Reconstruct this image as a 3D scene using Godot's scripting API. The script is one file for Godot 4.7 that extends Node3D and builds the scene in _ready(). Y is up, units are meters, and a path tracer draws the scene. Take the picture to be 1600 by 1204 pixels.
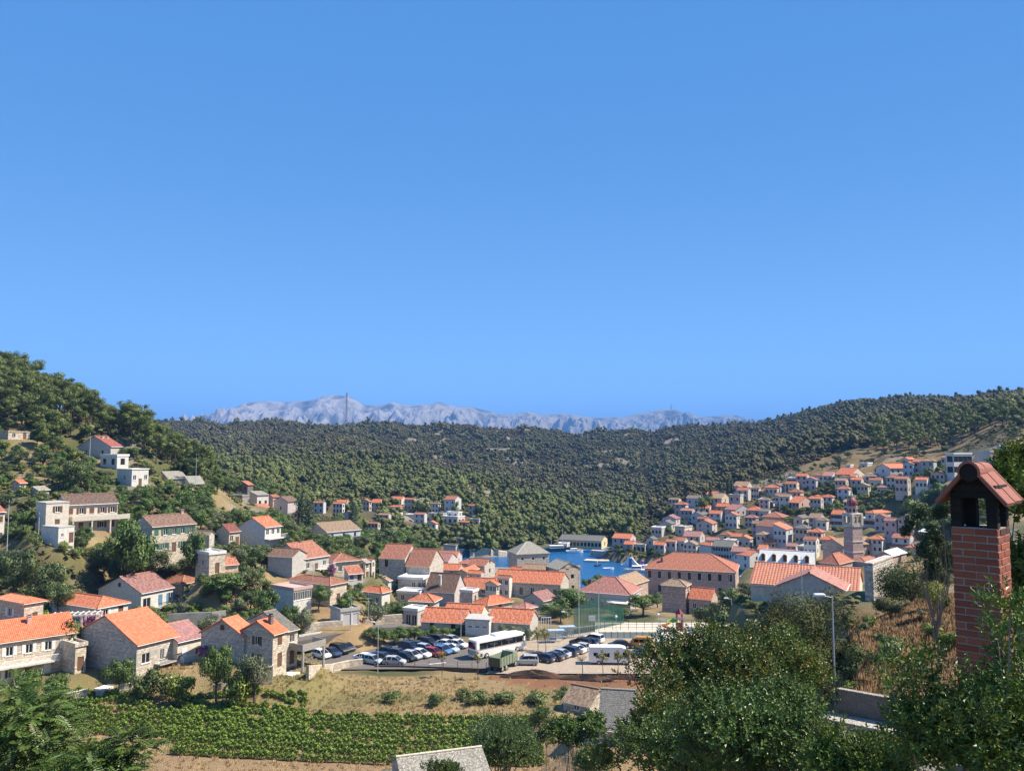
extends Node3D
# A hillside view over vineyards, a harbour town and a wooded bay towards far limestone mountains.
# World: y up, sea level at y = 0, the viewer stands on a terrace at (0, 48, 0) and looks along -z.

const EYE := 48.0
const FOCAL := 1256.0            # focal length of the photograph, in its own pixels
const PITCH := 4.46              # degrees of upward tilt
var rng := RandomNumberGenerator.new()
var taken := {}
var mats := {}
var meshes := {}
var anchors := {}                # building plots: 20 m cells -> [x, depth, level]
var plots := []                  # every building: [centre x, centre z, radius, pixel rect, depth, short name]
var label_seen := {}
var noise := FastNoiseLite.new()
var noise2 := FastNoiseLite.new()

# ---------------------------------------------------------------- naming and tags
func numbered(n: String) -> String:
	if not taken.has(n):
		taken[n] = 0
		return n
	taken[n] += 1
	return "%s_%03d" % [n, taken[n]]

func tag(o: Node, label: String, category: String, group := "", kind := "") -> Node:
	o.set_meta("label", label)
	if category != "":
		o.set_meta("category", category)
	if group != "":
		o.set_meta("group", group)
	if kind != "":
		o.set_meta("kind", kind)
	return o

func thing(called: String, label: String, category: String, at := Vector3.ZERO, turn := 0.0, group := "") -> Node3D:
	var o := Node3D.new()
	o.name = numbered(called)
	o.position = at
	o.rotation.y = turn
	add_child(o)
	tag(o, label, category, group)
	return o

func copy_of(proto: Node3D, label: String, at: Vector3, turn := 0.0, size := Vector3.ONE, group := "") -> Node3D:
	var o: Node3D = proto.duplicate()
	o.name = numbered(String(proto.name).rstrip("0123456789").rstrip("_"))
	add_child(o)
	o.position = at
	o.rotation = Vector3(0, turn, 0)
	o.scale = size
	o.set_meta("label", label)
	if group != "":
		o.set_meta("group", group)
	return o

func put(called: String, mesh: Mesh, m: Material, parent: Node = null, at := Vector3.ZERO, turn := 0.0) -> MeshInstance3D:
	var o := MeshInstance3D.new()
	o.mesh = mesh
	if m:
		o.material_override = m
	o.position = at
	o.rotation.y = turn
	if parent == null:
		o.name = numbered(called)
		add_child(o)
	else:
		o.name = part_name(parent, called)
		parent.add_child(o, true)
	return o

func part_name(parent: Node, called: String) -> String:
	if not parent.has_node(called):
		return called
	var k := 1
	while parent.has_node("%s_%03d" % [called, k]):
		k += 1
	return "%s_%03d" % [called, k]

func struct(o: Node, label := "") -> Node:
	o.set_meta("kind", "structure")
	if label != "":
		o.set_meta("label", label)
	return o

# ---------------------------------------------------------------- mesh builder (flat shaded unless normals are given)
class MB:
	var v := PackedVector3Array()
	var uv := PackedVector2Array()
	var col := PackedColorArray()
	var nor := PackedVector3Array()
	var tint := Color.WHITE
	var use_col := false
	func tri(a: Vector3, b: Vector3, c: Vector3, ua := Vector2.ZERO, ub := Vector2.ZERO, uc := Vector2.ZERO) -> void:
		v.append(a); v.append(b); v.append(c)
		uv.append(ua); uv.append(ub); uv.append(uc)
		col.append(tint); col.append(tint); col.append(tint)
	func quad(a: Vector3, b: Vector3, c: Vector3, d: Vector3, ua := Vector2.ZERO, ub := Vector2.ZERO, uc := Vector2.ZERO, ud := Vector2.ZERO) -> void:
		tri(a, b, c, ua, ub, uc)
		tri(a, c, d, ua, uc, ud)
	# a rectangle a-b-c-d whose texture runs in metres
	func sheet(a: Vector3, b: Vector3, c: Vector3, d: Vector3) -> void:
		var w := a.distance_to(b)
		var h := a.distance_to(d)
		quad(a, b, c, d, Vector2(0, 0), Vector2(w, 0), Vector2(w, h), Vector2(0, h))
	# seen from outside the corners a b c d run clockwise: a lower left, b upper left, c upper right, d lower right
	func box(lo: Vector3, hi: Vector3) -> void:
		var p := [Vector3(lo.x, lo.y, hi.z), Vector3(hi.x, lo.y, hi.z), Vector3(hi.x, hi.y, hi.z), Vector3(lo.x, hi.y, hi.z),
			Vector3(lo.x, lo.y, lo.z), Vector3(hi.x, lo.y, lo.z), Vector3(hi.x, hi.y, lo.z), Vector3(lo.x, hi.y, lo.z)]
		hexa(p)
	# eight corners: 0-3 front face anticlockwise from lower left, 4-7 the back face likewise
	func hexa(p: Array) -> void:
		rect(p[0], p[1], p[2], p[3]); rect(p[5], p[4], p[7], p[6])
		rect(p[4], p[0], p[3], p[7]); rect(p[1], p[5], p[6], p[2])
		rect(p[3], p[2], p[6], p[7]); rect(p[4], p[5], p[1], p[0])
	# a face given anticlockwise from its lower left corner (seen from outside), texture in metres
	func rect(a: Vector3, b: Vector3, c: Vector3, d: Vector3) -> void:
		var w := a.distance_to(b)
		var h := a.distance_to(d)
		quad(a, d, c, b, Vector2(0, 0), Vector2(0, h), Vector2(w, h), Vector2(w, 0))
	func tube(a: Vector3, b: Vector3, ra: float, rb: float, n := 8, caps := true) -> void:
		var ax := (b - a).normalized()
		var s := ax.cross(Vector3.RIGHT if absf(ax.x) < 0.8 else Vector3.UP).normalized()
		var t := ax.cross(s)
		var l := a.distance_to(b)
		for k in n:
			var p := TAU * k / n
			var q := TAU * (k + 1) / n
			var dp := s * cos(p) + t * sin(p)
			var dq := s * cos(q) + t * sin(q)
			quad(a + dp * ra, a + dq * ra, b + dq * rb, b + dp * rb, Vector2(0.0, 0), Vector2(0.3, 0), Vector2(0.3, l), Vector2(0, l))
			if caps:
				tri(a, a + dq * ra, a + dp * ra)
				tri(b, b + dp * rb, b + dq * rb)
	# rings of [centre, radius x, radius z] stacked upwards
	func lathe(rings: Array, n := 12) -> void:
		for i in rings.size() - 1:
			var r0: Array = rings[i]
			var r1: Array = rings[i + 1]
			for k in n:
				var p := TAU * k / n
				var q := TAU * (k + 1) / n
				var a := Vector3(cos(p) * r0[1], r0[0], sin(p) * r0[1])
				var b := Vector3(cos(q) * r0[1], r0[0], sin(q) * r0[1])
				var c := Vector3(cos(q) * r1[1], r1[0], sin(q) * r1[1])
				var d := Vector3(cos(p) * r1[1], r1[0], sin(p) * r1[1])
				quad(a, b, c, d, Vector2(0, 0), Vector2(1, 0), Vector2(1, 1), Vector2(0, 1))
	func mesh() -> ArrayMesh:
		var a := []
		a.resize(Mesh.ARRAY_MAX)
		a[Mesh.ARRAY_VERTEX] = v
		a[Mesh.ARRAY_TEX_UV] = uv
		if nor.size() == v.size():
			a[Mesh.ARRAY_NORMAL] = nor
		if use_col:
			a[Mesh.ARRAY_COLOR] = col
		var m := ArrayMesh.new()
		if v.size() > 0:
			m.add_surface_from_arrays(Mesh.PRIMITIVE_TRIANGLES, a)
		return m

func box_mesh(lo: Vector3, hi: Vector3) -> ArrayMesh:
	var b := MB.new()
	b.box(lo, hi)
	return b.mesh()

# a box with small chamfers along its upright and top edges
func soft_box(lo: Vector3, hi: Vector3, e: float) -> ArrayMesh:
	var b := MB.new()
	var lay := [[lo.y, 0.0], [hi.y - e, 0.0], [hi.y, e]]
	var rings := []
	for l in lay:
		var i: float = l[1]
		rings.append([Vector3(lo.x + e + i * 0.4, l[0], hi.z - i), Vector3(hi.x - e - i * 0.4, l[0], hi.z - i), Vector3(hi.x - i, l[0], hi.z - e - i * 0.4), Vector3(hi.x - i, l[0], lo.z + e + i * 0.4),
			Vector3(hi.x - e - i * 0.4, l[0], lo.z + i), Vector3(lo.x + e + i * 0.4, l[0], lo.z + i), Vector3(lo.x + i, l[0], lo.z + e + i * 0.4), Vector3(lo.x + i, l[0], hi.z - e - i * 0.4)])
	for r in 2:
		for k in 8:
			b.rect(rings[r][k], rings[r][(k + 1) % 8], rings[r + 1][(k + 1) % 8], rings[r + 1][k])
	for k in range(1, 7):
		b.tri(rings[2][0], rings[2][k + 1], rings[2][k])
		b.tri(rings[0][0], rings[0][k], rings[0][k + 1])
	return b.mesh()

# ---------------------------------------------------------------- materials
func lin(r: float, g: float, b: float) -> Color:
	return Color(r, g, b).linear_to_srgb()

func mat(key: String, c: Color, rough := 0.9, tex: Texture2D = null, nmap: Texture2D = null, uvs := 1.0, metal := 0.0, nscale := 1.0) -> StandardMaterial3D:
	if mats.has(key):
		return mats[key]
	var m := StandardMaterial3D.new()
	m.albedo_color = c
	m.roughness = rough
	m.metallic = metal
	m.cull_mode = BaseMaterial3D.CULL_DISABLED
	if tex:
		m.albedo_texture = tex
	if nmap:
		m.normal_enabled = true
		m.normal_texture = nmap
		m.normal_scale = nscale
	m.uv1_scale = Vector3(uvs, uvs, uvs)
	mats[key] = m
	return m

func leaf_mat(key: String, rough := 0.55, back := 0.55) -> StandardMaterial3D:
	var m := mat(key, Color.WHITE, rough)
	m.vertex_color_use_as_albedo = true
	m.backlight_enabled = true
	m.backlight = Color(back, back, back * 0.6)
	return m

# a grey-scale picture from a function of two numbers in 0..1, as an albedo texture between two colours
func picture(n: int, paint: Callable) -> ImageTexture:
	var data := PackedByteArray()
	data.resize(n * n * 3)
	for y in n:
		for x in n:
			var c: Color = paint.call(x, y)
			var i := (y * n + x) * 3
			data[i] = int(clampf(c.r, 0, 1) * 255.0)
			data[i + 1] = int(clampf(c.g, 0, 1) * 255.0)
			data[i + 2] = int(clampf(c.b, 0, 1) * 255.0)
	return ImageTexture.create_from_image(Image.create_from_data(n, n, false, Image.FORMAT_RGB8, data))

func bumps(n: int, height: Callable, strength := 2.0) -> ImageTexture:
	var h := PackedFloat32Array()
	h.resize(n * n)
	for y in n:
		for x in n:
			h[y * n + x] = height.call(x, y)
	var data := PackedByteArray()
	data.resize(n * n * 3)
	for y in n:
		for x in n:
			var dx := (h[y * n + (x + 1) % n] - h[y * n + (x + n - 1) % n]) * strength
			var dy := (h[((y + 1) % n) * n + x] - h[((y + n - 1) % n) * n + x]) * strength
			var nn := Vector3(-dx, dy, 1).normalized()
			var i := (y * n + x) * 3
			data[i] = int((nn.x * 0.5 + 0.5) * 255.0)
			data[i + 1] = int((nn.y * 0.5 + 0.5) * 255.0)
			data[i + 2] = int((nn.z * 0.5 + 0.5) * 255.0)
	return ImageTexture.create_from_image(Image.create_from_data(n, n, false, Image.FORMAT_RGB8, data))

# value that tiles over n pixels
func tiled(f: FastNoiseLite, x: int, y: int, n: int, s: float) -> float:
	var a := TAU * x / n
	var b := TAU * y / n
	var r := s
	return f.get_noise_3d(cos(a) * r + 7.0 * sin(b), sin(a) * r + cos(b) * r, sin(b) * r + 3.0)

var tex := {}
func make_textures() -> void:
	noise.seed = 7
	noise.frequency = 0.02
	noise.fractal_octaves = 4
	noise2.seed = 19
	noise2.frequency = 0.11
	noise2.fractal_octaves = 3
	var n := 256
	# coursed stone: 4 m of wall, 14 courses, blocks of uneven length; a mortar joint round each
	var rows := []
	var r := RandomNumberGenerator.new()
	r.seed = 5
	for i in 14:
		var cuts := [0]
		while cuts[-1] < n - 34:
			cuts.append(cuts[-1] + r.randi_range(20, 44))
		var tones := []
		for k in cuts.size():
			tones.append([r.randf_range(0.78, 1.0), r.randf_range(-0.03, 0.045)])
		rows.append([cuts, tones, r.randi_range(0, n - 1)])
	var look := func(x: int, y: int) -> Array:
		var fy := y * 14.0 / n
		var row: Array = rows[int(fy)]
		var sx: int = (x + int(row[2])) % n
		var k: int = row[0].size() - 1
		while row[0][k] > sx:
			k -= 1
		var edge: int = mini(sx - row[0][k], (row[0][k + 1] if k + 1 < row[0].size() else n) - sx)
		var ey := minf(fy - floorf(fy), ceilf(fy + 0.0001) - fy) * n / 14.0
		return [row[1][k][0], row[1][k][1], minf(edge, ey)]
	tex.stone = picture(n, func(x: int, y: int) -> Color:
		var l: Array = look.call(x, y)
		var g: float = l[0] + 0.10 * tiled(noise2, x, y, n, 30.0)
		if l[2] < 1.2:
			g = 0.80
		return Color(g, g * (0.985 - l[1] * 0.6), g * (0.96 - l[1] * 1.3)))
	tex.stone_n = bumps(n, func(x: int, y: int) -> float:
		var l: Array = look.call(x, y)
		return clampf(l[2] / 2.5, 0, 1) * 0.8 + 0.35 * tiled(noise2, x, y, n, 40.0), 1.6)
	# weathered render: faint clouds, streaks below nothing in particular
	tex.plaster = picture(n, func(x: int, y: int) -> Color:
		var g := 0.93 + 0.10 * tiled(noise, x, y, n, 60.0) + 0.05 * tiled(noise2, x, y, n, 45.0)
		return Color(g, g, g * 0.99))
	# pantile roof: 3 m square, 12 columns of barrel tiles, 8 courses
	var tone := []
	for k in 96:
		tone.append([r.randf_range(0.74, 1.0), r.randf_range(-0.06, 0.06)])
	tex.tile = picture(n, func(x: int, y: int) -> Color:
		var cx := int(x * 12.0 / n)
		var cy := int(y * 8.0 / n)
		var t: Array = tone[cy * 12 + cx]
		var g: float = t[0] + 0.22 * tiled(noise, x, y, n, 50.0) + 0.07 * tiled(noise2, x, y, n, 45.0)
		return Color(g, g * (0.97 + t[1]), g * (0.95 + t[1] * 1.5)))
	tex.tile_n = bumps(n, func(x: int, y: int) -> float:
		var fx := fposmod(x * 12.0 / n, 1.0)
		var fy := fposmod(y * 8.0 / n, 1.0)
		return absf(sin(fx * PI)) * 3.0 + (1.0 - fy) * 1.2, 0.55)
	tex.ground = picture(512, func(x: int, y: int) -> Color:
		var g := 0.86 + 0.22 * tiled(noise2, x, y, 512, 110.0) + 0.10 * tiled(noise, x, y, 512, 160.0)
		return Color(g, g * 0.99, g * 0.96))
	tex.ground_n = bumps(512, func(x: int, y: int) -> float:
		return tiled(noise2, x, y, 512, 110.0) * 2.0, 3.0)
	tex.slab = picture(n, func(x: int, y: int) -> Color:
		var g := 0.72 + 0.35 * tiled(noise2, x, y, n, 34.0) + 0.2 * tiled(noise, x, y, n, 90.0)
		return Color(g, g * 0.98, g * 0.95))
	tex.slab_n = bumps(n, func(x: int, y: int) -> float:
		return fposmod(y * 10.0 / n + 0.25 * tiled(noise, x, y, n, 60.0), 1.0) * 1.5 + tiled(noise2, x, y, n, 34.0), 1.6)

# ---------------------------------------------------------------- where things stand
# the point that the photograph shows at pixel (px, py), at a given depth along -z: used to survey the place from the picture
func spot(px: float, py: float, depth: float) -> Vector3:
	var p := deg_to_rad(PITCH)
	var yy := (602.0 - py) / FOCAL
	var s := depth / (cos(p) - yy * sin(p))
	return Vector3((px - 800.0) / FOCAL * s, EYE + (yy * cos(p) + sin(p)) * s, -depth)

func pixel(w: Vector3) -> Vector2:
	var p := deg_to_rad(PITCH)
	var y := w.y - EYE
	var f := -w.z * cos(p) + y * sin(p)
	var up := y * cos(p) + w.z * sin(p)
	return Vector2(800.0 + w.x / f * FOCAL, 602.0 - up / f * FOCAL)

# cross-sections of the land: bearing (as photo pixel), then depth and height above the sea
var sections := [
	[-500, [0,44, 12,42, 30,36, 60,28, 90,24, 120,26, 150,34, 200,56, 260,82, 330,96, 500,96, 900,90, 1300,100, 1700,60, 2600,-20]],
	[0, [0,44, 12,41, 30,31, 60,18, 85,11, 118,11, 140,16, 160,18.7, 185,26, 200,32, 215,37.7, 235,48, 270,66, 300,73, 340,72, 450,50, 900,62, 1300,88, 1700,60, 2600,-20]],
	[100, [0,44, 12,41, 30,31, 60,18, 85,10.8, 122,11.5, 145,15.2, 170,21, 178,27.5, 205,34, 235,43, 265,57, 290,62, 330,58, 430,38, 900,55, 1300,88, 1700,60, 2600,-20]],
	[200, [0,44, 12,41, 30,31, 60,18, 85,10.6, 127,10.8, 150,13, 165,14, 180,20, 205,31, 232,37.5, 260,50, 275,52, 320,42, 400,28, 900,50, 1300,88, 1700,60, 2600,-20]],
	[300, [0,44, 12,41, 30,31, 60,18, 85,10.4, 132,10.6, 165,14.5, 185,21.5, 205,28, 245,36, 270,40, 300,37, 360,26, 500,28, 700,37, 1000,57, 1300,87, 1700,60, 2600,-20]],
	[400, [0,44, 12,41, 30,31, 60,18, 85,10.2, 138,10.3, 165,13.8, 182,19, 200,23, 265,27, 300,29, 360,28, 520,31, 700,37, 1000,56, 1300,85, 1700,60, 2600,-20]],
	[500, [0,44, 12,41, 30,31, 60,18, 85,10.2, 139,9.65, 153,9.65, 157,12.5, 170,13.2, 185,17, 265,18, 370,17, 430,20, 600,33, 850,50, 1300,84, 1700,60, 2600,-20]],
	[600, [0,44, 12,41, 30,31, 60,18, 85,10, 137,9.65, 176,9.65, 185,9.6, 220,9, 330,7, 430,13.8, 520,23, 640,39, 720,34, 950,45, 1340,86, 1700,60, 2600,-20]],
	[690, [0,44, 12,41, 30,31, 60,18, 85,10, 137,9.65, 176,9.65, 190,9.3, 215,8.6, 270,7, 340,2.5, 352,2, 400,5, 440,9, 480,14.5, 600,27, 660,22, 850,30, 950,36, 1340,77, 1700,60, 2600,-20]],
	[740, [0,44, 12,41, 30,31, 60,18, 85,10, 137,9.65, 176,9.65, 190,9.3, 215,8, 270,5, 300,2.2, 303,-3, 358,-3, 360,3, 430,8, 500,18, 580,24, 640,18, 850,26, 950,34, 1340,76, 1700,60, 2600,-20]],
	[820, [0,44, 12,41, 30,31, 60,18, 85,10, 137,9.65, 176,9.65, 190,9.3, 225,6.6, 262,3, 292,2.2, 296,-3, 374,-3, 377,2, 450,5.5, 530,14.5, 600,9, 750,14, 950,34, 1340,75, 1700,60, 2600,-20]],
	[900, [0,44, 12,41, 30,31, 60,18, 85,10, 137,9.65, 176,9.65, 190,9.3, 235,5, 263,2.4, 267,-3, 384,-3, 387,1.5, 440,3, 480,6, 540,5, 700,6, 900,20, 1340,72, 1700,60, 2600,-20]],
	[1000, [0,44, 12,41, 30,31.5, 60,19, 85,11, 137,9.65, 176,9.65, 190,9.3, 240,3.4, 262,2.4, 266,-3, 347,-3, 350,3, 370,5, 430,6, 600,6, 850,15, 1340,74, 1700,60, 2600,-20]],
	[1100, [0,44, 12,41, 30,32, 60,20, 85,12, 137,9.65, 176,9.65, 205,7, 250,3, 262,2, 266,-3, 320,-3, 323,1.6, 350,6.2, 400,13, 450,21, 560,22, 700,25, 1000,49, 1340,79, 1700,60, 2600,-20]],
	[1180, [0,44, 12,41, 30,33, 60,25, 85,20, 110,16, 132,11, 176,9.9, 205,7.5, 250,3.2, 290,1.6, 293,-3, 314,-3, 317,1.8, 335,8, 380,17.7, 430,27.5, 520,38, 600,40, 900,55, 1340,87, 1700,60, 2600,-20]],
	[1280, [0,44, 12,41.5, 30,34.5, 60,29.5, 80,26.5, 110,24.5, 130,20, 160,13, 205,8.5, 280,7.5, 310,11, 350,17.4, 395,29, 410,35, 470,42, 560,52, 700,56, 1200,103, 1500,95, 1800,60, 2600,-20]],
	[1340, [0,44, 12,42, 30,36.5, 36,36.3, 42,36.2, 58,35.4, 70,33, 100,27, 120,23, 160,15, 210,9, 280,7.5, 310,12.5, 350,19, 390,34, 400,37, 450,46, 540,60, 650,66, 1100,108, 1500,100, 1800,60, 2600,-20]],
	[1440, [0,44, 12,42.5, 30,37.2, 36,36.5, 40,36.4, 58,36.2, 75,34.6, 95,30, 120,25, 200,14, 260,9, 280,15, 300,25, 320,34, 375,37, 395,40, 440,49, 540,66, 640,76, 1000,106, 1500,105, 1800,60, 2600,-20]],
	[1600, [0,44.4, 8,43.6, 30,38.6, 60,38.5, 100,33, 150,27, 200,26, 260,31, 290,38.8, 330,48, 450,67, 600,84, 900,105, 1500,110, 1800,60, 2600,-20]],
	[2200, [0,45, 8,44.5, 60,42, 150,40, 260,50, 450,80, 900,120, 1500,110, 1800,60, 2600,-20]],
]

func along(list: Array, d: float) -> float:
	var n := list.size()
	if d <= list[0]:
		return list[1]
	var i := 2
	while i < n:
		if d <= list[i]:
			var t: float = (d - list[i - 2]) / (list[i] - list[i - 2])
			return lerpf(list[i - 1], list[i + 1], t)
		i += 2
	return list[n - 1]

func land(x: float, d: float) -> float:
	if d < 0.5:
		return 44.3
	var px := 800.0 + x / maxf(d, 6.0) * FOCAL
	var n := sections.size()
	if px <= sections[0][0]:
		return along(sections[0][1], d)
	for i in range(1, n):
		if px <= sections[i][0]:
			var t: float = (px - sections[i - 1][0]) / float(sections[i][0] - sections[i - 1][0])
			t = t * t * (3.0 - 2.0 * t)
			return lerpf(along(sections[i - 1][1], d), along(sections[i][1], d), t)
	return along(sections[n - 1][1], d)

func anchor(x: float, d: float, level: float, radius := 9.0) -> void:
	var key := Vector2i(floori(x / 25.0), floori(d / 25.0))
	for i in range(-1, 2):
		for j in range(-1, 2):
			var k := key + Vector2i(i, j)
			if not anchors.has(k):
				anchors[k] = []
			anchors[k].append([x, d, level, radius])

func ground(x: float, d: float) -> float:
	var e := land(x, d)
	var key := Vector2i(floori(x / 25.0), floori(d / 25.0))
	if anchors.has(key):
		var sw := 0.0
		var s := 0.0
		for a in anchors[key]:
			var q: float = ((x - a[0]) * (x - a[0]) + (d - a[1]) * (d - a[1])) / (a[3] * a[3])
			if q < 4.0:
				var w := exp(-q * 1.6)
				sw += w
				s += w * a[2]
		if sw > 0.0:
			e = lerpf(e, s / sw, clampf(sw * 1.3, 0.0, 1.0))
	elif d > 480.0:
		e += noise.get_noise_2d(x * 0.35, d * 0.35) * clampf((d - 480.0) / 60.0, 0, 14)
	return e

# the place at pixel (px, py) on level ground of that height
func level_at(px: float, py: float, e: float) -> Vector3:
	var k := spot(px, py, 1.0).y - EYE
	return spot(px, py, (e - EYE) / k)

# where the line of sight through a pixel meets the land, near or far
func hit(px: float, py: float, from := 60.0, to := 220.0) -> Vector3:
	var d := from
	while d < to:
		var p := spot(px, py, d)
		if p.y <= ground(p.x, d):
			break
		d += 0.5
	var q := spot(px, py, d)
	q.y = ground(q.x, d)
	return q

func stand(px: float, depth: float) -> Vector3:
	var x := (px - 800.0) / FOCAL * depth
	var p := deg_to_rad(PITCH)
	for i in 2:
		x = (px - 800.0) / FOCAL * (depth * cos(p) + (ground(x, depth) - EYE) * sin(p))
	return Vector3(x, ground(x, depth), -depth)

# ---------------------------------------------------------------- plants
func rand_dir(r: RandomNumberGenerator) -> Vector3:
	var z := r.randf_range(-1, 1)
	var a := r.randf() * TAU
	var q := sqrt(1.0 - z * z)
	return Vector3(q * cos(a), z, q * sin(a))

# leaves spread through a set of lumps [centre, radii]; every lump and every leaf has its own tone
func leaves(r: RandomNumberGenerator, lumps: Array, n: int, size: float, base: Color, other: Color, wide := 0.5, hang := 0.0, deep := 0.45, soft := 0.55, single := false) -> ArrayMesh:
	var v := PackedVector3Array()
	var nn := PackedVector3Array()
	var cc := PackedColorArray()
	var total := 0.0
	for l in lumps:
		total += l[1].x * l[1].z + l[1].x * l[1].y
	for l in lumps:
		var c: Vector3 = l[0]
		var rad: Vector3 = l[1]
		var k := int(n * (rad.x * rad.z + rad.x * rad.y) / total)
		var tone := r.randf_range(0.72, 1.25)
		var mixed := r.randf()
		for i in k:
			var o := rand_dir(r)
			var q := pow(r.randf(), deep)
			# a ragged surface: some sprays stand out
			q *= 0.86 + 0.3 * r.randf() * absf(sin(o.x * 7.0 + c.x * 3.0) * cos(o.y * 6.0 + c.z))
			var p := c + o * rad * q
			var s := size * r.randf_range(0.6, 1.3)
			var f := (o + rand_dir(r) * 0.9 + Vector3(0, 0.25, 0)).normalized()
			var t := f.cross(rand_dir(r)).normalized()
			t = (t + Vector3(0, -hang, 0)).normalized()
			var b := f.cross(t).normalized()
			f = t.cross(b)
			if f.dot(o) < 0.0:
				f = -f
				b = -b
			var m := (f * (1.0 - soft) + (o + Vector3(0, 0.35, 0)) * soft).normalized()
			var g := tone * r.randf_range(0.7, 1.3) * (1.0 if single else 1.55)
			var w := clampf(mixed * 0.6 + r.randf() * 0.5, 0, 1)
			var col := Color(lerpf(base.r, other.r, w) * g, lerpf(base.g, other.g, w) * g, lerpf(base.b, other.b, w) * g)
			if single:
				v.append(p + t * s); v.append(p - t * s * 0.6 - b * s * wide * 1.4); v.append(p - t * s * 0.6 + b * s * wide * 1.4)
				for j in 3:
					nn.append(m)
					cc.append(col)
			else:
				var lift := f * s * 0.18
				var a0 := p - t * s
				var a1 := p + t * s
				var b0 := p + b * s * wide + lift
				var b1 := p - b * s * wide + lift
				v.append(a0); v.append(b0); v.append(a1); v.append(a0); v.append(a1); v.append(b1)
				for j in 6:
					nn.append(m)
					cc.append(col)
	var a := []
	a.resize(Mesh.ARRAY_MAX)
	a[Mesh.ARRAY_VERTEX] = v
	a[Mesh.ARRAY_NORMAL] = nn
	a[Mesh.ARRAY_COLOR] = cc
	var am := ArrayMesh.new()
	am.add_surface_from_arrays(Mesh.PRIMITIVE_TRIANGLES, a)
	return am

# a bending, tapering limb
func limb(b: MB, p: Vector3, q: Vector3, ra: float, rb: float, r: RandomNumberGenerator, n := 6) -> void:
	var mid := p.lerp(q, 0.5) + rand_dir(r) * p.distance_to(q) * 0.09
	b.tube(p, mid, ra, (ra + rb) * 0.5, n, false)
	b.tube(mid, q, (ra + rb) * 0.5, rb, n, false)

func round_lumps(r: RandomNumberGenerator, height: float, width: float, from: float, n: int, rough := 0.36) -> Array:
	var out := []
	var cy := from + (height - from) * 0.5
	var ry := (height - from) * 0.5
	out.append([Vector3(0, cy, 0), Vector3(width * 0.34, ry * 0.72, width * 0.34)])
	for i in n:
		var d := rand_dir(r)
		if d.y < -0.55:
			d.y = -d.y * 0.5
		var k := r.randf_range(0.55, 0.82)
		var s := r.randf_range(0.7, 1.25) * rough
		out.append([Vector3(d.x * width * 0.5 * k, cy + d.y * ry * k, d.z * width * 0.5 * k), Vector3(width * 0.5 * s, ry * s * 0.9, width * 0.5 * s)])
	return out

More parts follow.
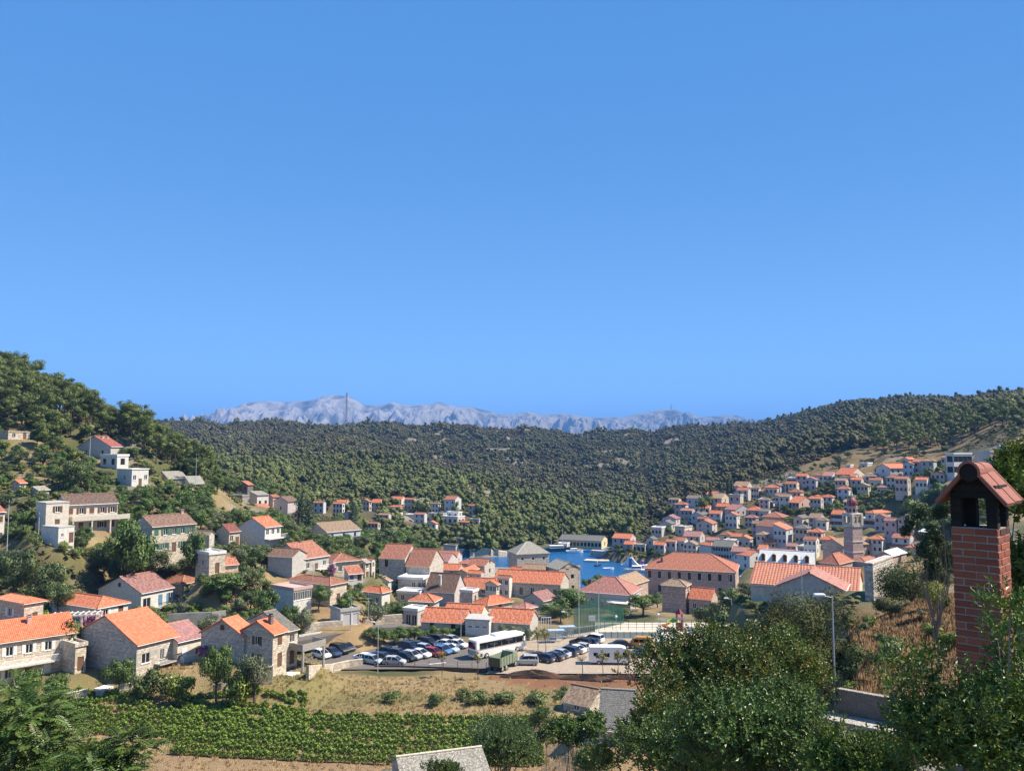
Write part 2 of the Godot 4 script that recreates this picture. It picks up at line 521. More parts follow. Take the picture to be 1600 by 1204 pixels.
# kinds: crown proportions, leaf size and colours; all in metres for a tree of that height
func tree_proto(kind: String, seed_: int) -> Node3D:
	var r := RandomNumberGenerator.new()
	r.seed = seed_
	var o := Node3D.new()
	var lumps := []
	var bark := mat("bark", lin(0.11, 0.085, 0.06), 0.95)
	var lm: ArrayMesh
	var tr := MB.new()
	match kind:
		"pine_tree":       # Aleppo pine: leaning trunk, airy flat-topped clumps
			var h := 10.0
			var top := Vector3(r.randf_range(-1.2, 1.2), h * 0.78, r.randf_range(-1.2, 1.2))
			limb(tr, Vector3(0, -1.0, 0), top, 0.22, 0.08, r)
			for i in 15:
				var t := r.randf_range(0.4, 1.0)
				var a := r.randf() * TAU
				var reach := (1.0 - absf(t - 0.62) * 1.3) * r.randf_range(1.4, 3.4)
				var c := Vector3(top.x * t + cos(a) * reach, h * (0.22 + 0.7 * t) + r.randf_range(-0.4, 0.5), top.z * t + sin(a) * reach)
				lumps.append([c, Vector3(r.randf_range(1.0, 1.9), r.randf_range(0.65, 1.2), r.randf_range(1.0, 1.9))])
				limb(tr, Vector3(top.x * t, h * 0.7 * t, top.z * t), c, 0.07, 0.025, r, 4)
			lm = leaves(r, lumps, 3600, 0.22, Color(0.050, 0.080, 0.018), Color(0.105, 0.125, 0.030), 0.35, 0.0, 0.5, 0.5)
		"broadleaf_tree":
			limb(tr, Vector3(0, -0.8, 0), Vector3(0.2, 2.6, 0.1), 0.2, 0.14, r)
			lumps = round_lumps(r, 6.6, 6.4, 1.4, 13)
			for l in lumps:
				limb(tr, Vector3(0.2, 2.2, 0.1), l[0], 0.09, 0.03, r, 4)
			lm = leaves(r, lumps, 5200, 0.15, Color(0.040, 0.078, 0.014), Color(0.080, 0.125, 0.025), 0.55, 0.15, 0.42, 0.5)
		"dark_tree":       # carob, holm oak: dense and dark
			limb(tr, Vector3(0, -0.8, 0), Vector3(-0.2, 2.0, 0.1), 0.24, 0.16, r)
			lumps = round_lumps(r, 6.0, 7.4, 0.5, 15, 0.34)
			for l in lumps:
				limb(tr, Vector3(-0.2, 1.6, 0.1), l[0], 0.09, 0.03, r, 4)
			lm = leaves(r, lumps, 5600, 0.135, Color(0.036, 0.060, 0.018), Color(0.070, 0.094, 0.026), 0.6, 0.1, 0.36, 0.5)
		"olive_tree":
			limb(tr, Vector3(0, -0.8, 0), Vector3(0.25, 1.5, 0), 0.2, 0.15, r)
			lumps = round_lumps(r, 4.4, 4.6, 0.9, 11, 0.38)
			for l in lumps:
				limb(tr, Vector3(0.25, 1.3, 0), l[0], 0.07, 0.02, r, 4)
			lm = leaves(r, lumps, 2800, 0.15, Color(0.075, 0.098, 0.050), Color(0.125, 0.145, 0.080), 0.32, 0.1, 0.5, 0.4)
		"shrub":
			limb(tr, Vector3(0, -0.5, 0), Vector3(0.1, 0.8, 0), 0.07, 0.05, r)
			lumps = round_lumps(r, 2.5, 3.8, -0.5, 10, 0.42)
			lm = leaves(r, lumps, 1700, 0.15, Color(0.045, 0.075, 0.018), Color(0.095, 0.120, 0.034), 0.5, 0.0, 0.42, 0.45)
		"bright_shrub":
			limb(tr, Vector3(0, -0.5, 0), Vector3(0.1, 0.8, 0), 0.07, 0.05, r)
			lumps = round_lumps(r, 2.6, 3.6, -0.5, 10, 0.42)
			lm = leaves(r, lumps, 1700, 0.16, Color(0.075, 0.115, 0.016), Color(0.135, 0.165, 0.028), 0.5, 0.0, 0.42, 0.45)
		"cypress_tree":
			limb(tr, Vector3(0, -1.0, 0), Vector3(0, 8.0, 0), 0.16, 0.03, r)
			for i in 16:
				var t := (i + 0.5) / 16.0
				var w := 0.95 * pow(sin(PI * pow(1.0 - t, 0.6) * 0.93 + 0.1), 0.8) + 0.08
				lumps.append([Vector3(r.randf_range(-0.15, 0.15), 0.4 + 9.4 * t, r.randf_range(-0.15, 0.15)), Vector3(w, 0.75, w)])
			lm = leaves(r, lumps, 2600, 0.14, Color(0.022, 0.045, 0.018), Color(0.040, 0.066, 0.024), 0.4, -0.6, 0.4, 0.5)
		"bougainvillea":
			limb(tr, Vector3(0, -0.4, 0), Vector3(0.1, 1.2, 0), 0.06, 0.04, r)
			lumps = round_lumps(r, 2.6, 3.0, 0.0, 9, 0.4)
			lm = leaves(r, lumps, 1500, 0.10, Color(0.13, 0.030, 0.11), Color(0.20, 0.09, 0.18), 0.6, 0.0, 0.42, 0.4)
		"young_tree":
			limb(tr, Vector3(0, -0.3, 0), Vector3(0.05, 1.9, 0), 0.06, 0.04, r)
			lumps = round_lumps(r, 3.2, 1.9, 1.6, 8, 0.36)
			for l in lumps:
				limb(tr, Vector3(0.05, 1.7, 0), l[0], 0.025, 0.01, r, 4)
			lm = leaves(r, lumps, 420, 0.11, Color(0.11, 0.12, 0.03), Color(0.16, 0.14, 0.045), 0.4, 0.1, 0.8, 0.3)
		"bare_tree":
			limb(tr, Vector3(0, -0.3, 0), Vector3(0.05, 1.9, 0), 0.07, 0.05, r)
			for i in 22:
				var d := rand_dir(r)
				d.y = absf(d.y) * 0.8 + 0.1
				var q := Vector3(0.05, 1.8, 0) + d * r.randf_range(0.7, 1.5)
				limb(tr, Vector3(0.05, 1.8, 0), q, 0.03, 0.008, r, 4)
				lumps.append([q, Vector3(0.3, 0.25, 0.3)])
			lm = leaves(r, lumps, 160, 0.08, Color(0.22, 0.19, 0.11), Color(0.30, 0.25, 0.15), 0.4, 0.1, 0.8, 0.3)
	o.name = kind
	put("trunk", tr.mesh(), bark, o)
	put("crown", lm, leaf_mat("leaf"), o)
	return o

var protos := {}
func plant(kind: String, at: Vector3, height: float, label: String, group := "", spread := 1.0) -> Node3D:
	if not protos.has(kind):
		protos[kind] = []
		for i in 4:
			protos[kind].append(tree_proto(kind, 100 + i * 17 + kind.hash() % 97))
	var full: float = {"pine_tree": 10.0, "broadleaf_tree": 6.6, "dark_tree": 6.0, "olive_tree": 4.4, "shrub": 2.5, "bright_shrub": 2.6, "cypress_tree": 9.8, "bougainvillea": 2.6, "young_tree": 3.2, "bare_tree": 3.2}[kind]
	var s := height / full
	var o := copy_of(protos[kind][rng.randi() % 4], label, at, rng.randf() * TAU, Vector3(s * spread * rng.randf_range(0.92, 1.08), s, s * spread * rng.randf_range(0.92, 1.08)), group)
	o.set_meta("category", {"cypress_tree": "cypress", "shrub": "shrub", "bright_shrub": "shrub", "bougainvillea": "flowering shrub"}.get(kind, "tree"))
	return o

# how much of a building's picture a crown at this place would hide
func hides(at: Vector3, height: float, width: float, allow := 0.12) -> bool:
	var d := -at.z
	var c := pixel(at + Vector3(0, height * 0.55, 0))
	var h := height * FOCAL / d
	var w := width * FOCAL / d
	var box := Rect2(c.x - w * 0.5, c.y - h * 0.5, w, h)
	for p in plots:
		if (at.x - p[0]) * (at.x - p[0]) + (at.z - p[1]) * (at.z - p[1]) < (p[2] + width * 0.3) * (p[2] + width * 0.3):
			return true
		if d < p[4] + 3.0:
			var cut: Rect2 = box.intersection(p[3])
			if cut.get_area() > allow * p[3].get_area():
				return true
	return false

# words that tell one plant from the next: the buildings it stands nearest to
var said := {}
func near_words(at: Vector3, lead: String) -> String:
	var list := []
	for p in plots:
		if p[5] != "":
			var dx: float = at.x - p[0]
			var dz: float = at.z - p[1]
			list.append([dx * dx + dz * dz, p[5], ("in front of" if dz > 0 else "behind") if absf(dz) > absf(dx) * 1.1 else ("just east of" if dx > 0 else "just west of")])
	list.sort_custom(func(a: Array, b: Array) -> bool: return a[0] < b[0])
	var near := sqrt(list[0][0])
	var tries := []
	for k in 3:
		tries.append("%s %s the %s" % [lead, list[k][2] if near < 26.0 else "well " + String(list[k][2]).replace("just ", ""), list[k][1]])
	for k in [[0, 1], [0, 2], [1, 2], [0, 3], [1, 3], [2, 3], [0, 4], [1, 4]]:
		tries.append("%s between the %s and the %s" % [lead, list[k[0]][1], list[k[1]][1]])
	for t in tries:
		if not said.has(t) and t.split(" ").size() <= 16:
			said[t] = true
			return t
	var short: String = tries[0]
	var w := short.split(" ")
	return short if w.size() <= 16 else " ".join(w.slice(0, 1) + w.slice(w.size() - 12))

# a wood: many crowns as one mass
func mass(called: String, label: String, mesh: Mesh, places: Array, tints: Array) -> MultiMeshInstance3D:
	var mm := MultiMesh.new()
	mm.transform_format = MultiMesh.TRANSFORM_3D
	mm.use_colors = tints.size() > 0
	mm.mesh = mesh
	mm.instance_count = places.size()
	for i in places.size():
		mm.set_instance_transform(i, places[i])
		if tints.size() > 0:
			mm.set_instance_color(i, tints[i])
	var o := MultiMeshInstance3D.new()
	o.multimesh = mm
	o.name = numbered(called)
	add_child(o)
	tag(o, label, "", "", "stuff")
	return o

func far_crown(seed_: int, tall: float, n: int) -> ArrayMesh:
	var r := RandomNumberGenerator.new()
	r.seed = seed_
	var lumps := round_lumps(r, tall, 6.0, -0.5, 6 + seed_ % 7, 0.34 + 0.03 * (seed_ % 4))
	for l in lumps:
		l[0] += Vector3(r.randf_range(-0.9, 0.9), r.randf_range(-0.5, 0.7), r.randf_range(-0.9, 0.9))
	var am := leaves(r, lumps, n, 0.27, Color(0.8, 0.85, 0.8), Color(1.1, 1.05, 0.95), 0.55, 0.0, 0.25, 0.65, true)
	var a := am.surface_get_arrays(0)
	var v: PackedVector3Array = a[Mesh.ARRAY_VERTEX]
	var nn: PackedVector3Array = a[Mesh.ARRAY_NORMAL]
	var cc: PackedColorArray = a[Mesh.ARRAY_COLOR]
	for l in lumps:
		for i in 4:
			for k in 7:
				var pt := func(ii: int, kk: int) -> Vector3:
					var t := PI * ii / 4.0
					return Vector3(sin(t) * cos(TAU * kk / 7.0), cos(t), sin(t) * sin(TAU * kk / 7.0))
				var q := [pt.call(i, k), pt.call(i, k + 1), pt.call(i + 1, k + 1), pt.call(i + 1, k)]
				for j in [0, 2, 1, 0, 3, 2]:
					v.append(l[0] + q[j] * l[1] * 0.72)
					nn.append(q[j])
					cc.append(Color(0.85, 0.85, 0.8))
	var fresh := []
	fresh.resize(Mesh.ARRAY_MAX)
	fresh[Mesh.ARRAY_VERTEX] = v
	fresh[Mesh.ARRAY_NORMAL] = nn
	fresh[Mesh.ARRAY_COLOR] = cc
	var out := ArrayMesh.new()
	out.add_surface_from_arrays(Mesh.PRIMITIVE_TRIANGLES, fresh)
	return out

# leafy twigs of plants close by: every leaf has its place on its twig
func sprays(r: RandomNumberGenerator, lumps: Array, n: int, kind: String, base: Color, other: Color, fresh: Color, size := 1.0) -> ArrayMesh:
	var v := PackedVector3Array()
	var cc := PackedColorArray()
	var total := 0.0
	for l in lumps:
		total += l[1].x * l[1].y
	for l in lumps:
		var c: Vector3 = l[0]
		var rad: Vector3 = l[1]
		var k := int(n * rad.x * rad.y / total)
		var tone := r.randf_range(0.7, 1.25) * 1.5
		for i in k:
			var o := rand_dir(r)
			if o.y < -0.4:
				o.y *= -0.6
			var q := pow(r.randf(), 0.32) * r.randf_range(0.85, 1.15)
			var p := c + o * rad * q
			var g := (o * 0.7 + Vector3(0, 0.55, 0) + rand_dir(r) * 0.55).normalized()
			var w := r.randf()
			var young := r.randf() < 0.16
			var col := Color(lerpf(base.r, other.r, w), lerpf(base.g, other.g, w), lerpf(base.b, other.b, w)) * tone
			if young:
				col = fresh * r.randf_range(0.8, 1.15)
			var side := g.cross(rand_dir(r)).normalized()
			var up := side.cross(g)
			var count := 9
			var ll := 0.068
			var lw := 0.0125
			var twig := 0.17
			var pinnate := kind == "pinnate"
			if kind == "broad":
				count = 6; ll = 0.15; lw = 0.05; twig = 0.24
			elif kind == "medium":
				count = 8; ll = 0.10; lw = 0.026; twig = 0.24
			elif pinnate:
				count = 18; ll = 0.13; lw = 0.023; twig = 0.52
				g = (Vector3(o.x, 0, o.z).normalized() * 0.9 + Vector3(0, r.randf_range(-0.1, 0.9), 0) + rand_dir(r) * 0.45).normalized()
				side = g.cross(Vector3.UP).normalized()
				up = side.cross(g)
			ll *= size
			lw *= size
			twig *= size
			for j in count:
				var t := (j + 0.5) / count
				var at := p + g * twig * t
				var dir: Vector3
				if pinnate:
					at += Vector3(0, -0.2 * t * t * size, 0)
					dir = (g * 0.45 + side * (1.0 if j % 2 == 0 else -1.0) - Vector3(0, 0.25, 0)).normalized()
				else:
					var a := j * 2.4 + i
					dir = (g * (0.35 + 0.6 * t) + (side * cos(a) + up * sin(a)) * (1.0 - 0.35 * t)).normalized()
				var s := ll * r.randf_range(0.75, 1.15) * (1.0 - 0.25 * absf(t - 0.5))
				var ax := dir.cross(g if absf(dir.dot(g)) < 0.95 else Vector3.UP).normalized()
				if ax == Vector3.ZERO:
					continue
				var nrm := ax.cross(dir)
				var m := at + dir * s * 0.5 + nrm * s * 0.06
				var tip := at + dir * s - nrm * s * 0.05
				var e := r.randf_range(0.8, 1.2)
				var lc := Color(col.r * e, col.g * e, col.b * e)
				var b0 := m + ax * lw
				var b1 := m - ax * lw
				b0 += nrm * lw * 0.5
				b1 += nrm * lw * 0.5
				for x in [at, b0, tip, at, tip, b1]:
					v.append(x)
					cc.append(lc)
	var a := []
	a.resize(Mesh.ARRAY_MAX)
	a[Mesh.ARRAY_VERTEX] = v
	a[Mesh.ARRAY_COLOR] = cc
	var am := ArrayMesh.new()
	am.add_surface_from_arrays(Mesh.PRIMITIVE_TRIANGLES, a)
	return am

# a plant close by, filling the given part of the view at its own depth
func near_plant(called: String, label: String, kind: String, px: float, d: float, ytop: float, ybase: float, wide: float, n: int, lumps_n: int, cols: Array, size := 1.0, spots := []) -> Node3D:
	var r := RandomNumberGenerator.new()
	r.seed = int(px * 7 + d * 31)
	var foot := spot(px, 900, d)
	foot.y = ground(foot.x, d)
	var t := thing(called, label, "shrub" if called.ends_with("shrub") else "tree", foot)
	var k := d / FOCAL
	var lumps := []
	var cy := (ytop + ybase) * 0.5
	for i in lumps_n:
		var a := r.randf() * TAU
		var q := sqrt(r.randf())
		var sp := r.randf_range(0.15, 0.25) * wide
		var sy := minf(sp, (ybase - ytop) * 0.3)
		var x := px + cos(a) * q * (wide * 0.5 - sp * 0.9)
		var y := cy + sin(a) * q * ((ybase - ytop) * 0.5 - sy * 0.9)
		var c := spot(x, y, d + r.randf_range(-1, 1) * wide * k * 0.3) - foot
		lumps.append([c, Vector3(sp * k, sy * k, sp * k)])
	for q in spots:      # further sprays that stand out: [px, py, radius px]
		lumps.append([spot(q[0], q[1], d + r.randf_range(-0.4, 0.4)) - foot, Vector3(q[2] * k, q[2] * k, q[2] * k)])
	var tr := MB.new()
	var stem := Vector3(0, maxf(0.4, lumps[0][0].y * 0.35), 0)
	tr.tube(Vector3(0, -0.6, 0), stem, wide * k * 0.03, wide * k * 0.022, 7, false)
	for l in lumps:
		limb(tr, stem * r.randf_range(0.4, 1.0), l[0] + l[1] * Vector3(0, 0.6, 0), wide * k * 0.012, wide * k * 0.003, r, 5)
	put("trunk", tr.mesh(), mat("bark_pale", lin(0.20, 0.16, 0.12), 0.95), t)
	var m: ArrayMesh
	if kind == "fine":
		m = leaves(r, lumps, n, size, cols[0], cols[1], 0.3, -0.3, 0.4, 0.25)
	else:
		m = sprays(r, lumps, n, kind, cols[0], cols[1], cols[2], size)
	put("crown", m, leaf_mat("leaf_dull", 0.85, 0.5) if kind == "fine" else leaf_mat("leaf_near", 0.45, 0.5), t).set_meta("kind", "stuff")
	return t

# ---------------------------------------------------------------- the land, the sea and the far mountains
func grow(from: float, to: float, first: float, rate: float) -> Array:
	var out := [from]
	while out[-1] < to:
		out.append(out[-1] + first + rate * absf(out[-1]))
	return out

func soil_at(x: float, d: float, e: float) -> Color:
	var px := 800.0 + x / maxf(d, 6.0) * FOCAL
	var n1 := noise.get_noise_2d(x * 1.7, d * 1.7)
	var n2 := noise2.get_noise_2d(x * 0.6, d * 0.6)
	var dry := Color(0.46, 0.335, 0.175)
	var straw := Color(0.54, 0.405, 0.215)
	var green := Color(0.14, 0.15, 0.055)
	var soil := Color(0.46, 0.315, 0.185)
	var rock := Color(0.42, 0.37, 0.30)
	if e < 0.4:
		return Color(0.30, 0.28, 0.22)
	if d > 350.0:
		# scrub and rock between the trees of the hills
		var c := Color(0.13, 0.125, 0.055).lerp(Color(0.20, 0.155, 0.085), clampf(0.5 + n1, 0, 1))
		if px > 1215.0 and d < 640.0 and d > 400.0:
			var k := clampf((px - 1215.0) / 30.0, 0, 1) * clampf((pixel(Vector3(x, e, -d)).y - dry_line(px) + 8.0) / 8.0, 0, 1)
			c = c.lerp(Color(0.33, 0.235, 0.11).lerp(Color(0.16, 0.14, 0.06), clampf(0.35 + n2 * 1.4, 0, 1)), k)
		if noise.get_noise_2d(x * 0.5 + 300.0, d * 0.5) > 0.31:
			c = c.lerp(rock, 0.75)
		return c
	var b := noise.get_noise_2d(x * 0.9 + 90.0, d * 2.2)
	if d > 88.0 and d < 139.5 and px > 60.0 and px < 1080.0:
		if d < 103.0:
			return soil.lerp(dry, clampf(0.45 + b * 1.6, 0, 1))
		if d > 131.5 and px > 745.0 + (139.0 - d) * 12.0:
			return Color(0.40, 0.19, 0.095).lerp(Color(0.33, 0.155, 0.08), clampf(0.5 + n1, 0, 1))
		var f := dry.lerp(straw, clampf(0.5 + n1 * 1.5, 0, 1))
		var lush := clampf(0.25 + b * 1.3 + (0.35 if d > 119.0 and d < 128.0 else 0.0) - (0.4 if d < 118.0 else 0.0), 0, 0.8)
		return f.lerp(Color(0.26, 0.235, 0.085), lush)
	if px > 1300.0 and d > 36.0 and d < 75.0:
		return Color(0.34, 0.215, 0.115).lerp(Color(0.43, 0.32, 0.17), clampf(0.5 + n1 * 1.6, 0, 1))
	if px < 640.0 and d > 150.0 and d < 174.0 and px > 500.0:
		return Color(0.47, 0.30, 0.155).lerp(dry, clampf(0.5 + n2, 0, 1))
	var t := clampf(0.55 + n1 * 1.6 + (0.3 if d > 222.0 and px < 330.0 else 0.0), 0, 1)
	var g := dry.lerp(green, t)
	if n2 > 0.22:
		g = g.lerp(rock, clampf((n2 - 0.22) * 4.0, 0, 0.9))
	return g

func build_land() -> void:
	var zs := [-30.0, -12.0, -4.0]
	zs.append_array(grow(0.0, 2600.0, 1.2, 0.0095))
	var half := grow(0.0, 1900.0, 1.6, 0.0125)
	var xs := []
	for i in range(half.size() - 1, 0, -1):
		xs.append(-half[i])
	xs.append_array(half)
	var w := xs.size()
	var v := PackedVector3Array()
	var c := PackedColorArray()
	var idx := PackedInt32Array()
	for j in zs.size():
		for i in w:
			var x: float = xs[i]
			var d: float = zs[j]
			var e := ground(x, d)
			if d > 40.0:
				e += noise2.get_noise_2d(x, d) * (0.12 if d < 140.0 else 0.5)
			v.append(Vector3(x, e, -d))
			c.append(soil_at(x, d, e))
	for j in zs.size() - 1:
		for i in w - 1:
			var a := j * w + i
			idx.append(a); idx.append(a + w); idx.append(a + w + 1)
			idx.append(a); idx.append(a + w + 1); idx.append(a + 1)
	var nn := PackedVector3Array()
	nn.resize(v.size())
	for k in range(0, idx.size(), 3):
		var f := (v[idx[k + 2]] - v[idx[k]]).cross(v[idx[k + 1]] - v[idx[k]])
		nn[idx[k]] += f; nn[idx[k + 1]] += f; nn[idx[k + 2]] += f
	for k in nn.size():
		nn[k] = nn[k].normalized()
	var a := []
	a.resize(Mesh.ARRAY_MAX)
	a[Mesh.ARRAY_VERTEX] = v
	a[Mesh.ARRAY_NORMAL] = nn
	a[Mesh.ARRAY_COLOR] = c
	a[Mesh.ARRAY_INDEX] = idx
	var m := ArrayMesh.new()
	m.add_surface_from_arrays(Mesh.PRIMITIVE_TRIANGLES, a)
	var gm := mat("ground", Color.WHITE, 0.97, tex.ground, tex.ground_n, 0.16, 0.0, 0.8)
	gm.vertex_color_use_as_albedo = true
	gm.uv1_triplanar = true
	gm.uv1_world_triplanar = true
	struct(put("terrain", m, gm), "dry valley floor and wooded slopes round the bay")

func build_sea() -> void:
	var wm := mat("water", lin(0.010, 0.095, 0.25), 0.22)
	wm.normal_enabled = true
	wm.normal_texture = bumps(256, func(x: int, y: int) -> float: return tiled(noise2, x, y, 256, 60.0) + 0.6 * tiled(noise2, y, x, 256, 110.0), 1.2)
	wm.normal_scale = 0.55
	wm.uv1_triplanar = true
	wm.uv1_world_triplanar = true
	wm.uv1_scale = Vector3(0.22, 0.22, 0.09)
	var b := MB.new()
	b.quad(Vector3(-15000, 0, -235), Vector3(-15000, 0, -16000), Vector3(15000, 0, -16000), Vector3(15000, 0, -235))
	struct(put("sea", b.mesh(), wm), "blue water of the bay beyond the town quay")

# a bare limestone range, ridged and gullied, about nine kilometres off
func build_mountains() -> void:
	var crest := [230, 660, 280, 655, 330, 648, 365, 640, 385, 629, 420, 627, 450, 629, 485, 626, 510, 618, 530, 617, 545, 620, 570, 633, 585, 634, 612, 629, 640, 634, 672, 632, 686, 628, 712, 636, 735, 636, 760, 642, 785, 648, 805, 648, 824, 643, 850, 649, 880, 646, 905, 650, 935, 653, 975, 652, 1000, 646, 1030, 641, 1050, 639, 1075, 648, 1095, 653, 1130, 649, 1150, 649, 1175, 657, 1215, 664, 1300, 672]
	var fn := FastNoiseLite.new()
	fn.seed = 3
	fn.frequency = 0.0011
	fn.fractal_type = FastNoiseLite.FRACTAL_RIDGED
	fn.fractal_octaves = 5
	var depth := 9000.0
	var nx := 640
	var nz := 90
	var v := PackedVector3Array()
	var c := PackedColorArray()
	var idx := PackedInt32Array()
	for j in nz + 1:
		var t := j / float(nz)
		for i in nx + 1:
			var px := lerpf(215.0, 1310.0, i / float(nx))
			var x := (px - 800.0) / FOCAL * depth
			var top := EYE + (700.0 - along(crest, px)) / FOCAL * depth
			var rise := pow(t, 1.25)
			var f := fn.get_noise_2d(x * 1.0, t * 1900.0)
			var g := fn.get_noise_2d(x * 3.1 + 500.0, t * 3200.0)
			var side := 1.0 - t
			var e := top * rise + (f * 200.0 + g * 130.0) * clampf((top - 100.0) / 350.0, 0.0, 1.0) * sin(PI * clampf(t * 0.9 + 0.05, 0, 1)) * (0.35 + side)
			e = minf(e, EYE + (top - EYE) * (depth - 2300.0 * (1.0 - t)) / depth * 0.97)
			if t > 0.9:
				e = lerpf(e, top + fn.get_noise_2d(x * 4.0, 9.0) * 8.0, (t - 0.9) * 10.0)
			v.append(Vector3(x, e - 40.0 * (1.0 - t), -(depth - 2300.0 * (1.0 - t) + 0.0)) if j < nz else Vector3(x, e, -depth))
			var rocky := clampf(0.50 + g * 0.75 + f * 0.25 + noise.get_noise_2d(x * 0.06, t * 160.0) * 0.7 + noise2.get_noise_2d(x * 0.05, t * 90.0) * 0.9, 0, 1)
			c.append(Color(0.035, 0.045, 0.03).lerp(Color(0.31, 0.285, 0.25), rocky * lerpf(1.0, 0.7, clampf((px - 600.0) / 300.0, 0, 1))))
	for i in nx + 1:
		var p := v[nz * (nx + 1) + i]
		v.append(Vector3(p.x, -60.0, p.z - 2500.0))
		c.append(Color(0.3, 0.3, 0.28))
	for j in nz + 1:
		for i in nx:
			var a := j * (nx + 1) + i
			idx.append(a); idx.append(a + nx + 1); idx.append(a + nx + 2)
			idx.append(a); idx.append(a + nx + 2); idx.append(a + 1)
	var a := []
	a.resize(Mesh.ARRAY_MAX)
	a[Mesh.ARRAY_VERTEX] = v
	a[Mesh.ARRAY_COLOR] = c
	a[Mesh.ARRAY_INDEX] = idx
	var m := ArrayMesh.new()
	m.add_surface_from_arrays(Mesh.PRIMITIVE_TRIANGLES, a)
	var rm := mat("limestone", Color.WHITE, 1.0)
	rm.vertex_color_use_as_albedo = true
	struct(put("mountains", m, rm), "bare pale limestone mountain range far across the sea")

# upper edge of the open dry slope in the east
func dry_line(px: float) -> float:
	return along([1215, 745, 1240, 734, 1300, 708, 1380, 690, 1440, 676, 1600, 660, 1800, 650], px)

# ---------------------------------------------------------------- woods on the hills behind the bay
func build_woods() -> void:
	var lm := leaf_mat("far_leaf", 0.8, 0.2)
	var kinds := []
	for i in 8:
		var m := far_crown(40 + i * 3, 5.8 - i * 0.12 if i < 4 else 3.9 - (i - 4) * 0.3, 760)
		m.surface_set_material(0, lm)
		kinds.append(m)
	var places := [[], [], [], [], [], [], [], []]
	var tints := [[], [], [], [], [], [], [], []]
	var r := RandomNumberGenerator.new()
	r.seed = 77
	var d := 352.0
	# tall trees first, then a lower storey that closes the canopy
	var low := false
	while d < 1420.0 or not low:
		if d >= 1420.0:
			low = true
			d = 352.0
		var step := (2.9 if low else 3.5) + (d - 352.0) * (0.0030 if low else 0.0034)
		var x := -0.74 * d
		while x < 0.74 * d:
			var qx := x + r.randf_range(-0.85, 0.85) * step
			var qd := d + r.randf_range(-0.85, 0.85) * step
			x += step
			var px := 800.0 + qx / qd * FOCAL
			var e := ground(qx, qd)
			if e < 1.6:
				continue
			# the town keeps its own trees; the dry slope and the crags stay open
			if px > 880.0 and px < 1010.0 and qd < 396.0:
				continue
			if px >= 1010.0 and px < 1660.0 and qd < lerpf(440.0, 470.0, clampf((px - 1100.0) / 300.0, 0, 1)):
				continue
			if px < 740.0 and qd < lerpf(372.0, 352.0, clampf(px / 600.0, 0, 1)):
				continue
			var open := noise.get_noise_2d(qx * 0.5 + 300.0, qd * 0.5) > 0.31
			if open and r.randf() < 0.85:
				continue
			if px > 1215.0 and qd < 640.0 and pixel(Vector3(qx, e, -qd)).y > dry_line(px) and r.randf() < 0.95:
				continue
			var taken_here := false
			for p in plots:
				if absf(p[1] + qd) < p[2] + 3.0 and absf(p[0] - qx) < p[2] + 3.0:
					taken_here = true
					break
			if taken_here or (qd < 480.0 and px < 760.0 and px > 460.0 and hides(Vector3(qx, e, -qd), 5.5, 5.0, 0.08)):
				continue
			var patch := noise.get_noise_2d(qx * 0.8, qd * 0.8)
			var near := clampf((690.0 - qd) / 120.0, 0, 1) if px < 1000.0 else 0.0
			var k := r.randi() % 4 if (r.randf() < 0.35 + near * 0.55 + patch) else 4 + r.randi() % 4
			if low:
				k = 4 + r.randi() % 4
			var s := (r.randf_range(0.4, 0.7) if low else lerpf(0.5, 1.3, pow(r.randf(), 1.4))) * (1.0 + (qd - 352.0) / 4200.0) * (1.12 if k < 4 else 0.92)
			var g := r.randf_range(0.72, 1.28) * (1.0 + patch * 0.35) * (1.04 + 0.14 * near)
			var far := Color(0.084, 0.088, 0.036).lerp(Color(0.125, 0.118, 0.050), r.randf())
			var pine := Color(0.092, 0.118, 0.030).lerp(Color(0.135, 0.150, 0.044), r.randf())
			var big := noise.get_noise_2d(qx * 0.12 + 900.0, qd * 0.12)
			far = far.lerp(Color(0.150, 0.118, 0.058), clampf(big * 1.3, 0, 0.6))
			var col := far.lerp(pine, clampf(near * 0.9 + (0.3 if k < 4 else 0.0), 0, 1))
			places[k].append(Transform3D(Basis(Vector3.UP, r.randf() * TAU).scaled(Vector3(s * r.randf_range(0.85, 1.2), s * r.randf_range(0.8, 1.25), s * r.randf_range(0.85, 1.2))), Vector3(qx, e - 0.3, -qd)))
			tints[k].append(Color(col.r * g, col.g * g, col.b * g))
		d += step
	var words := ["tall dense Aleppo pines of the forest on the hills behind the bay", "broad Aleppo pines mixed through the forest on the hills", "ragged pines mixed through the forest on the hills", "spreading pines mixed through the forest on the hills", "dark maquis scrub covering the far hill", "rounded oak scrub between the pines of the far hill", "low juniper scrub on the far hill", "pale shrubs scattered through the far woods"]
	for i in 8:
		mass("forest" if i < 4 else "woodland_scrub", words[i], kinds[i], places[i], tints[i])

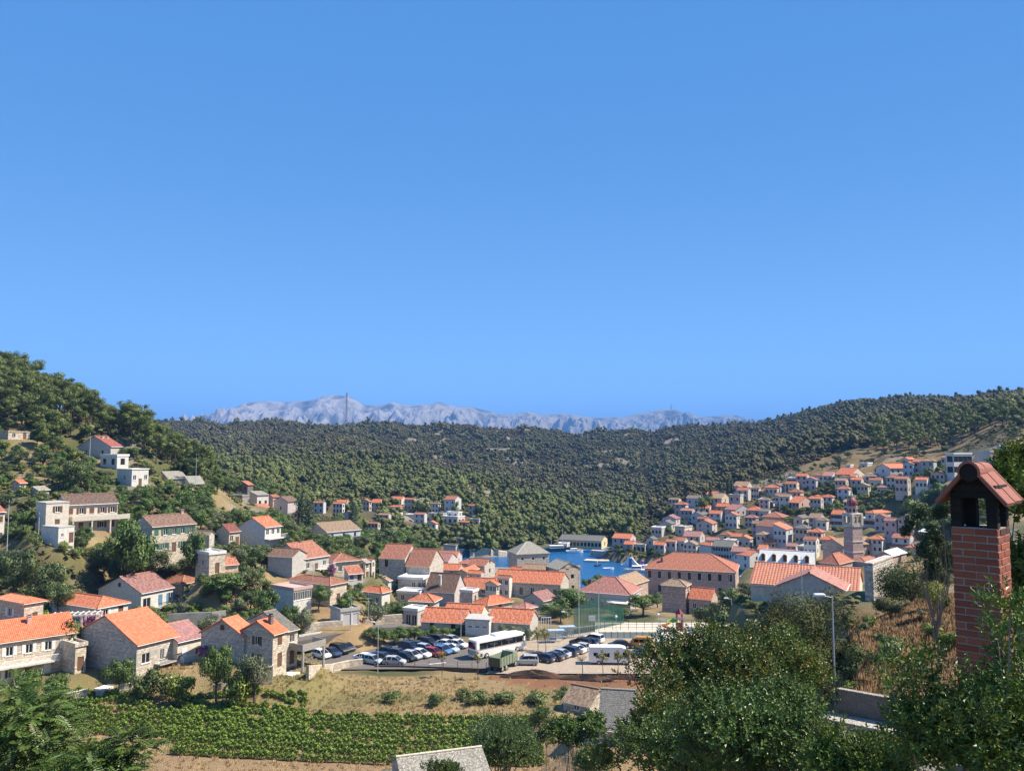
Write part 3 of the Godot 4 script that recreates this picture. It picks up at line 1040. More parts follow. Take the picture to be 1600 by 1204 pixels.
# ---------------------------------------------------------------- buildings
func wall_mat(k: String) -> StandardMaterial3D:
	match k:
		"white": return mat("w_white", lin(0.70, 0.68, 0.635), 0.9, tex.plaster, null, 0.2)
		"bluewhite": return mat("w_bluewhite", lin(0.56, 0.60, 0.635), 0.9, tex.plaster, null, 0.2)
		"cream": return mat("w_cream", lin(0.71, 0.645, 0.55), 0.9, tex.plaster, null, 0.2)
		"yellow": return mat("w_yellow", lin(0.74, 0.62, 0.40), 0.9, tex.plaster, null, 0.2)
		"pink": return mat("w_pink", lin(0.62, 0.42, 0.37), 0.9, tex.plaster, null, 0.2)
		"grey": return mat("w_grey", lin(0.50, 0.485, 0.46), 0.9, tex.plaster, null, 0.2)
		"dark": return mat("w_dark", lin(0.20, 0.17, 0.15), 0.9, tex.plaster, null, 0.2)
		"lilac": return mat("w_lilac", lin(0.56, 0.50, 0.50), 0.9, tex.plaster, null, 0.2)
		"concrete": return mat("w_concrete", lin(0.42, 0.40, 0.37), 0.95, tex.plaster, tex.ground_n, 0.25, 0.0, 0.3)
		"stone": return mat("w_stone", lin(0.71, 0.645, 0.55), 0.95, tex.stone, tex.stone_n, 0.25, 0.0, 0.7)
		"stonepink": return mat("w_stonepink", lin(0.60, 0.47, 0.43), 0.95, tex.stone, tex.stone_n, 0.25, 0.0, 0.7)
		_: return mat("w_stonegrey", lin(0.63, 0.605, 0.565), 0.95, tex.stone, tex.stone_n, 0.25, 0.0, 0.7)

func roof_col(k: String) -> Color:
	return {"orange": Color(0.64, 0.205, 0.10), "terra": Color(0.48, 0.185, 0.110), "red": Color(0.34, 0.105, 0.078), "pink": Color(0.47, 0.215, 0.175), "brown": Color(0.24, 0.14, 0.095),
		"tan": Color(0.40, 0.265, 0.165), "greytile": Color(0.29, 0.23, 0.175), "slab": Color(0.66, 0.60, 0.50), "grey": Color(0.33, 0.31, 0.28), "white": Color(0.82, 0.81, 0.79)}[k]

# old and new tiles: each roof is a little darker, paler or browner than the next
func aged(k: String, n: int) -> Color:
	var c := roof_col(k)
	if k == "orange":
		n = [0, 2, 0, 3, 2][n % 5]
	var f: Array = [[1.0, 1.0, 1.0], [0.84, 0.92, 1.0], [1.06, 1.14, 1.2], [0.92, 1.06, 1.16], [0.74, 0.86, 0.95]][n % 5]
	return Color(c.r * f[0], c.g * f[1], c.b * f[2])

func roof_mat(k: String, n := 0) -> StandardMaterial3D:
	var c := aged(k, n)
	if k in ["slab", "grey", "white"]:
		return mat("r_" + k, c.linear_to_srgb(), 0.9, tex.slab if k != "white" else tex.plaster, tex.slab_n if k != "white" else null, 0.35, 0.0, 0.6)
	return mat("r_%s_%d" % [k, n % 5], c.linear_to_srgb(), 0.85, tex.tile, tex.tile_n, 0.333, 0.0, 0.8)

func glass() -> StandardMaterial3D:
	return mat("glass", lin(0.018, 0.022, 0.028), 0.08)

func trim(k := "white") -> StandardMaterial3D:
	var c: Color = {"white": lin(0.78, 0.77, 0.74), "green": lin(0.05, 0.16, 0.10), "blue": lin(0.10, 0.22, 0.36), "brown": lin(0.15, 0.075, 0.04), "stone": lin(0.66, 0.60, 0.50), "grey": lin(0.35, 0.35, 0.35), "black": lin(0.03, 0.03, 0.03), "metal": lin(0.45, 0.46, 0.47)}[k]
	return mat("t_" + k, c, 0.7)

# one wall with real openings; o its lower corner, dx its run, nrm outwards; holes in metres from o
func wall_face(b: MB, o: Vector3, dx: Vector3, w: float, h: float, sink: float, holes: Array) -> void:
	var nrm := dx.cross(Vector3.UP)
	var xs := [0.0, w]
	var ys := [-sink, h]
	for q in holes:
		for e in [q[0], q[0] + q[2]]:
			if not xs.has(e): xs.append(e)
		for e in [q[1], q[1] + q[3]]:
			if not ys.has(e): ys.append(e)
	xs.sort()
	ys.sort()
	for i in xs.size() - 1:
		var y0 := 0
		while y0 < ys.size() - 1:
			var cx: float = (xs[i] + xs[i + 1]) * 0.5
			var open := func(j: int) -> bool:
				var cy: float = (ys[j] + ys[j + 1]) * 0.5
				for q in holes:
					if cx > q[0] and cx < q[0] + q[2] and cy > q[1] and cy < q[1] + q[3]:
						return true
				return false
			if open.call(y0):
				y0 += 1
				continue
			var y1 := y0 + 1
			while y1 < ys.size() - 1 and not open.call(y1):
				y1 += 1
			var p := func(x: float, y: float) -> Vector3: return o + dx * x + Vector3(0, y, 0)
			var u0 := Vector2(xs[i], ys[y0])
			b.quad(p.call(xs[i], ys[y0]), p.call(xs[i], ys[y1]), p.call(xs[i + 1], ys[y1]), p.call(xs[i + 1], ys[y0]),
				u0, Vector2(xs[i], ys[y1]), Vector2(xs[i + 1], ys[y1]), Vector2(xs[i + 1], ys[y0]))
			y0 = y1
	for q in holes:
		var a: Vector3 = o + dx * q[0] + Vector3(0, q[1], 0)
		var c: Vector3 = a + dx * q[2]
		var t: Vector3 = Vector3(0, q[3], 0)
		var n: Vector3 = -nrm * (q[4] if q.size() > 4 else 0.2)
		b.sheet(a, a + n, a + n + t, a + t)
		b.sheet(c + n, c, c + t, c + n + t)
		b.sheet(a + t, a + n + t, c + n + t, c + t)
		b.sheet(a + n, a, c, c + n)

# roof slab: a flat polygon with thickness; u along "run", v up the slope
func slab(b: MB, pts: Array, run: Vector3, thick: float) -> void:
	var n: Vector3 = (pts[2] - pts[0]).cross(pts[1] - pts[0]).normalized()
	if n.y < 0.0:
		n = -n
	var up := n.cross(run).normalized()
	if up.y < 0.0:
		up = -up
	var uvs := []
	for p in pts:
		uvs.append(Vector2((p - pts[0]).dot(run), -(p - pts[0]).dot(up)))
	var down := Vector3(0, -thick, 0)
	for k in range(1, pts.size() - 1):
		if (pts[k + 1] - pts[0]).cross(pts[k] - pts[0]).y > 0.0:
			b.tri(pts[0], pts[k], pts[k + 1], uvs[0], uvs[k], uvs[k + 1])
		else:
			b.tri(pts[0], pts[k + 1], pts[k], uvs[0], uvs[k + 1], uvs[k])
		b.tri(pts[0] + down, pts[k] + down, pts[k + 1] + down, uvs[0], uvs[k], uvs[k + 1])
	for k in pts.size():
		var q: Vector3 = pts[(k + 1) % pts.size()]
		b.quad(pts[k], q, q + down, pts[k] + down, uvs[k], uvs[(k + 1) % pts.size()], uvs[(k + 1) % pts.size()] + Vector2(0, thick), uvs[k] + Vector2(0, thick))

# barrel tiles laid in courses over the same polygon
func tiles(b: MB, pts: Array, run: Vector3, base: Color, r: RandomNumberGenerator, tw := 0.26, tl := 0.38, spread := 0.2) -> void:
	var n: Vector3 = (pts[2] - pts[0]).cross(pts[1] - pts[0]).normalized()
	if n.y < 0.0:
		n = -n
	var up := n.cross(run).normalized()
	if up.y < 0.0:
		up = -up
	var lo := 1e9
	var hi := -1e9
	var flat := []
	for p in pts:
		var q := Vector2((p - pts[0]).dot(run), (p - pts[0]).dot(up))
		flat.append(q)
		lo = minf(lo, q.y)
		hi = maxf(hi, q.y)
	var rows := maxi(1, int(round((hi - lo) / tl)))
	var step := (hi - lo) / rows
	b.use_col = true
	for j in rows:
		var v0 := lo + j * step
		var v1 := v0 + step * 1.08
		var mid := v0 + step * 0.5
		var l := 1e9
		var g := -1e9
		for k in flat.size():
			var a: Vector2 = flat[k]
			var c: Vector2 = flat[(k + 1) % flat.size()]
			if (a.y - mid) * (c.y - mid) < 0.0:
				var u := lerpf(a.x, c.x, (mid - a.y) / (c.y - a.y))
				l = minf(l, u)
				g = maxf(g, u)
		if g <= l:
			continue
		var k0 := int(ceil(l / tw))
		for i in range(k0, int(floor(g / tw))):
			var u := i * tw
			var lift := n * 0.045
			var t := r.randf_range(1.0 - spread, 1.0 + spread)
			var w := r.randf_range(-0.04, 0.04)
			b.tint = Color(base.r * t, base.g * t * (1.0 + w), base.b * t * (1.0 + w * 1.5))
			var at := func(uu: float, vv: float, hh: float) -> Vector3: return pts[0] + run * uu + up * vv + n * hh
			var prof := [[0.0, 0.012], [0.22, 0.07], [0.5, 0.092], [0.78, 0.07], [1.0, 0.012]]
			for k in 4:
				var x0: float = u + prof[k][0] * tw
				var x1: float = u + prof[k + 1][0] * tw
				var h0: float = prof[k][1]
				var h1: float = prof[k + 1][1]
				b.quad(at.call(x0, v0, h0 + 0.035), at.call(x0, v1, h0), at.call(x1, v1, h1), at.call(x1, v0, h1 + 0.035))
			b.quad(at.call(u, v0, 0.0), at.call(u + tw * 0.3, v0, 0.11), at.call(u + tw * 0.7, v0, 0.11), at.call(u + tw, v0, 0.0))
	b.tint = Color.WHITE

# a row of half-round cover tiles along a ridge or hip
func caps(b: MB, p: Vector3, q: Vector3, rad := 0.13) -> void:
	var n := maxi(1, int(p.distance_to(q) / 0.42))
	var ax := (q - p).normalized()
	var s := ax.cross(Vector3.UP).normalized()
	var up := s.cross(ax)
	for i in n:
		var a := p.lerp(q, float(i) / n)
		var c := p.lerp(q, (i + 1.0) / n)
		for k in 4:
			var t0 := PI * k / 4.0
			var t1 := PI * (k + 1) / 4.0
			var r0 := rad * 1.1
			b.quad(a + (s * cos(t0) + up * sin(t0)) * r0, a + (s * cos(t1) + up * sin(t1)) * r0, c + (s * cos(t1) + up * sin(t1)) * rad, c + (s * cos(t0) + up * sin(t0)) * rad)

func window_frame(w: float, h: float, style: String) -> ArrayMesh:
	var key := "wf%.2f_%.2f_%s" % [w, h, style]
	if meshes.has(key):
		return meshes[key]
	var b := MB.new()
	var f := 0.07
	b.box(Vector3(0, 0, -0.14), Vector3(f, h, -0.06))
	b.box(Vector3(w - f, 0, -0.14), Vector3(w, h, -0.06))
	b.box(Vector3(f, 0, -0.14), Vector3(w - f, f, -0.06))
	b.box(Vector3(f, h - f, -0.14), Vector3(w - f, h, -0.06))
	if style != "far":
		b.box(Vector3(w * 0.5 - 0.035, f, -0.135), Vector3(w * 0.5 + 0.035, h - f, -0.055))
		b.box(Vector3(-0.08, -0.08, -0.02), Vector3(w + 0.08, 0.0, 0.08))
	meshes[key] = b.mesh()
	return meshes[key]

func pane_mesh(w: float, h: float) -> ArrayMesh:
	var key := "pn%.2f_%.2f" % [w, h]
	if not meshes.has(key):
		meshes[key] = box_mesh(Vector3(0.02, 0.02, -0.19), Vector3(w - 0.02, h - 0.02, -0.12))
	return meshes[key]

func shutter_mesh(w: float, h: float) -> ArrayMesh:
	var key := "sh%.2f_%.2f" % [w, h]
	if not meshes.has(key):
		var b := MB.new()
		b.box(Vector3(0, 0, 0.012), Vector3(w, h, 0.05))
		for i in 5:
			b.box(Vector3(0.05, h * (0.06 + 0.19 * i), 0.052), Vector3(w - 0.05, h * (0.06 + 0.19 * i) + h * 0.12, 0.066))
		meshes[key] = b.mesh()
	return meshes[key]

# puts a window into an opening of a wall: face "R" or "L" of that house
func window_at(h: Node3D, face: String, o: Vector3, dx: Vector3, q: Array, style: String, shut: String, frame := "white") -> void:
	var turn := atan2(-dx.z, dx.x)
	var w: float = q[2]
	var tall: float = q[3]
	var fr := put("window", window_frame(w, tall, style), trim(frame), h, o + dx * q[0] + Vector3(0, q[1], 0), turn)
	put("pane", pane_mesh(w, tall), glass(), fr)
	if shut != "":
		var m := trim(shut)
		if rng.randf() < 0.25:
			put("shutter", shutter_mesh(w * 0.5, tall), m, fr, Vector3(0, 0, 0.0))
			put("shutter", shutter_mesh(w * 0.5, tall), m, fr, Vector3(w * 0.5, 0, 0.0))
		else:
			put("shutter", shutter_mesh(w * 0.5, tall), m, fr, Vector3(-w * 0.5 - 0.03, 0, 0.0))
			put("shutter", shutter_mesh(w * 0.5, tall), m, fr, Vector3(w + 0.03, 0, 0.0))

func holes_for(w: float, h: float, floors: int, n: int, ww: float, wh: float, o: Dictionary, door: bool) -> Array:
	var out := []
	if n <= 0:
		return out
	var storey := h / floors
	var skip: float = o.get("skip", 0.0)
	for f in floors:
		for k in n:
			if f == 0 and o.get("blind", false):
				continue
			if skip > 0.0 and rng.randf() < skip:
				continue
			var x := w * (k + 0.5) / n - ww * 0.5
			if door and f == 0 and k == n / 2:
				out.append([x, 0.05, maxf(ww, 1.0), minf(2.15, storey * 0.8), 0.2, "door"])
			else:
				out.append([x, f * storey + (storey - wh) * 0.52, ww, wh])
	return out

# Measures come from the photograph: px of the three visible upright edges, py of base and eaves at the middle one, the depth, and the angle of the front.
func house(spec: Array) -> Node3D:
	var called: String = spec[0]
	var label: String = spec[1]
	var short: String = spec[2]
	var d: float = spec[3]
	var xl: float = spec[4]
	var xm: float = spec[5]
	var xr: float = spec[6]
	var yb: float = spec[7]
	var ye: float = spec[8]
	var al := deg_to_rad(spec[9])
	var roof: String = spec[10]
	var wm: String = spec[11]
	var rm: String = spec[12]
	var o: Dictionary = spec[13] if spec.size() > 13 else {}
	# the angle counts from the line of sight on the west side; on the east both fronts must stay in view
	var az := atan((xm - 800.0) / FOCAL)
	if az < 0.0:
		al += az * 0.85
	else:
		al = maxf(al, az + deg_to_rad(15.0))
	if o.has("al"):
		al = deg_to_rad(o.al)
	var m := spot(xm, yb, d)
	var top := spot(xm, ye, d)
	var h := top.y - m.y
	var ul := Vector3(-cos(al), 0, -sin(al))
	var ur := Vector3(sin(al), 0, -cos(al))
	var solve := func(u: Vector3, px: float) -> float:
		var kx := (px - 800.0) / FOCAL
		var p := deg_to_rad(PITCH)
		var f0 := -m.z * cos(p) + (m.y - EYE) * sin(p)
		return (kx * f0 - m.x) / (u.x + kx * u.z * cos(p))
	var wl: float = o.wL if o.has("wL") else clampf(solve.call(ul, xl), 1.5, 60.0)
	var wr: float = o.wR if o.has("wR") else clampf(solve.call(ur, xr), 1.5, 60.0)
	if not o.has("wL"): wl = minf(wl, 2.2 * wr + 2.0)
	if not o.has("wR"): wr = minf(wr, 2.6 * wl + 1.0)
	var t := thing(called, label, o.get("cat", "house"), m, PI / 2 - al, o.get("group", ""))
	var ctr := m + ul * wl * 0.5 + ur * wr * 0.5
	var rad := maxf(wl, wr) * 0.5
	for q in [m, ctr, m + ul * wl, m + ur * wr]:
		anchor(q.x, -q.z, m.y - 0.05, clampf(rad, 5.0, 9.0))
	var tall := (h + wl * 0.2) * FOCAL / d
	plots.append([ctr.x, ctr.z, rad, Rect2(xl, ye - (4 if roof == "f" else 12), maxf(xr - xl, 4), maxf(yb - ye, 4)), d, short])
	t.set_meta("size", Vector3(wr, h, wl))
	# walls
	var floors: int = o.fl if o.has("fl") else maxi(1, int(round(h / 2.9)))
	var far := d > 240.0
	var ww: float = o.get("ww", 0.95)
	var wh: float = minf(o.get("wh", 1.35), h / floors * 0.62)
	var nl: int = o.nL if o.has("nL") else int(wl / 4.2)
	var nr: int = o.nR if o.has("nR") else int(wr / 3.1)
	var hr := holes_for(wr, h, floors, nr, ww, wh, o, o.get("door", not far))
	var hl := holes_for(wl, h, floors, nl, ww, wh, o, false)
	if o.has("holesR"): hr = o.holesR
	if o.has("holesL"): hl = o.holesL
	var b := MB.new()
	var sink := 3.0
	wall_face(b, Vector3.ZERO, Vector3(1, 0, 0), wr, h, sink, hr)
	wall_face(b, Vector3(0, 0, -wl), Vector3(0, 0, 1), wl, h, sink, hl)
	wall_face(b, Vector3(wr, 0, -wl), Vector3(-1, 0, 0), wr, h, sink, [])
	wall_face(b, Vector3(wr, 0, 0), Vector3(0, 0, -1), wl, h, sink, [])
	# roof
	var over: float = o.get("over", 0.35)
	var slope: float = o.get("slope", 0.42)
	var th := 0.14
	var faces := []      # polygons with their run
	var ridges := []
	var lift := 0.04
	match roof:
		"g", "G":
			var along_x := roof == "g"
			var half := (wl if along_x else wr) * 0.5
			var rise := half * slope
			var a0 := 0.0 - 0.18
			var a1 := (wr if along_x else wl) + 0.18
			var at := func(run: float, side: float, y: float) -> Vector3:
				return Vector3(run, y, -side) if along_x else Vector3(side, y, -run)
			var ye0 := h - over * slope + lift
			var rd := Vector3(1, 0, 0) if along_x else Vector3(0, 0, -1)
			faces.append([[at.call(a0, -over, ye0), at.call(a1, -over, ye0), at.call(a1, half, h + rise + lift), at.call(a0, half, h + rise + lift)], rd])
			faces.append([[at.call(a0, half * 2 + over, ye0), at.call(a1, half * 2 + over, ye0), at.call(a1, half, h + rise + lift), at.call(a0, half, h + rise + lift)], rd])
			ridges.append([at.call(a0, half, h + rise + 0.05), at.call(a1, half, h + rise + 0.05)])
			var e := wr if along_x else wl
			for end in [0.0, e]:
				var g0: Vector3 = at.call(end, 0, h)
				var g1: Vector3 = at.call(end, half * 2, h)
				var g2: Vector3 = at.call(end, half, h + rise - 0.1)
				b.tri(g0, g2, g1, Vector2(0, h), Vector2(half, h + rise), Vector2(half * 2, h))
			# a small attic opening with its own pane
			if o.get("attic", false):
				var fw := put("window", window_frame(0.7, 0.8, "far"), trim("brown"), t, Vector3(-0.02, h + rise * 0.28, -half - 0.35) if along_x else Vector3(half - 0.35, h + rise * 0.28, 0.16), -PI / 2 if along_x else 0.0)
				if along_x: fw.position.x = -0.16
				put("pane", pane_mesh(0.7, 0.8), glass(), fw)
		"h", "p":
			var half := minf(wl, wr) * 0.5
			var rise := half * slope
			var ye0 := h - over * slope + lift
			var c00 := Vector3(-over, ye0, over)
			var c10 := Vector3(wr + over, ye0, over)
			var c11 := Vector3(wr + over, ye0, -wl - over)
			var c01 := Vector3(-over, ye0, -wl - over)
			var r0: Vector3
			var r1: Vector3
			var yr := h + rise + lift
			if wr >= wl:
				r0 = Vector3(half, yr, -wl * 0.5)
				r1 = Vector3(wr - half, yr, -wl * 0.5)
				faces.append([[c00, c10, r1, r0], Vector3(1, 0, 0)])
				faces.append([[c11, c01, r0, r1], Vector3(-1, 0, 0)])
				faces.append([[c01, c00, r0], Vector3(0, 0, 1)])
				faces.append([[c10, c11, r1], Vector3(0, 0, -1)])
				ridges.append([c00, r0]); ridges.append([c01, r0]); ridges.append([c10, r1]); ridges.append([c11, r1])
			else:
				r0 = Vector3(wr * 0.5, yr, -half)
				r1 = Vector3(wr * 0.5, yr, -wl + half)
				faces.append([[c00, c10, r0], Vector3(1, 0, 0)])
				faces.append([[c11, c01, r1], Vector3(-1, 0, 0)])
				faces.append([[c01, c00, r0, r1], Vector3(0, 0, 1)])
				faces.append([[c10, c11, r1, r0], Vector3(0, 0, -1)])
				ridges.append([c00, r0]); ridges.append([c10, r0]); ridges.append([c01, r1]); ridges.append([c11, r1])
			if r0.distance_to(r1) > 0.3:
				ridges.append([r0, r1])
		"s":   # one slope that falls towards the front wall R
			var rise := wl * slope
			faces.append([[Vector3(-0.15, h - over * slope + lift, over), Vector3(wr + 0.15, h - over * slope + lift, over), Vector3(wr + 0.15, h + rise + lift, -wl), Vector3(-0.15, h + rise + lift, -wl)], Vector3(1, 0, 0)])
			b.tri(Vector3(0, h, 0), Vector3(0, h, -wl), Vector3(0, h + rise - 0.1, -wl), Vector2(0, h), Vector2(wl, h), Vector2(wl, h + rise))
			b.tri(Vector3(wr, h, 0), Vector3(wr, h, -wl), Vector3(wr, h + rise - 0.1, -wl), Vector2(0, h), Vector2(wl, h), Vector2(wl, h + rise))
			wall_face(b, Vector3(wr, h, -wl), Vector3(-1, 0, 0), wr, rise - 0.1, 0.0, [])
	put("wall", b.mesh(), wall_mat(wm), t)
	var rn: Node3D
	if roof == "f":
		var e: float = o.get("eave", 0.18)
		var p := MB.new()
		p.box(Vector3(-e, h - 0.12, -wl - e), Vector3(wr + e, h + 0.14, e))
		if o.get("parapet", true):
			for q in [[-e, -e + 0.2, -wl - e, e], [wr + e - 0.2, wr + e, -wl - e, e], [-e + 0.2, wr + e - 0.2, e - 0.2, e], [-e + 0.2, wr + e - 0.2, -wl - e, -wl - e + 0.2]]:
				p.box(Vector3(q[0], h + 0.142, q[2]), Vector3(q[1], h + 0.5, q[3]))
		rn = put("roof", p.mesh(), roof_mat(rm) if rm in ["white", "slab"] else wall_mat(rm), t)
	elif not faces.is_empty():
		var p := MB.new()
		for f in faces:
			slab(p, f[0], f[1], th)
		var age: int = o.get("age", int(d * 7.0 + xm) % 5)
		rn = put("roof", p.mesh(), roof_mat(rm, age), t)
		if d < 270.0:
			for f in faces:
				var gu := MB.new()
				var e0: Vector3 = f[0][0] + Vector3(0, -0.09, 0)
				var e1: Vector3 = f[0][1] + Vector3(0, -0.09, 0)
				gu.tube(e0, e1, 0.075, 0.075, 5)
				put("gutter", gu.mesh(), trim("stone" if wm.begins_with("stone") else "white"), rn)
		if o.get("tiles", d < 146.0 and not rm in ["slab", "grey", "white"]):
			var r := RandomNumberGenerator.new()
			r.seed = int(d * 100 + xm)
			var q := MB.new()
			for f in faces:
				tiles(q, f[0], f[1], aged(rm, age), r, o.get("tw", 0.27), o.get("tl", 0.40), o.get("vary", 0.22))
			var vm := mat("barrel_tile", Color.WHITE, 0.85)
			vm.vertex_color_use_as_albedo = true
			var tn := put("tiles", q.mesh(), vm, rn)
			tn.set_meta("kind", "stuff")
		if not ridges.is_empty():
			var q := MB.new()
			for g in ridges:
				caps(q, g[0], g[1], 0.14 if rm != "slab" else 0.09)
			put("ridge_tiles", q.mesh(), mat("cap_" + rm, (roof_col(rm) * 0.9).linear_to_srgb(), 0.9), rn)
	# openings
	var shut: String = o.get("sh", "")
	var fr: String = o.get("frame", "white" if d < 300 else "grey")
	for q in hr:
		if q.size() > 5:
			var dn := put("door", box_mesh(Vector3(0.01, 0.0, -0.18), Vector3(q[2] - 0.01, q[3] - 0.01, -0.1)), trim(o.get("doorcol", "brown")), t, Vector3(q[0], q[1], 0))
			if not far:
				put("handle", box_mesh(Vector3(q[2] - 0.2, 1.0, -0.098), Vector3(q[2] - 0.1, 1.06, -0.05)), trim("metal"), dn)
		else:
			window_at(t, "R", Vector3.ZERO, Vector3(1, 0, 0), q, "far" if far else "near", shut if q.size() < 5 else "", fr)
	for q in hl:
		window_at(t, "L", Vector3(0, 0, -wl), Vector3(0, 0, 1), q, "far" if far else "near", shut if q.size() < 5 else "", fr)
	# chimneys on the roof
	for q in o.get("chim", []):
		chimney_on(rn if rn else t, Vector3(q[0] * wr, h + q[2], -q[1] * wl), q[3] if q.size() > 3 else "white")
	return t

func chimney_on(parent: Node, at: Vector3, k := "white") -> void:
	var b := MB.new()
	b.box(Vector3(-0.3, -1.2, -0.3), Vector3(0.3, 1.1, 0.3))
	b.box(Vector3(-0.38, 1.1, -0.38), Vector3(0.38, 1.2, 0.38))
	b.box(Vector3(-0.2, 1.2, -0.2), Vector3(-0.1, 1.45, 0.2))
	b.box(Vector3(0.1, 1.2, -0.2), Vector3(0.2, 1.45, 0.2))
	b.box(Vector3(-0.36, 1.45, -0.36), Vector3(0.36, 1.53, 0.36))
	put("chimney", b.mesh(), wall_mat(k), parent, at)

# balcony along face R from x0 to x1 (metres), floor at y
func balcony(h: Node3D, x0: float, x1: float, y: float, out: float, solid := true, k := "white", posts := false) -> void:
	var b := MB.new()
	b.box(Vector3(x0, y - 0.18, 0.004), Vector3(x1, y, out))
	var n := put("balcony", b.mesh(), wall_mat(k), h)
	var r := MB.new()
	if solid:
		r.box(Vector3(x0, y, out - 0.1), Vector3(x1, y + 0.9, out))
		r.box(Vector3(x0, y, 0.006), Vector3(x0 + 0.1, y + 0.9, out - 0.1))
		r.box(Vector3(x1 - 0.1, y, 0.006), Vector3(x1, y + 0.9, out - 0.1))
		put("parapet", r.mesh(), wall_mat(k), n)
	else:
		r.box(Vector3(x0, y + 0.92, out - 0.07), Vector3(x1, y + 1.0, out))
		var c := int((x1 - x0) / 0.16)
		for i in c + 1:
			var x := lerpf(x0, x1 - 0.04, i / float(c))
			r.box(Vector3(x, y, out - 0.05), Vector3(x + 0.03, y + 0.92, out - 0.02))
		put("railing", r.mesh(), trim("white" if k == "white" else "black"), n)
	if posts:
		var k2 := maxi(2, int((x1 - x0) / 3.2) + 1)
		for i in k2:
			var x := lerpf(x0 + 0.12, x1 - 0.42, i / float(k2 - 1))
			put("post", box_mesh(Vector3(x, -1.0, out - 0.36), Vector3(x + 0.3, y - 0.18, out - 0.06)), wall_mat(k), h)

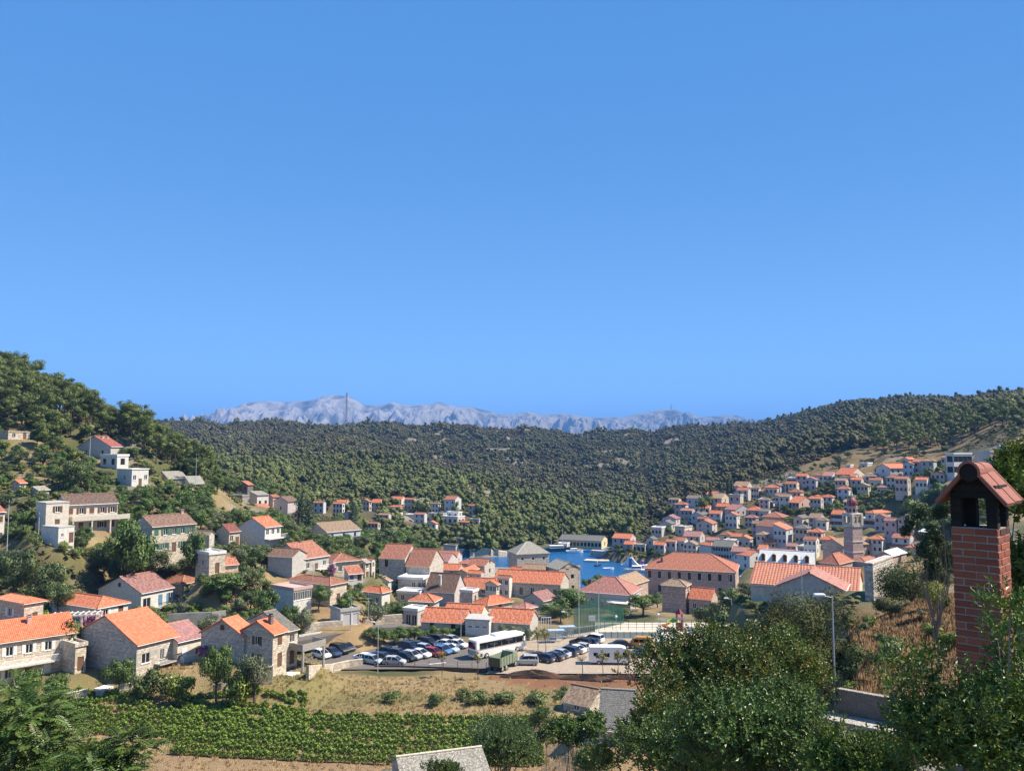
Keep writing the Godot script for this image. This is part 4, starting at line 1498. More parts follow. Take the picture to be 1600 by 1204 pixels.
# ---------------------------------------------------------------- the town, surveyed from the photograph
func lower_houses() -> void:
	var h: Node3D
	h = house(["stone_house", "big orange tiled house at the vineyard's corner with stone corner wall and white balcony", "orange roofed corner house", 120, -75, -70, 116, 1085, 1012, 76, "g", "stone", "orange", {"wL": 9.0, "nR": 6, "fl": 2, "sh": "white", "slope": 0.5, "chim": [[0.62, 0.35, 1.6, "pink"]]}])
	balcony(h, 1.0, 13.2, 2.9, 1.5, false, "white")
	house(["stone_annex", "narrow stone annex between the orange corner house and the grey gable", "narrow stone annex", 127, 110, 116, 133, 1050, 1010, 60, "f", "stone", "stone", {"wL": 4.0, "nR": 1, "fl": 1}])
	h = house(["stone_house", "stone terrace house with broad grey gable and orange roof by the vineyard", "grey gabled terrace house", 126, 113, 212, 277, 1052, 1007, 50, "g", "stonegrey", "orange", {"nL": 0, "nR": 3, "fl": 1, "slope": 0.46, "vary": 0.2, "holesR": [[0.9, 1.2, 1.5, 1.5], [4.2, 1.2, 0.8, 1.5], [6.4, 1.0, 0.9, 2.1]]}])
	balcony(h, 3.2, 9.4, 0.75, 1.4, false, "grey")
	h = house(["terrace_house", "pink roofed terrace house with skylight next to the grey gable", "pink roofed terrace house", 131, 260, 276, 319, 1042, 1002, 52, "g", "cream", "pink", {"wL": 9.5, "nR": 2, "fl": 1, "slope": 0.4, "sh": "white"}])
	balcony(h, 0.4, 5.6, 0.7, 1.2, true, "white")
	house(["stone_house", "small stone house with bright orange roof and attic vent facing the vineyard", "small attic vent house", 128, 313, 380, 403, 1030, 994, 38, "g", "stonegrey", "orange", {"nL": 0, "nR": 1, "fl": 1, "attic": true, "slope": 0.52}])
	h = house(["stone_house", "tall stone house with brown shutters and dark roof chimney above the vineyard", "brown shuttered stone house", 126, 376, 425, 447, 1046, 990, 40, "g", "stone", "orange", {"nL": 1, "nR": 1, "fl": 2, "sh": "brown", "slope": 0.5, "chim": [[0.5, 0.3, 1.2, "dark"]]}])
	h = house(["stone_house", "grey tiled house end with concrete balcony on posts beside the car park", "balcony house by the car park", 131, 434, 447, 464, 1040, 985, 46, "g", "stone", "greytile", {"wL": 11.0, "nR": 1, "fl": 2, "slope": 0.42}])
	balcony(h, 0.6, 5.6, 2.6, 3.0, true, "concrete", true)
	h = house(["villa", "white villa with grey gable, arches and blue shuttered doors", "white arched villa", 165, 152, 219, 269, 962, 926, 46, "g", "white", "pink", {"nL": 0, "nR": 0, "fl": 1, "attic": true, "slope": 0.44, "holesR": [[0.5, 1.0, 1.9, 2.3, 0.9], [4.3, 1.3, 1.0, 2.2], [6.9, 1.3, 1.0, 2.2]], "sh": "blue"}])
	balcony(h, 3.6, 9.0, 1.0, 1.1, false, "grey")
	house(["stone_house", "hip roofed stone house with brown windows behind the white arched villa", "hip roofed stone house", 178, 249, 283, 313, 951, 911, 48, "h", "stone", "terra", {"nL": 0, "nR": 2, "fl": 2, "frame": "brown"}])
	h = house(["bungalow", "white bungalow under a broad orange hip roof with purple flowers", "white hip roofed bungalow", 146, 76, 152, 199, 972, 949, 52, "h", "white", "orange", {"nR": 2, "nL": 0, "fl": 1, "sh": "white", "slope": 0.40}])
	house(["porch_house", "stone and cream house with porch and orange hip roof at the frame's edge", "porch house", 136, -30, 36, 66, 980, 942, 58, "h", "stone", "orange", {"nR": 1, "nL": 1, "fl": 1, "sh": "white", "slope": 0.38, "ww": 1.3}])
	h = house(["villa", "large cream house with long roofed terrace and parapet on the slope", "large terraced slope house", 182, 96, 100, 182, 834, 788, 72, "g", "cream", "brown", {"wL": 8.0, "nR": 5, "nL": 0, "fl": 2, "sh": "brown", "slope": 0.5}])
	balcony(h, 1.0, 13.2, 3.0, 2.0, true, "cream", true)
	house(["flat_roofed_house", "flat roofed whitewashed block with two brown windows joined to the terraced house", "whitewashed flat block", 176, 54, 70, 106, 828, 786, 66, "f", "cream", "grey", {"nR": 1, "nL": 0, "fl": 2, "sh": "brown", "eave": 0.1, "parapet": false}])
	house(["garden_store", "low flat white garden store with brown door below the terraced house", "low white garden store", 168, 63, 90, 115, 850, 824, 54, "f", "white", "grey", {"nR": 2, "nL": 0, "fl": 1, "eave": 0.05, "parapet": false, "wh": 0.7, "ww": 0.6}])
	h = house(["stone_house", "long stone house with grey brown roof and green shutters on the slope", "long green shuttered stone house", 178, 206, 236, 304, 866, 822, 58, "g", "stone", "brown", {"nR": 5, "nL": 0, "fl": 2, "sh": "green", "slope": 0.48, "chim": [[0.9, 0.5, 1.4, "pink"]]}])
	house(["stone_barn", "old stone barn with pale gable behind the green shuttered house", "old stone barn", 187, 296, 326, 334, 862, 834, 30, "G", "stonegrey", "greytile", {"nL": 1, "nR": 0, "slope": 0.55}])
	h = house(["villa", "grey villa with red roof and two white roof dormers under the pines", "grey villa under the pines", 250, 116, 172, 191, 716, 697, 40, "g", "grey", "red", {"nL": 2, "nR": 0, "fl": 1, "slope": 0.5, "chim": [[0.35, 0.4, 1.6], [0.75, 0.4, 1.6]]}])
	h = house(["sunroom", "white glazed sunroom below the grey villa under the pines", "white glazed sunroom", 241, 156, 182, 200, 731, 712, 50, "f", "white", "white", {"nL": 2, "nR": 1, "fl": 1, "wh": 2.0, "ww": 1.6}])
	house(["flat_roofed_house", "low flat white house with three windows among the slope trees", "low three windowed white house", 232, 182, 205, 231, 760, 733, 55, "f", "white", "white", {"nR": 3, "nL": 1, "fl": 1, "parapet": false}])
	house(["shed", "pale sheet roofed shed at the edge of the slope trees", "pale roofed shed", 245, 292, 296, 319, 766, 755, 70, "s", "cream", "slab", {"wL": 5.0, "nL": 0, "nR": 1, "fl": 1, "door": false}])
	house(["shed", "half hidden stone shed with flat slab roof uphill of the pale shed", "half hidden stone shed", 252, 254, 262, 292, 757, 747, 64, "s", "stone", "slab", {"wL": 5.0, "nL": 0, "nR": 0, "fl": 1}])
	house(["hut", "tiny orange roofed stone hut on the dry slope", "tiny orange roofed hut", 208, 17, 29, 40, 770, 754, 50, "g", "stone", "orange", {"nL": 0, "nR": 1, "fl": 1, "door": false}])
	house(["hut", "low grey slab roofed stone hut on the dry slope", "low slab roofed hut", 206, 43, 58, 76, 776, 765, 46, "g", "stonegrey", "slab", {"nL": 0, "nR": 0, "fl": 1}])
	house(["cottage", "white cottage cut by the picture's edge on the slope", "white edge cottage", 176, -30, -22, 5, 850, 800, 62, "g", "white", "terra", {"wL": 7.0, "nR": 2, "fl": 2, "sh": "brown"}])
	house(["ruin", "roofless stone walls high on the slope below the pines", "roofless stone walls", 240, -6, 12, 46, 686, 674, 58, "f", "stone", "stone", {"nR": 2, "nL": 0, "fl": 1, "parapet": false}])
	h = house(["villa", "white house with orange roof, grey gable and corner balcony", "white corner balcony house", 205, 373, 413, 438, 858, 823, 45, "g", "white", "orange", {"nR": 3, "nL": 0, "fl": 2, "slope": 0.46, "blind": true}])
	balcony(h, -0.2, 6.6, 2.6, 1.6, false, "white")
	house(["stone_cottage", "stone cottage with dark red roof beside the corner balcony house", "dark red roofed cottage", 201, 337, 357, 374, 854, 830, 50, "g", "stone", "red", {"nR": 2, "nL": 0, "fl": 1, "slope": 0.6}])
	house(["flat_roofed_house", "ruined looking stone house with flat white terrace roof in the trees", "flat terrace stone house", 172, 316, 326, 351, 897, 866, 60, "f", "stone", "white", {"nR": 1, "nL": 1, "fl": 1, "wL": 6.0}])
	house(["lean_to", "small red tiled lean-to in the trees beside the flat terrace house", "red tiled lean-to", 176, 347, 350, 372, 892, 882, 70, "s", "stone", "terra", {"wL": 3.0, "nR": 0, "nL": 0, "fl": 1}])
	h = house(["stone_house", "grey gabled house with dark red roof and white balcony staircase", "white staircase house", 187, 421, 474, 513, 898, 872, 46, "g", "grey", "terra", {"nR": 3, "nL": 0, "fl": 1, "slope": 0.5, "chim": [[0.5, 0.5, 2.0, "dark"]]}])
	balcony(h, 3.5, 8.5, 0.9, 1.6, false, "white")
	house(["gabled_annex", "low grey gable standing in front of the white staircase house", "low grey gabled annex", 182, 418, 456, 462, 889, 869, 30, "G", "grey", "brown", {"nL": 0, "nR": 0, "fl": 1, "wR": 6.0}])
	house(["stone_house", "orange hip roofed stone house with red porch roof", "red porch stone house", 194, 508, 521, 560, 902, 877, 66, "h", "stone", "terra", {"nR": 2, "fl": 1, "wL": 8.0}])
	house(["porch", "white walled porch with little red roof below the hip roofed stone house", "little red roofed porch", 188, 540, 544, 567, 909, 896, 70, "s", "white", "terra", {"wL": 3.0, "nR": 2, "fl": 1, "nL": 0}])
	house(["stone_tower_house", "narrow stone house with grey slab roof beside the red porch", "narrow slab roofed house", 198, 559, 570, 577, 904, 878, 40, "g", "stone", "slab", {"nR": 1, "nL": 1, "fl": 2}])
	house(["villa", "wide house under low brown orange hip roof with veranda behind shrubs", "wide veranda house", 172, 440, 515, 541, 946, 913, 44, "h", "stone", "terra", {"nL": 3, "nR": 1, "fl": 1, "slope": 0.36}])
	h = house(["sunroom", "white framed glass conservatory with pink roof", "glass conservatory", 163, 424, 458, 486, 964, 922, 50, "f", "white", "pink", {"nL": 0, "nR": 5, "fl": 2, "ww": 0.85, "wh": 2.2, "blind": true, "door": false}])
	house(["villa", "white house with two small orange pyramid roofs and tall windows", "twin pyramid roofed white house", 188, 566, 596, 609, 957, 925, 38, "p", "white", "orange", {"nL": 2, "nR": 1, "fl": 1, "wh": 1.8, "slope": 0.55}])
	house(["garage", "flat white double garage with two pale doors above the road", "flat double garage", 160, 519, 532, 561, 979, 955, 64, "f", "white", "grey", {"holesR": [[0.5, 0.05, 1.6, 2.3, 0.2, "door"], [2.6, 0.05, 1.2, 2.2, 0.2, "door"]], "nL": 0, "doorcol": "metal", "wL": 5.0, "cat": "garage"}])
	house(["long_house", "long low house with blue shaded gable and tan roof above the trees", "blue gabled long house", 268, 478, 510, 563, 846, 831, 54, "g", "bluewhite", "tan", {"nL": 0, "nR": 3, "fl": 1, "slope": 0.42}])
	house(["villa", "white two windowed house with pale mono-pitch roof on the wooded rise", "pale mono pitch house", 300, 389, 401, 419, 798, 773, 60, "s", "white", "slab", {"nR": 2, "nL": 0, "fl": 1, "slope": 0.2}])
	house(["flat_roofed_house", "long low grey flat building with two white roof boxes in the trees", "long low grey building", 306, 345, 378, 398, 792, 775, 48, "f", "concrete", "concrete", {"nL": 2, "nR": 1, "fl": 1}])
	house(["house", "little orange roof in front of the pale mono-pitch house", "little orange roofed house", 292, 392, 404, 421, 806, 793, 55, "g", "grey", "orange", {"nL": 0, "nR": 0, "fl": 1}])
	house(["tower_house", "narrow brown tower house with terracotta roof in the wood", "brown tower house", 318, 377, 386, 395, 782, 757, 45, "s", "dark", "terra", {"nL": 1, "nR": 0, "fl": 2}])
	house(["house", "grey gabled house with brown roof below the forest edge", "brown roofed forest edge house", 302, 427, 449, 465, 806, 783, 46, "g", "lilac", "brown", {"nL": 1, "nR": 0, "fl": 1}])
	house(["house", "small red roofed house squeezed beside the pale mono-pitch house", "squeezed red roofed house", 310, 417, 426, 436, 790, 776, 45, "g", "pink", "terra", {"nL": 0, "nR": 0, "fl": 1}])

func middle_houses() -> void:
	var h: Node3D
	h = house(["stone_house", "tall bare stone gable house with one arched upper window", "tall bare gable house", 222, 592, 632, 640, 918, 872, 18, "G", "stonegrey", "terra", {"nL": 0, "nR": 0, "wR": 12.0, "holesL": [[1.6, 5.6, 0.9, 1.8], [2.2, 0.4, 0.8, 1.2]], "slope": 0.5, "frame": "brown"}])
	h = house(["stone_house", "twin stone gable house with white balustraded terrace", "twin gable house", 219, 634, 671, 679, 905, 884, 18, "G", "stonegrey", "terra", {"nL": 0, "nR": 0, "wR": 12.0, "slope": 0.62}])
	h = house(["terrace_building", "stone undercroft with dark opening and white balustrade terrace on top", "balustrade terrace", 212, 622, 660, 678, 924, 905, 20, "f", "stonegrey", "white", {"holesL": [[3.8, 0.2, 1.0, 2.2], [5.4, 0.6, 2.3, 1.7]], "nR": 0}])
	house(["flat_roofed_house", "low building with bright white flat roof in front of the stone gables", "bright white flat roof", 205, 620, 655, 668, 942, 927, 22, "f", "grey", "white", {"nL": 2, "nR": 0, "fl": 1}])
	house(["long_house", "long pinkish red roof stretching towards the blue water", "long pinkish red roof", 285, 655, 712, 722, 894, 872, 14, "G", "lilac", "terra", {"nL": 3, "nR": 1}])
	house(["tower_house", "square terracotta topped block rising over the twin gables", "terracotta topped block", 268, 634, 650, 655, 890, 866, 18, "s", "pink", "terra", {"nL": 0, "nR": 0}])
	house(["house", "lilac grey gable with pink verge between the terracotta roofs", "lilac grey gable", 258, 673, 700, 709, 900, 876, 18, "G", "lilac", "pink", {"nL": 0, "nR": 0, "wR": 9.0}])
	house(["house", "low orange roofed house in front of the lilac gable", "low orange roofed house", 248, 674, 716, 730, 902, 890, 18, "G", "stonegrey", "orange", {"nL": 2, "nR": 1, "wR": 6.0}])
	house(["house", "orange pyramid roof nearest the water beside the lilac gable", "waterside pyramid roof", 268, 718, 742, 752, 897, 880, 30, "p", "stone", "orange", {"nL": 1, "nR": 1}])
	house(["house", "orange roof slope running down to the long roofed wing", "running orange roof slope", 243, 712, 730, 736, 916, 894, 22, "g", "stone", "orange", {"nL": 0, "nR": 0, "wR": 10.0}])
	house(["stone_house", "grey stone house with attic window and two dark windows near the water", "attic windowed stone house", 252, 731, 757, 768, 905, 883, 28, "G", "stonegrey", "terra", {"nL": 2, "nR": 1, "fl": 1, "wR": 7.0, "attic": true}])
	house(["house", "lavender grey house with old brown mansard roof, dormer and white gable end", "brown mansard house", 203, 664, 710, 727, 946, 924, 20, "G", "lilac", "brown", {"nL": 0, "nR": 1, "slope": 0.95, "fl": 1, "chim": [[0.15, 0.55, 2.2]]}])
	house(["long_house", "long bright orange roofed wing linked to the stone quay building", "long orange roofed wing", 218, 720, 767, 773, 930, 919, 16, "G", "stonepink", "orange", {"nL": 2, "nR": 0, "wR": 7.0, "slope": 0.6}])
	house(["stone_building", "long stone building with white framed windows under smooth orange roof", "long white windowed stone building", 225, 771, 876, 880, 942, 912, 12, "G", "stonegrey", "orange", {"nL": 6, "nR": 1, "fl": 1, "wR": 9.0, "slope": 0.55, "ww": 1.1, "wh": 2.2, "frame": "white", "cat": "building"}])
	house(["stone_warehouse", "square stone warehouse with pale pyramid slab roof at the quay", "pyramid roofed warehouse", 288, 796, 808, 858, 900, 865, 72, "p", "stone", "slab", {"wL": 10.5, "nL": 2, "nR": 3, "fl": 2, "wh": 1.0, "slope": 0.66, "blind": true, "cat": "warehouse"}])
	house(["stone_house", "old stone house with weathered tan roof before the pyramid roofed warehouse", "weathered tan roofed house", 264, 816, 852, 861, 908, 889, 16, "G", "stonepink", "tan", {"nL": 3, "nR": 0, "wR": 5.0, "fl": 1}])
	house(["stone_house", "low house with pale slab roof beside the pyramid roofed warehouse", "low pale slab roofed house", 275, 762, 802, 817, 906, 896, 18, "G", "stone", "slab", {"nL": 0, "nR": 1, "wR": 6.5, "fl": 1}])
	house(["stone_warehouse", "tall gabled stone warehouse with scattered dark windows by the water", "gabled stone warehouse", 258, 858, 873, 907, 926, 889, 66, "G", "stone", "slab", {"wL": 9.0, "nL": 0, "slope": 0.5, "fl": 3, "holesR": [[2.6, 7.0, 1.1, 1.2], [1.4, 3.6, 1.2, 1.0], [4.4, 4.2, 1.1, 1.3], [1.8, 0.8, 1.0, 1.2], [4.6, 0.8, 1.0, 1.2]], "cat": "warehouse", "frame": "brown"}])
	house(["house", "stone tower wing with white trimmed corner beside the mansard house", "white cornered stone wing", 196, 719, 738, 747, 946, 925, 26, "f", "stonegrey", "white", {"nL": 0, "nR": 1, "fl": 1}])
	house(["house", "orange hip roofed house tucked behind the bright roofed barns", "tucked orange hip roof", 190, 742, 762, 800, 958, 944, 52, "h", "stone", "orange", {"nL": 0, "nR": 1, "fl": 1, "slope": 0.5}])
	h = house(["pavilion", "open loggia with orange pyramid roof on white pillars", "open loggia", 186, 642, 676, 686, 962, 938, 20, "p", "grey", "orange", {"holesL": [[0.5, 0.2, 2.2, 2.4, 1.2], [3.0, 0.2, 1.6, 2.4, 1.2]], "nR": 0, "over": 0.6, "slope": 0.5, "cat": "pavilion"}])
	house(["garage", "grey garage with two white doors under the loggia", "grey two doored garage", 176, 630, 652, 666, 978, 954, 30, "f", "grey", "white", {"holesL": [[0.6, 0.1, 1.2, 2.2], [2.1, 0.1, 1.2, 2.2]], "nR": 1, "fl": 1, "cat": "garage"}])
	house(["barn", "bright orange roofed barn with cream gable, lowest above the car park trees", "lowest bright roofed barn", 167, 658, 725, 738, 988, 972, 16, "G", "grey", "orange", {"nL": 2, "nR": 0, "fl": 1, "wR": 6.5, "slope": 0.62, "frame": "brown", "cat": "barn"}])
	house(["barn", "bright orange roofed barn half hidden behind the lowest one", "half hidden bright barn", 178, 692, 750, 763, 976, 963, 16, "G", "cream", "orange", {"nL": 0, "nR": 1, "fl": 1, "wR": 6.5, "slope": 0.6, "cat": "barn"}])
	house(["barn", "bright orange roofed barn with cream gable behind the white coach", "barn behind the coach", 163, 763, 828, 841, 1000, 973, 16, "G", "grey", "orange", {"nL": 0, "nR": 0, "fl": 1, "wR": 6.5, "slope": 0.6, "cat": "barn"}])
	house(["garage", "flat pale garage with three slit windows between the bright barns", "three slit garage", 163, 727, 764, 768, 994, 969, 14, "f", "white", "grey", {"holesL": [[0.5, 1.5, 0.9, 0.45], [2.0, 1.5, 0.9, 0.45], [3.5, 1.5, 0.9, 0.45]], "wR": 5.0, "nR": 0, "parapet": false, "cat": "garage"}])
	house(["house", "grey gabled house with pink roof behind the plane trees", "pink roofed grey gable", 208, 818, 848, 870, 955, 938, 40, "g", "grey", "pink", {"nL": 1, "nR": 0, "fl": 1, "slope": 0.5}])
	house(["house", "low pinkish roof in the trees below the pink roofed gable", "low pinkish roof", 200, 802, 822, 838, 958, 950, 44, "h", "lilac", "pink", {"nL": 0, "nR": 0, "fl": 1}])
	h = house(["house", "grey house under pink hip roof with cream awning and purple creeper", "awning house", 215, 906, 985, 996, 958, 928, 14, "h", "lilac", "pink", {"nL": 2, "nR": 1, "fl": 1, "wR": 11.0, "slope": 0.6, "chim": [[0.3, 0.85, 1.2, "dark"]]}])
	var aw := MB.new()
	var s: Vector3 = h.get_meta("size")
	slab(aw, [Vector3(-1.9, 2.7, -s.z * 0.56), Vector3(-1.9, 2.7, -0.2), Vector3(-0.05, 3.3, -0.2), Vector3(-0.05, 3.3, -s.z * 0.56)], Vector3(0, 0, 1), 0.12)
	put("awning", aw.mesh(), mat("canvas", lin(0.80, 0.72, 0.58), 0.9), h)
	house(["stone_house", "dark stone gable with round window and mottled brown roof near the water", "round windowed dark gable", 236, 948, 985, 1013, 935, 914, 34, "g", "stonepink", "tan", {"nL": 0, "nR": 1, "attic": true, "slope": 0.55, "fl": 1}])
	h = house(["school", "large school with orange hip roof and tall white framed windows", "large hip roofed school", 245, 1008, 1150, 1159, 936, 893, 17, "h", "stonepink", "terra", {"nL": 9, "nR": 2, "fl": 2, "wR": 16.0, "ww": 1.2, "wh": 2.3, "al": 19, "frame": "white", "slope": 0.5, "skip": 0.1, "cat": "school", "chim": [[0.2, 0.82, 1.5, "dark"]]}])
	house(["stone_house", "small stone house with tan pyramid roof in front of the school", "tan pyramid roofed house", 208, 1035, 1072, 1079, 962, 915, 20, "p", "stonepink", "tan", {"nL": 0, "nR": 1, "slope": 0.5}])
	house(["stone_house", "low stone house with flat orange roof beside the tan pyramid roof", "low flat orange roofed house", 205, 1077, 1112, 1118, 962, 936, 20, "G", "stonepink", "orange", {"nL": 2, "nR": 0, "fl": 1, "wR": 6.0, "slope": 0.7}])
	h = house(["barn", "broad barn with checkered orange tile roof and white gable end on the rise", "checkered roof barn", 110, 1174, 1342, 1372, 962, 922, 24, "G", "cream", "terra", {"al": 27, "nL": 0, "nR": 0, "fl": 1, "wR": 9.0, "slope": 0.5, "tw": 0.42, "tl": 0.46, "vary": 0.1, "tiles": true, "cat": "barn"}])
	house(["barn_wing", "grey gable wing with pale ribbed pink roof joined to the checkered barn", "pink ribbed gable wing", 104, 1216, 1319, 1327, 965, 921, 22, "g", "grey", "pink", {"al": 27, "nL": 0, "nR": 0, "fl": 1, "wR": 6.0, "slope": 0.46, "tiles": false, "cat": "barn"}])

func far_shore_houses() -> void:
	var g := "houses on the wooded far shore"
	for s in [
		["house", "tall grey house with orange roof on the far shore", "tall grey shore house", 455, 578, 592, 598, 801, 785, 25, "G", "grey", "orange", {"nL": 2, "nR": 1, "wR": 8.0}],
		["house", "pinkish low roofed house at the far end of the wooded shore", "pinkish low shore house", 440, 563, 583, 588, 818, 809, 22, "G", "lilac", "pink", {"nL": 2, "nR": 1, "wR": 7.0}],
		["house", "orange roof peeping out of the far shore wood", "peeping orange roof", 470, 609, 627, 632, 790, 780, 24, "G", "cream", "orange", {"nL": 2, "nR": 1, "wR": 7.0}],
		["house", "small cream house with pale hip roof on the far shore", "pale hip shore house", 460, 650, 663, 670, 796, 781, 35, "h", "cream", "slab", {"nL": 2, "nR": 1}],
		["house", "white house with red roof and twin dormers on the far shore", "twin dormer shore house", 452, 694, 711, 717, 800, 780, 25, "G", "bluewhite", "terra", {"nL": 2, "nR": 1, "wR": 8.0}],
		["villa", "flat white villa with one wide window on the far shore", "flat white shore villa", 436, 632, 656, 664, 819, 805, 28, "f", "white", "white", {"nL": 2, "nR": 1, "fl": 1, "ww": 2.4}],
		["villa", "white modern villa stepped in terraces with arches on the far shore", "stepped white shore villa", 430, 691, 715, 726, 821, 808, 35, "f", "white", "white", {"nL": 3, "nR": 2, "fl": 1, "ww": 1.6, "wh": 2.0}],
		["terrace_house", "white upper terrace house stacked behind the stepped villa", "stacked terrace house", 437, 698, 716, 722, 808, 801, 30, "f", "white", "white", {"nL": 2, "nR": 1, "fl": 1}],
		["house", "long flat grey roofed house between the white shore villas", "flat grey shore house", 441, 670, 692, 699, 810, 803, 25, "f", "grey", "grey", {"nL": 2, "nR": 1, "fl": 1}],
		["stone_house", "grey stone house alone in the trees above the blue sheeting", "lone grey stone house", 426, 732, 748, 754, 822, 812, 30, "f", "stonegrey", "stonegrey", {"nL": 2, "nR": 1, "fl": 1}],
		["boathouse", "flat roofed concrete boathouse with wide opening at the water", "concrete boathouse", 388, 707, 720, 726, 858, 842, 35, "f", "concrete", "concrete", {"nL": 1, "nR": 1, "fl": 1, "ww": 2.6}],
		["quay_block", "pale concrete quay block below the flat boathouse", "pale quay block", 366, 693, 712, 718, 868, 853, 28, "f", "bluewhite", "concrete", {"nL": 0, "nR": 0}],
		["house", "grey house with orange roof among the shore trees", "grey orange roofed shore house", 398, 487, 510, 518, 823, 809, 30, "G", "grey", "orange", {"nL": 3, "nR": 1, "wR": 7.0}],
		["house", "bright orange roofed house high in the far wood", "high orange roofed house", 432, 521, 540, 546, 793, 785, 26, "G", "cream", "orange", {"nL": 2, "nR": 0, "wR": 6.0}],
		["house", "tiny orange gable showing between the dark shore trees", "tiny orange shore gable", 440, 555, 561, 566, 792, 784, 45, "g", "cream", "orange", {"nL": 0, "nR": 0}],
		["ferry_terminal", "long pale yellow waterside hall with grey roof and many openings", "pale yellow waterside hall", 388, 873, 940, 951, 858, 845, 18, "G", "yellow", "grey", {"nL": 12, "nR": 1, "fl": 1, "wR": 12.0, "ww": 1.4, "wh": 1.9, "slope": 0.3, "cat": "hall"}],
		["kiosk", "small white glazed kiosk at the end of the yellow hall", "white glazed kiosk", 382, 872, 886, 890, 859, 850, 20, "f", "white", "white", {"nL": 3, "nR": 1, "fl": 1}],
	]:
		if not s[13].has("group"):
			s[13].group = g
		house(s)

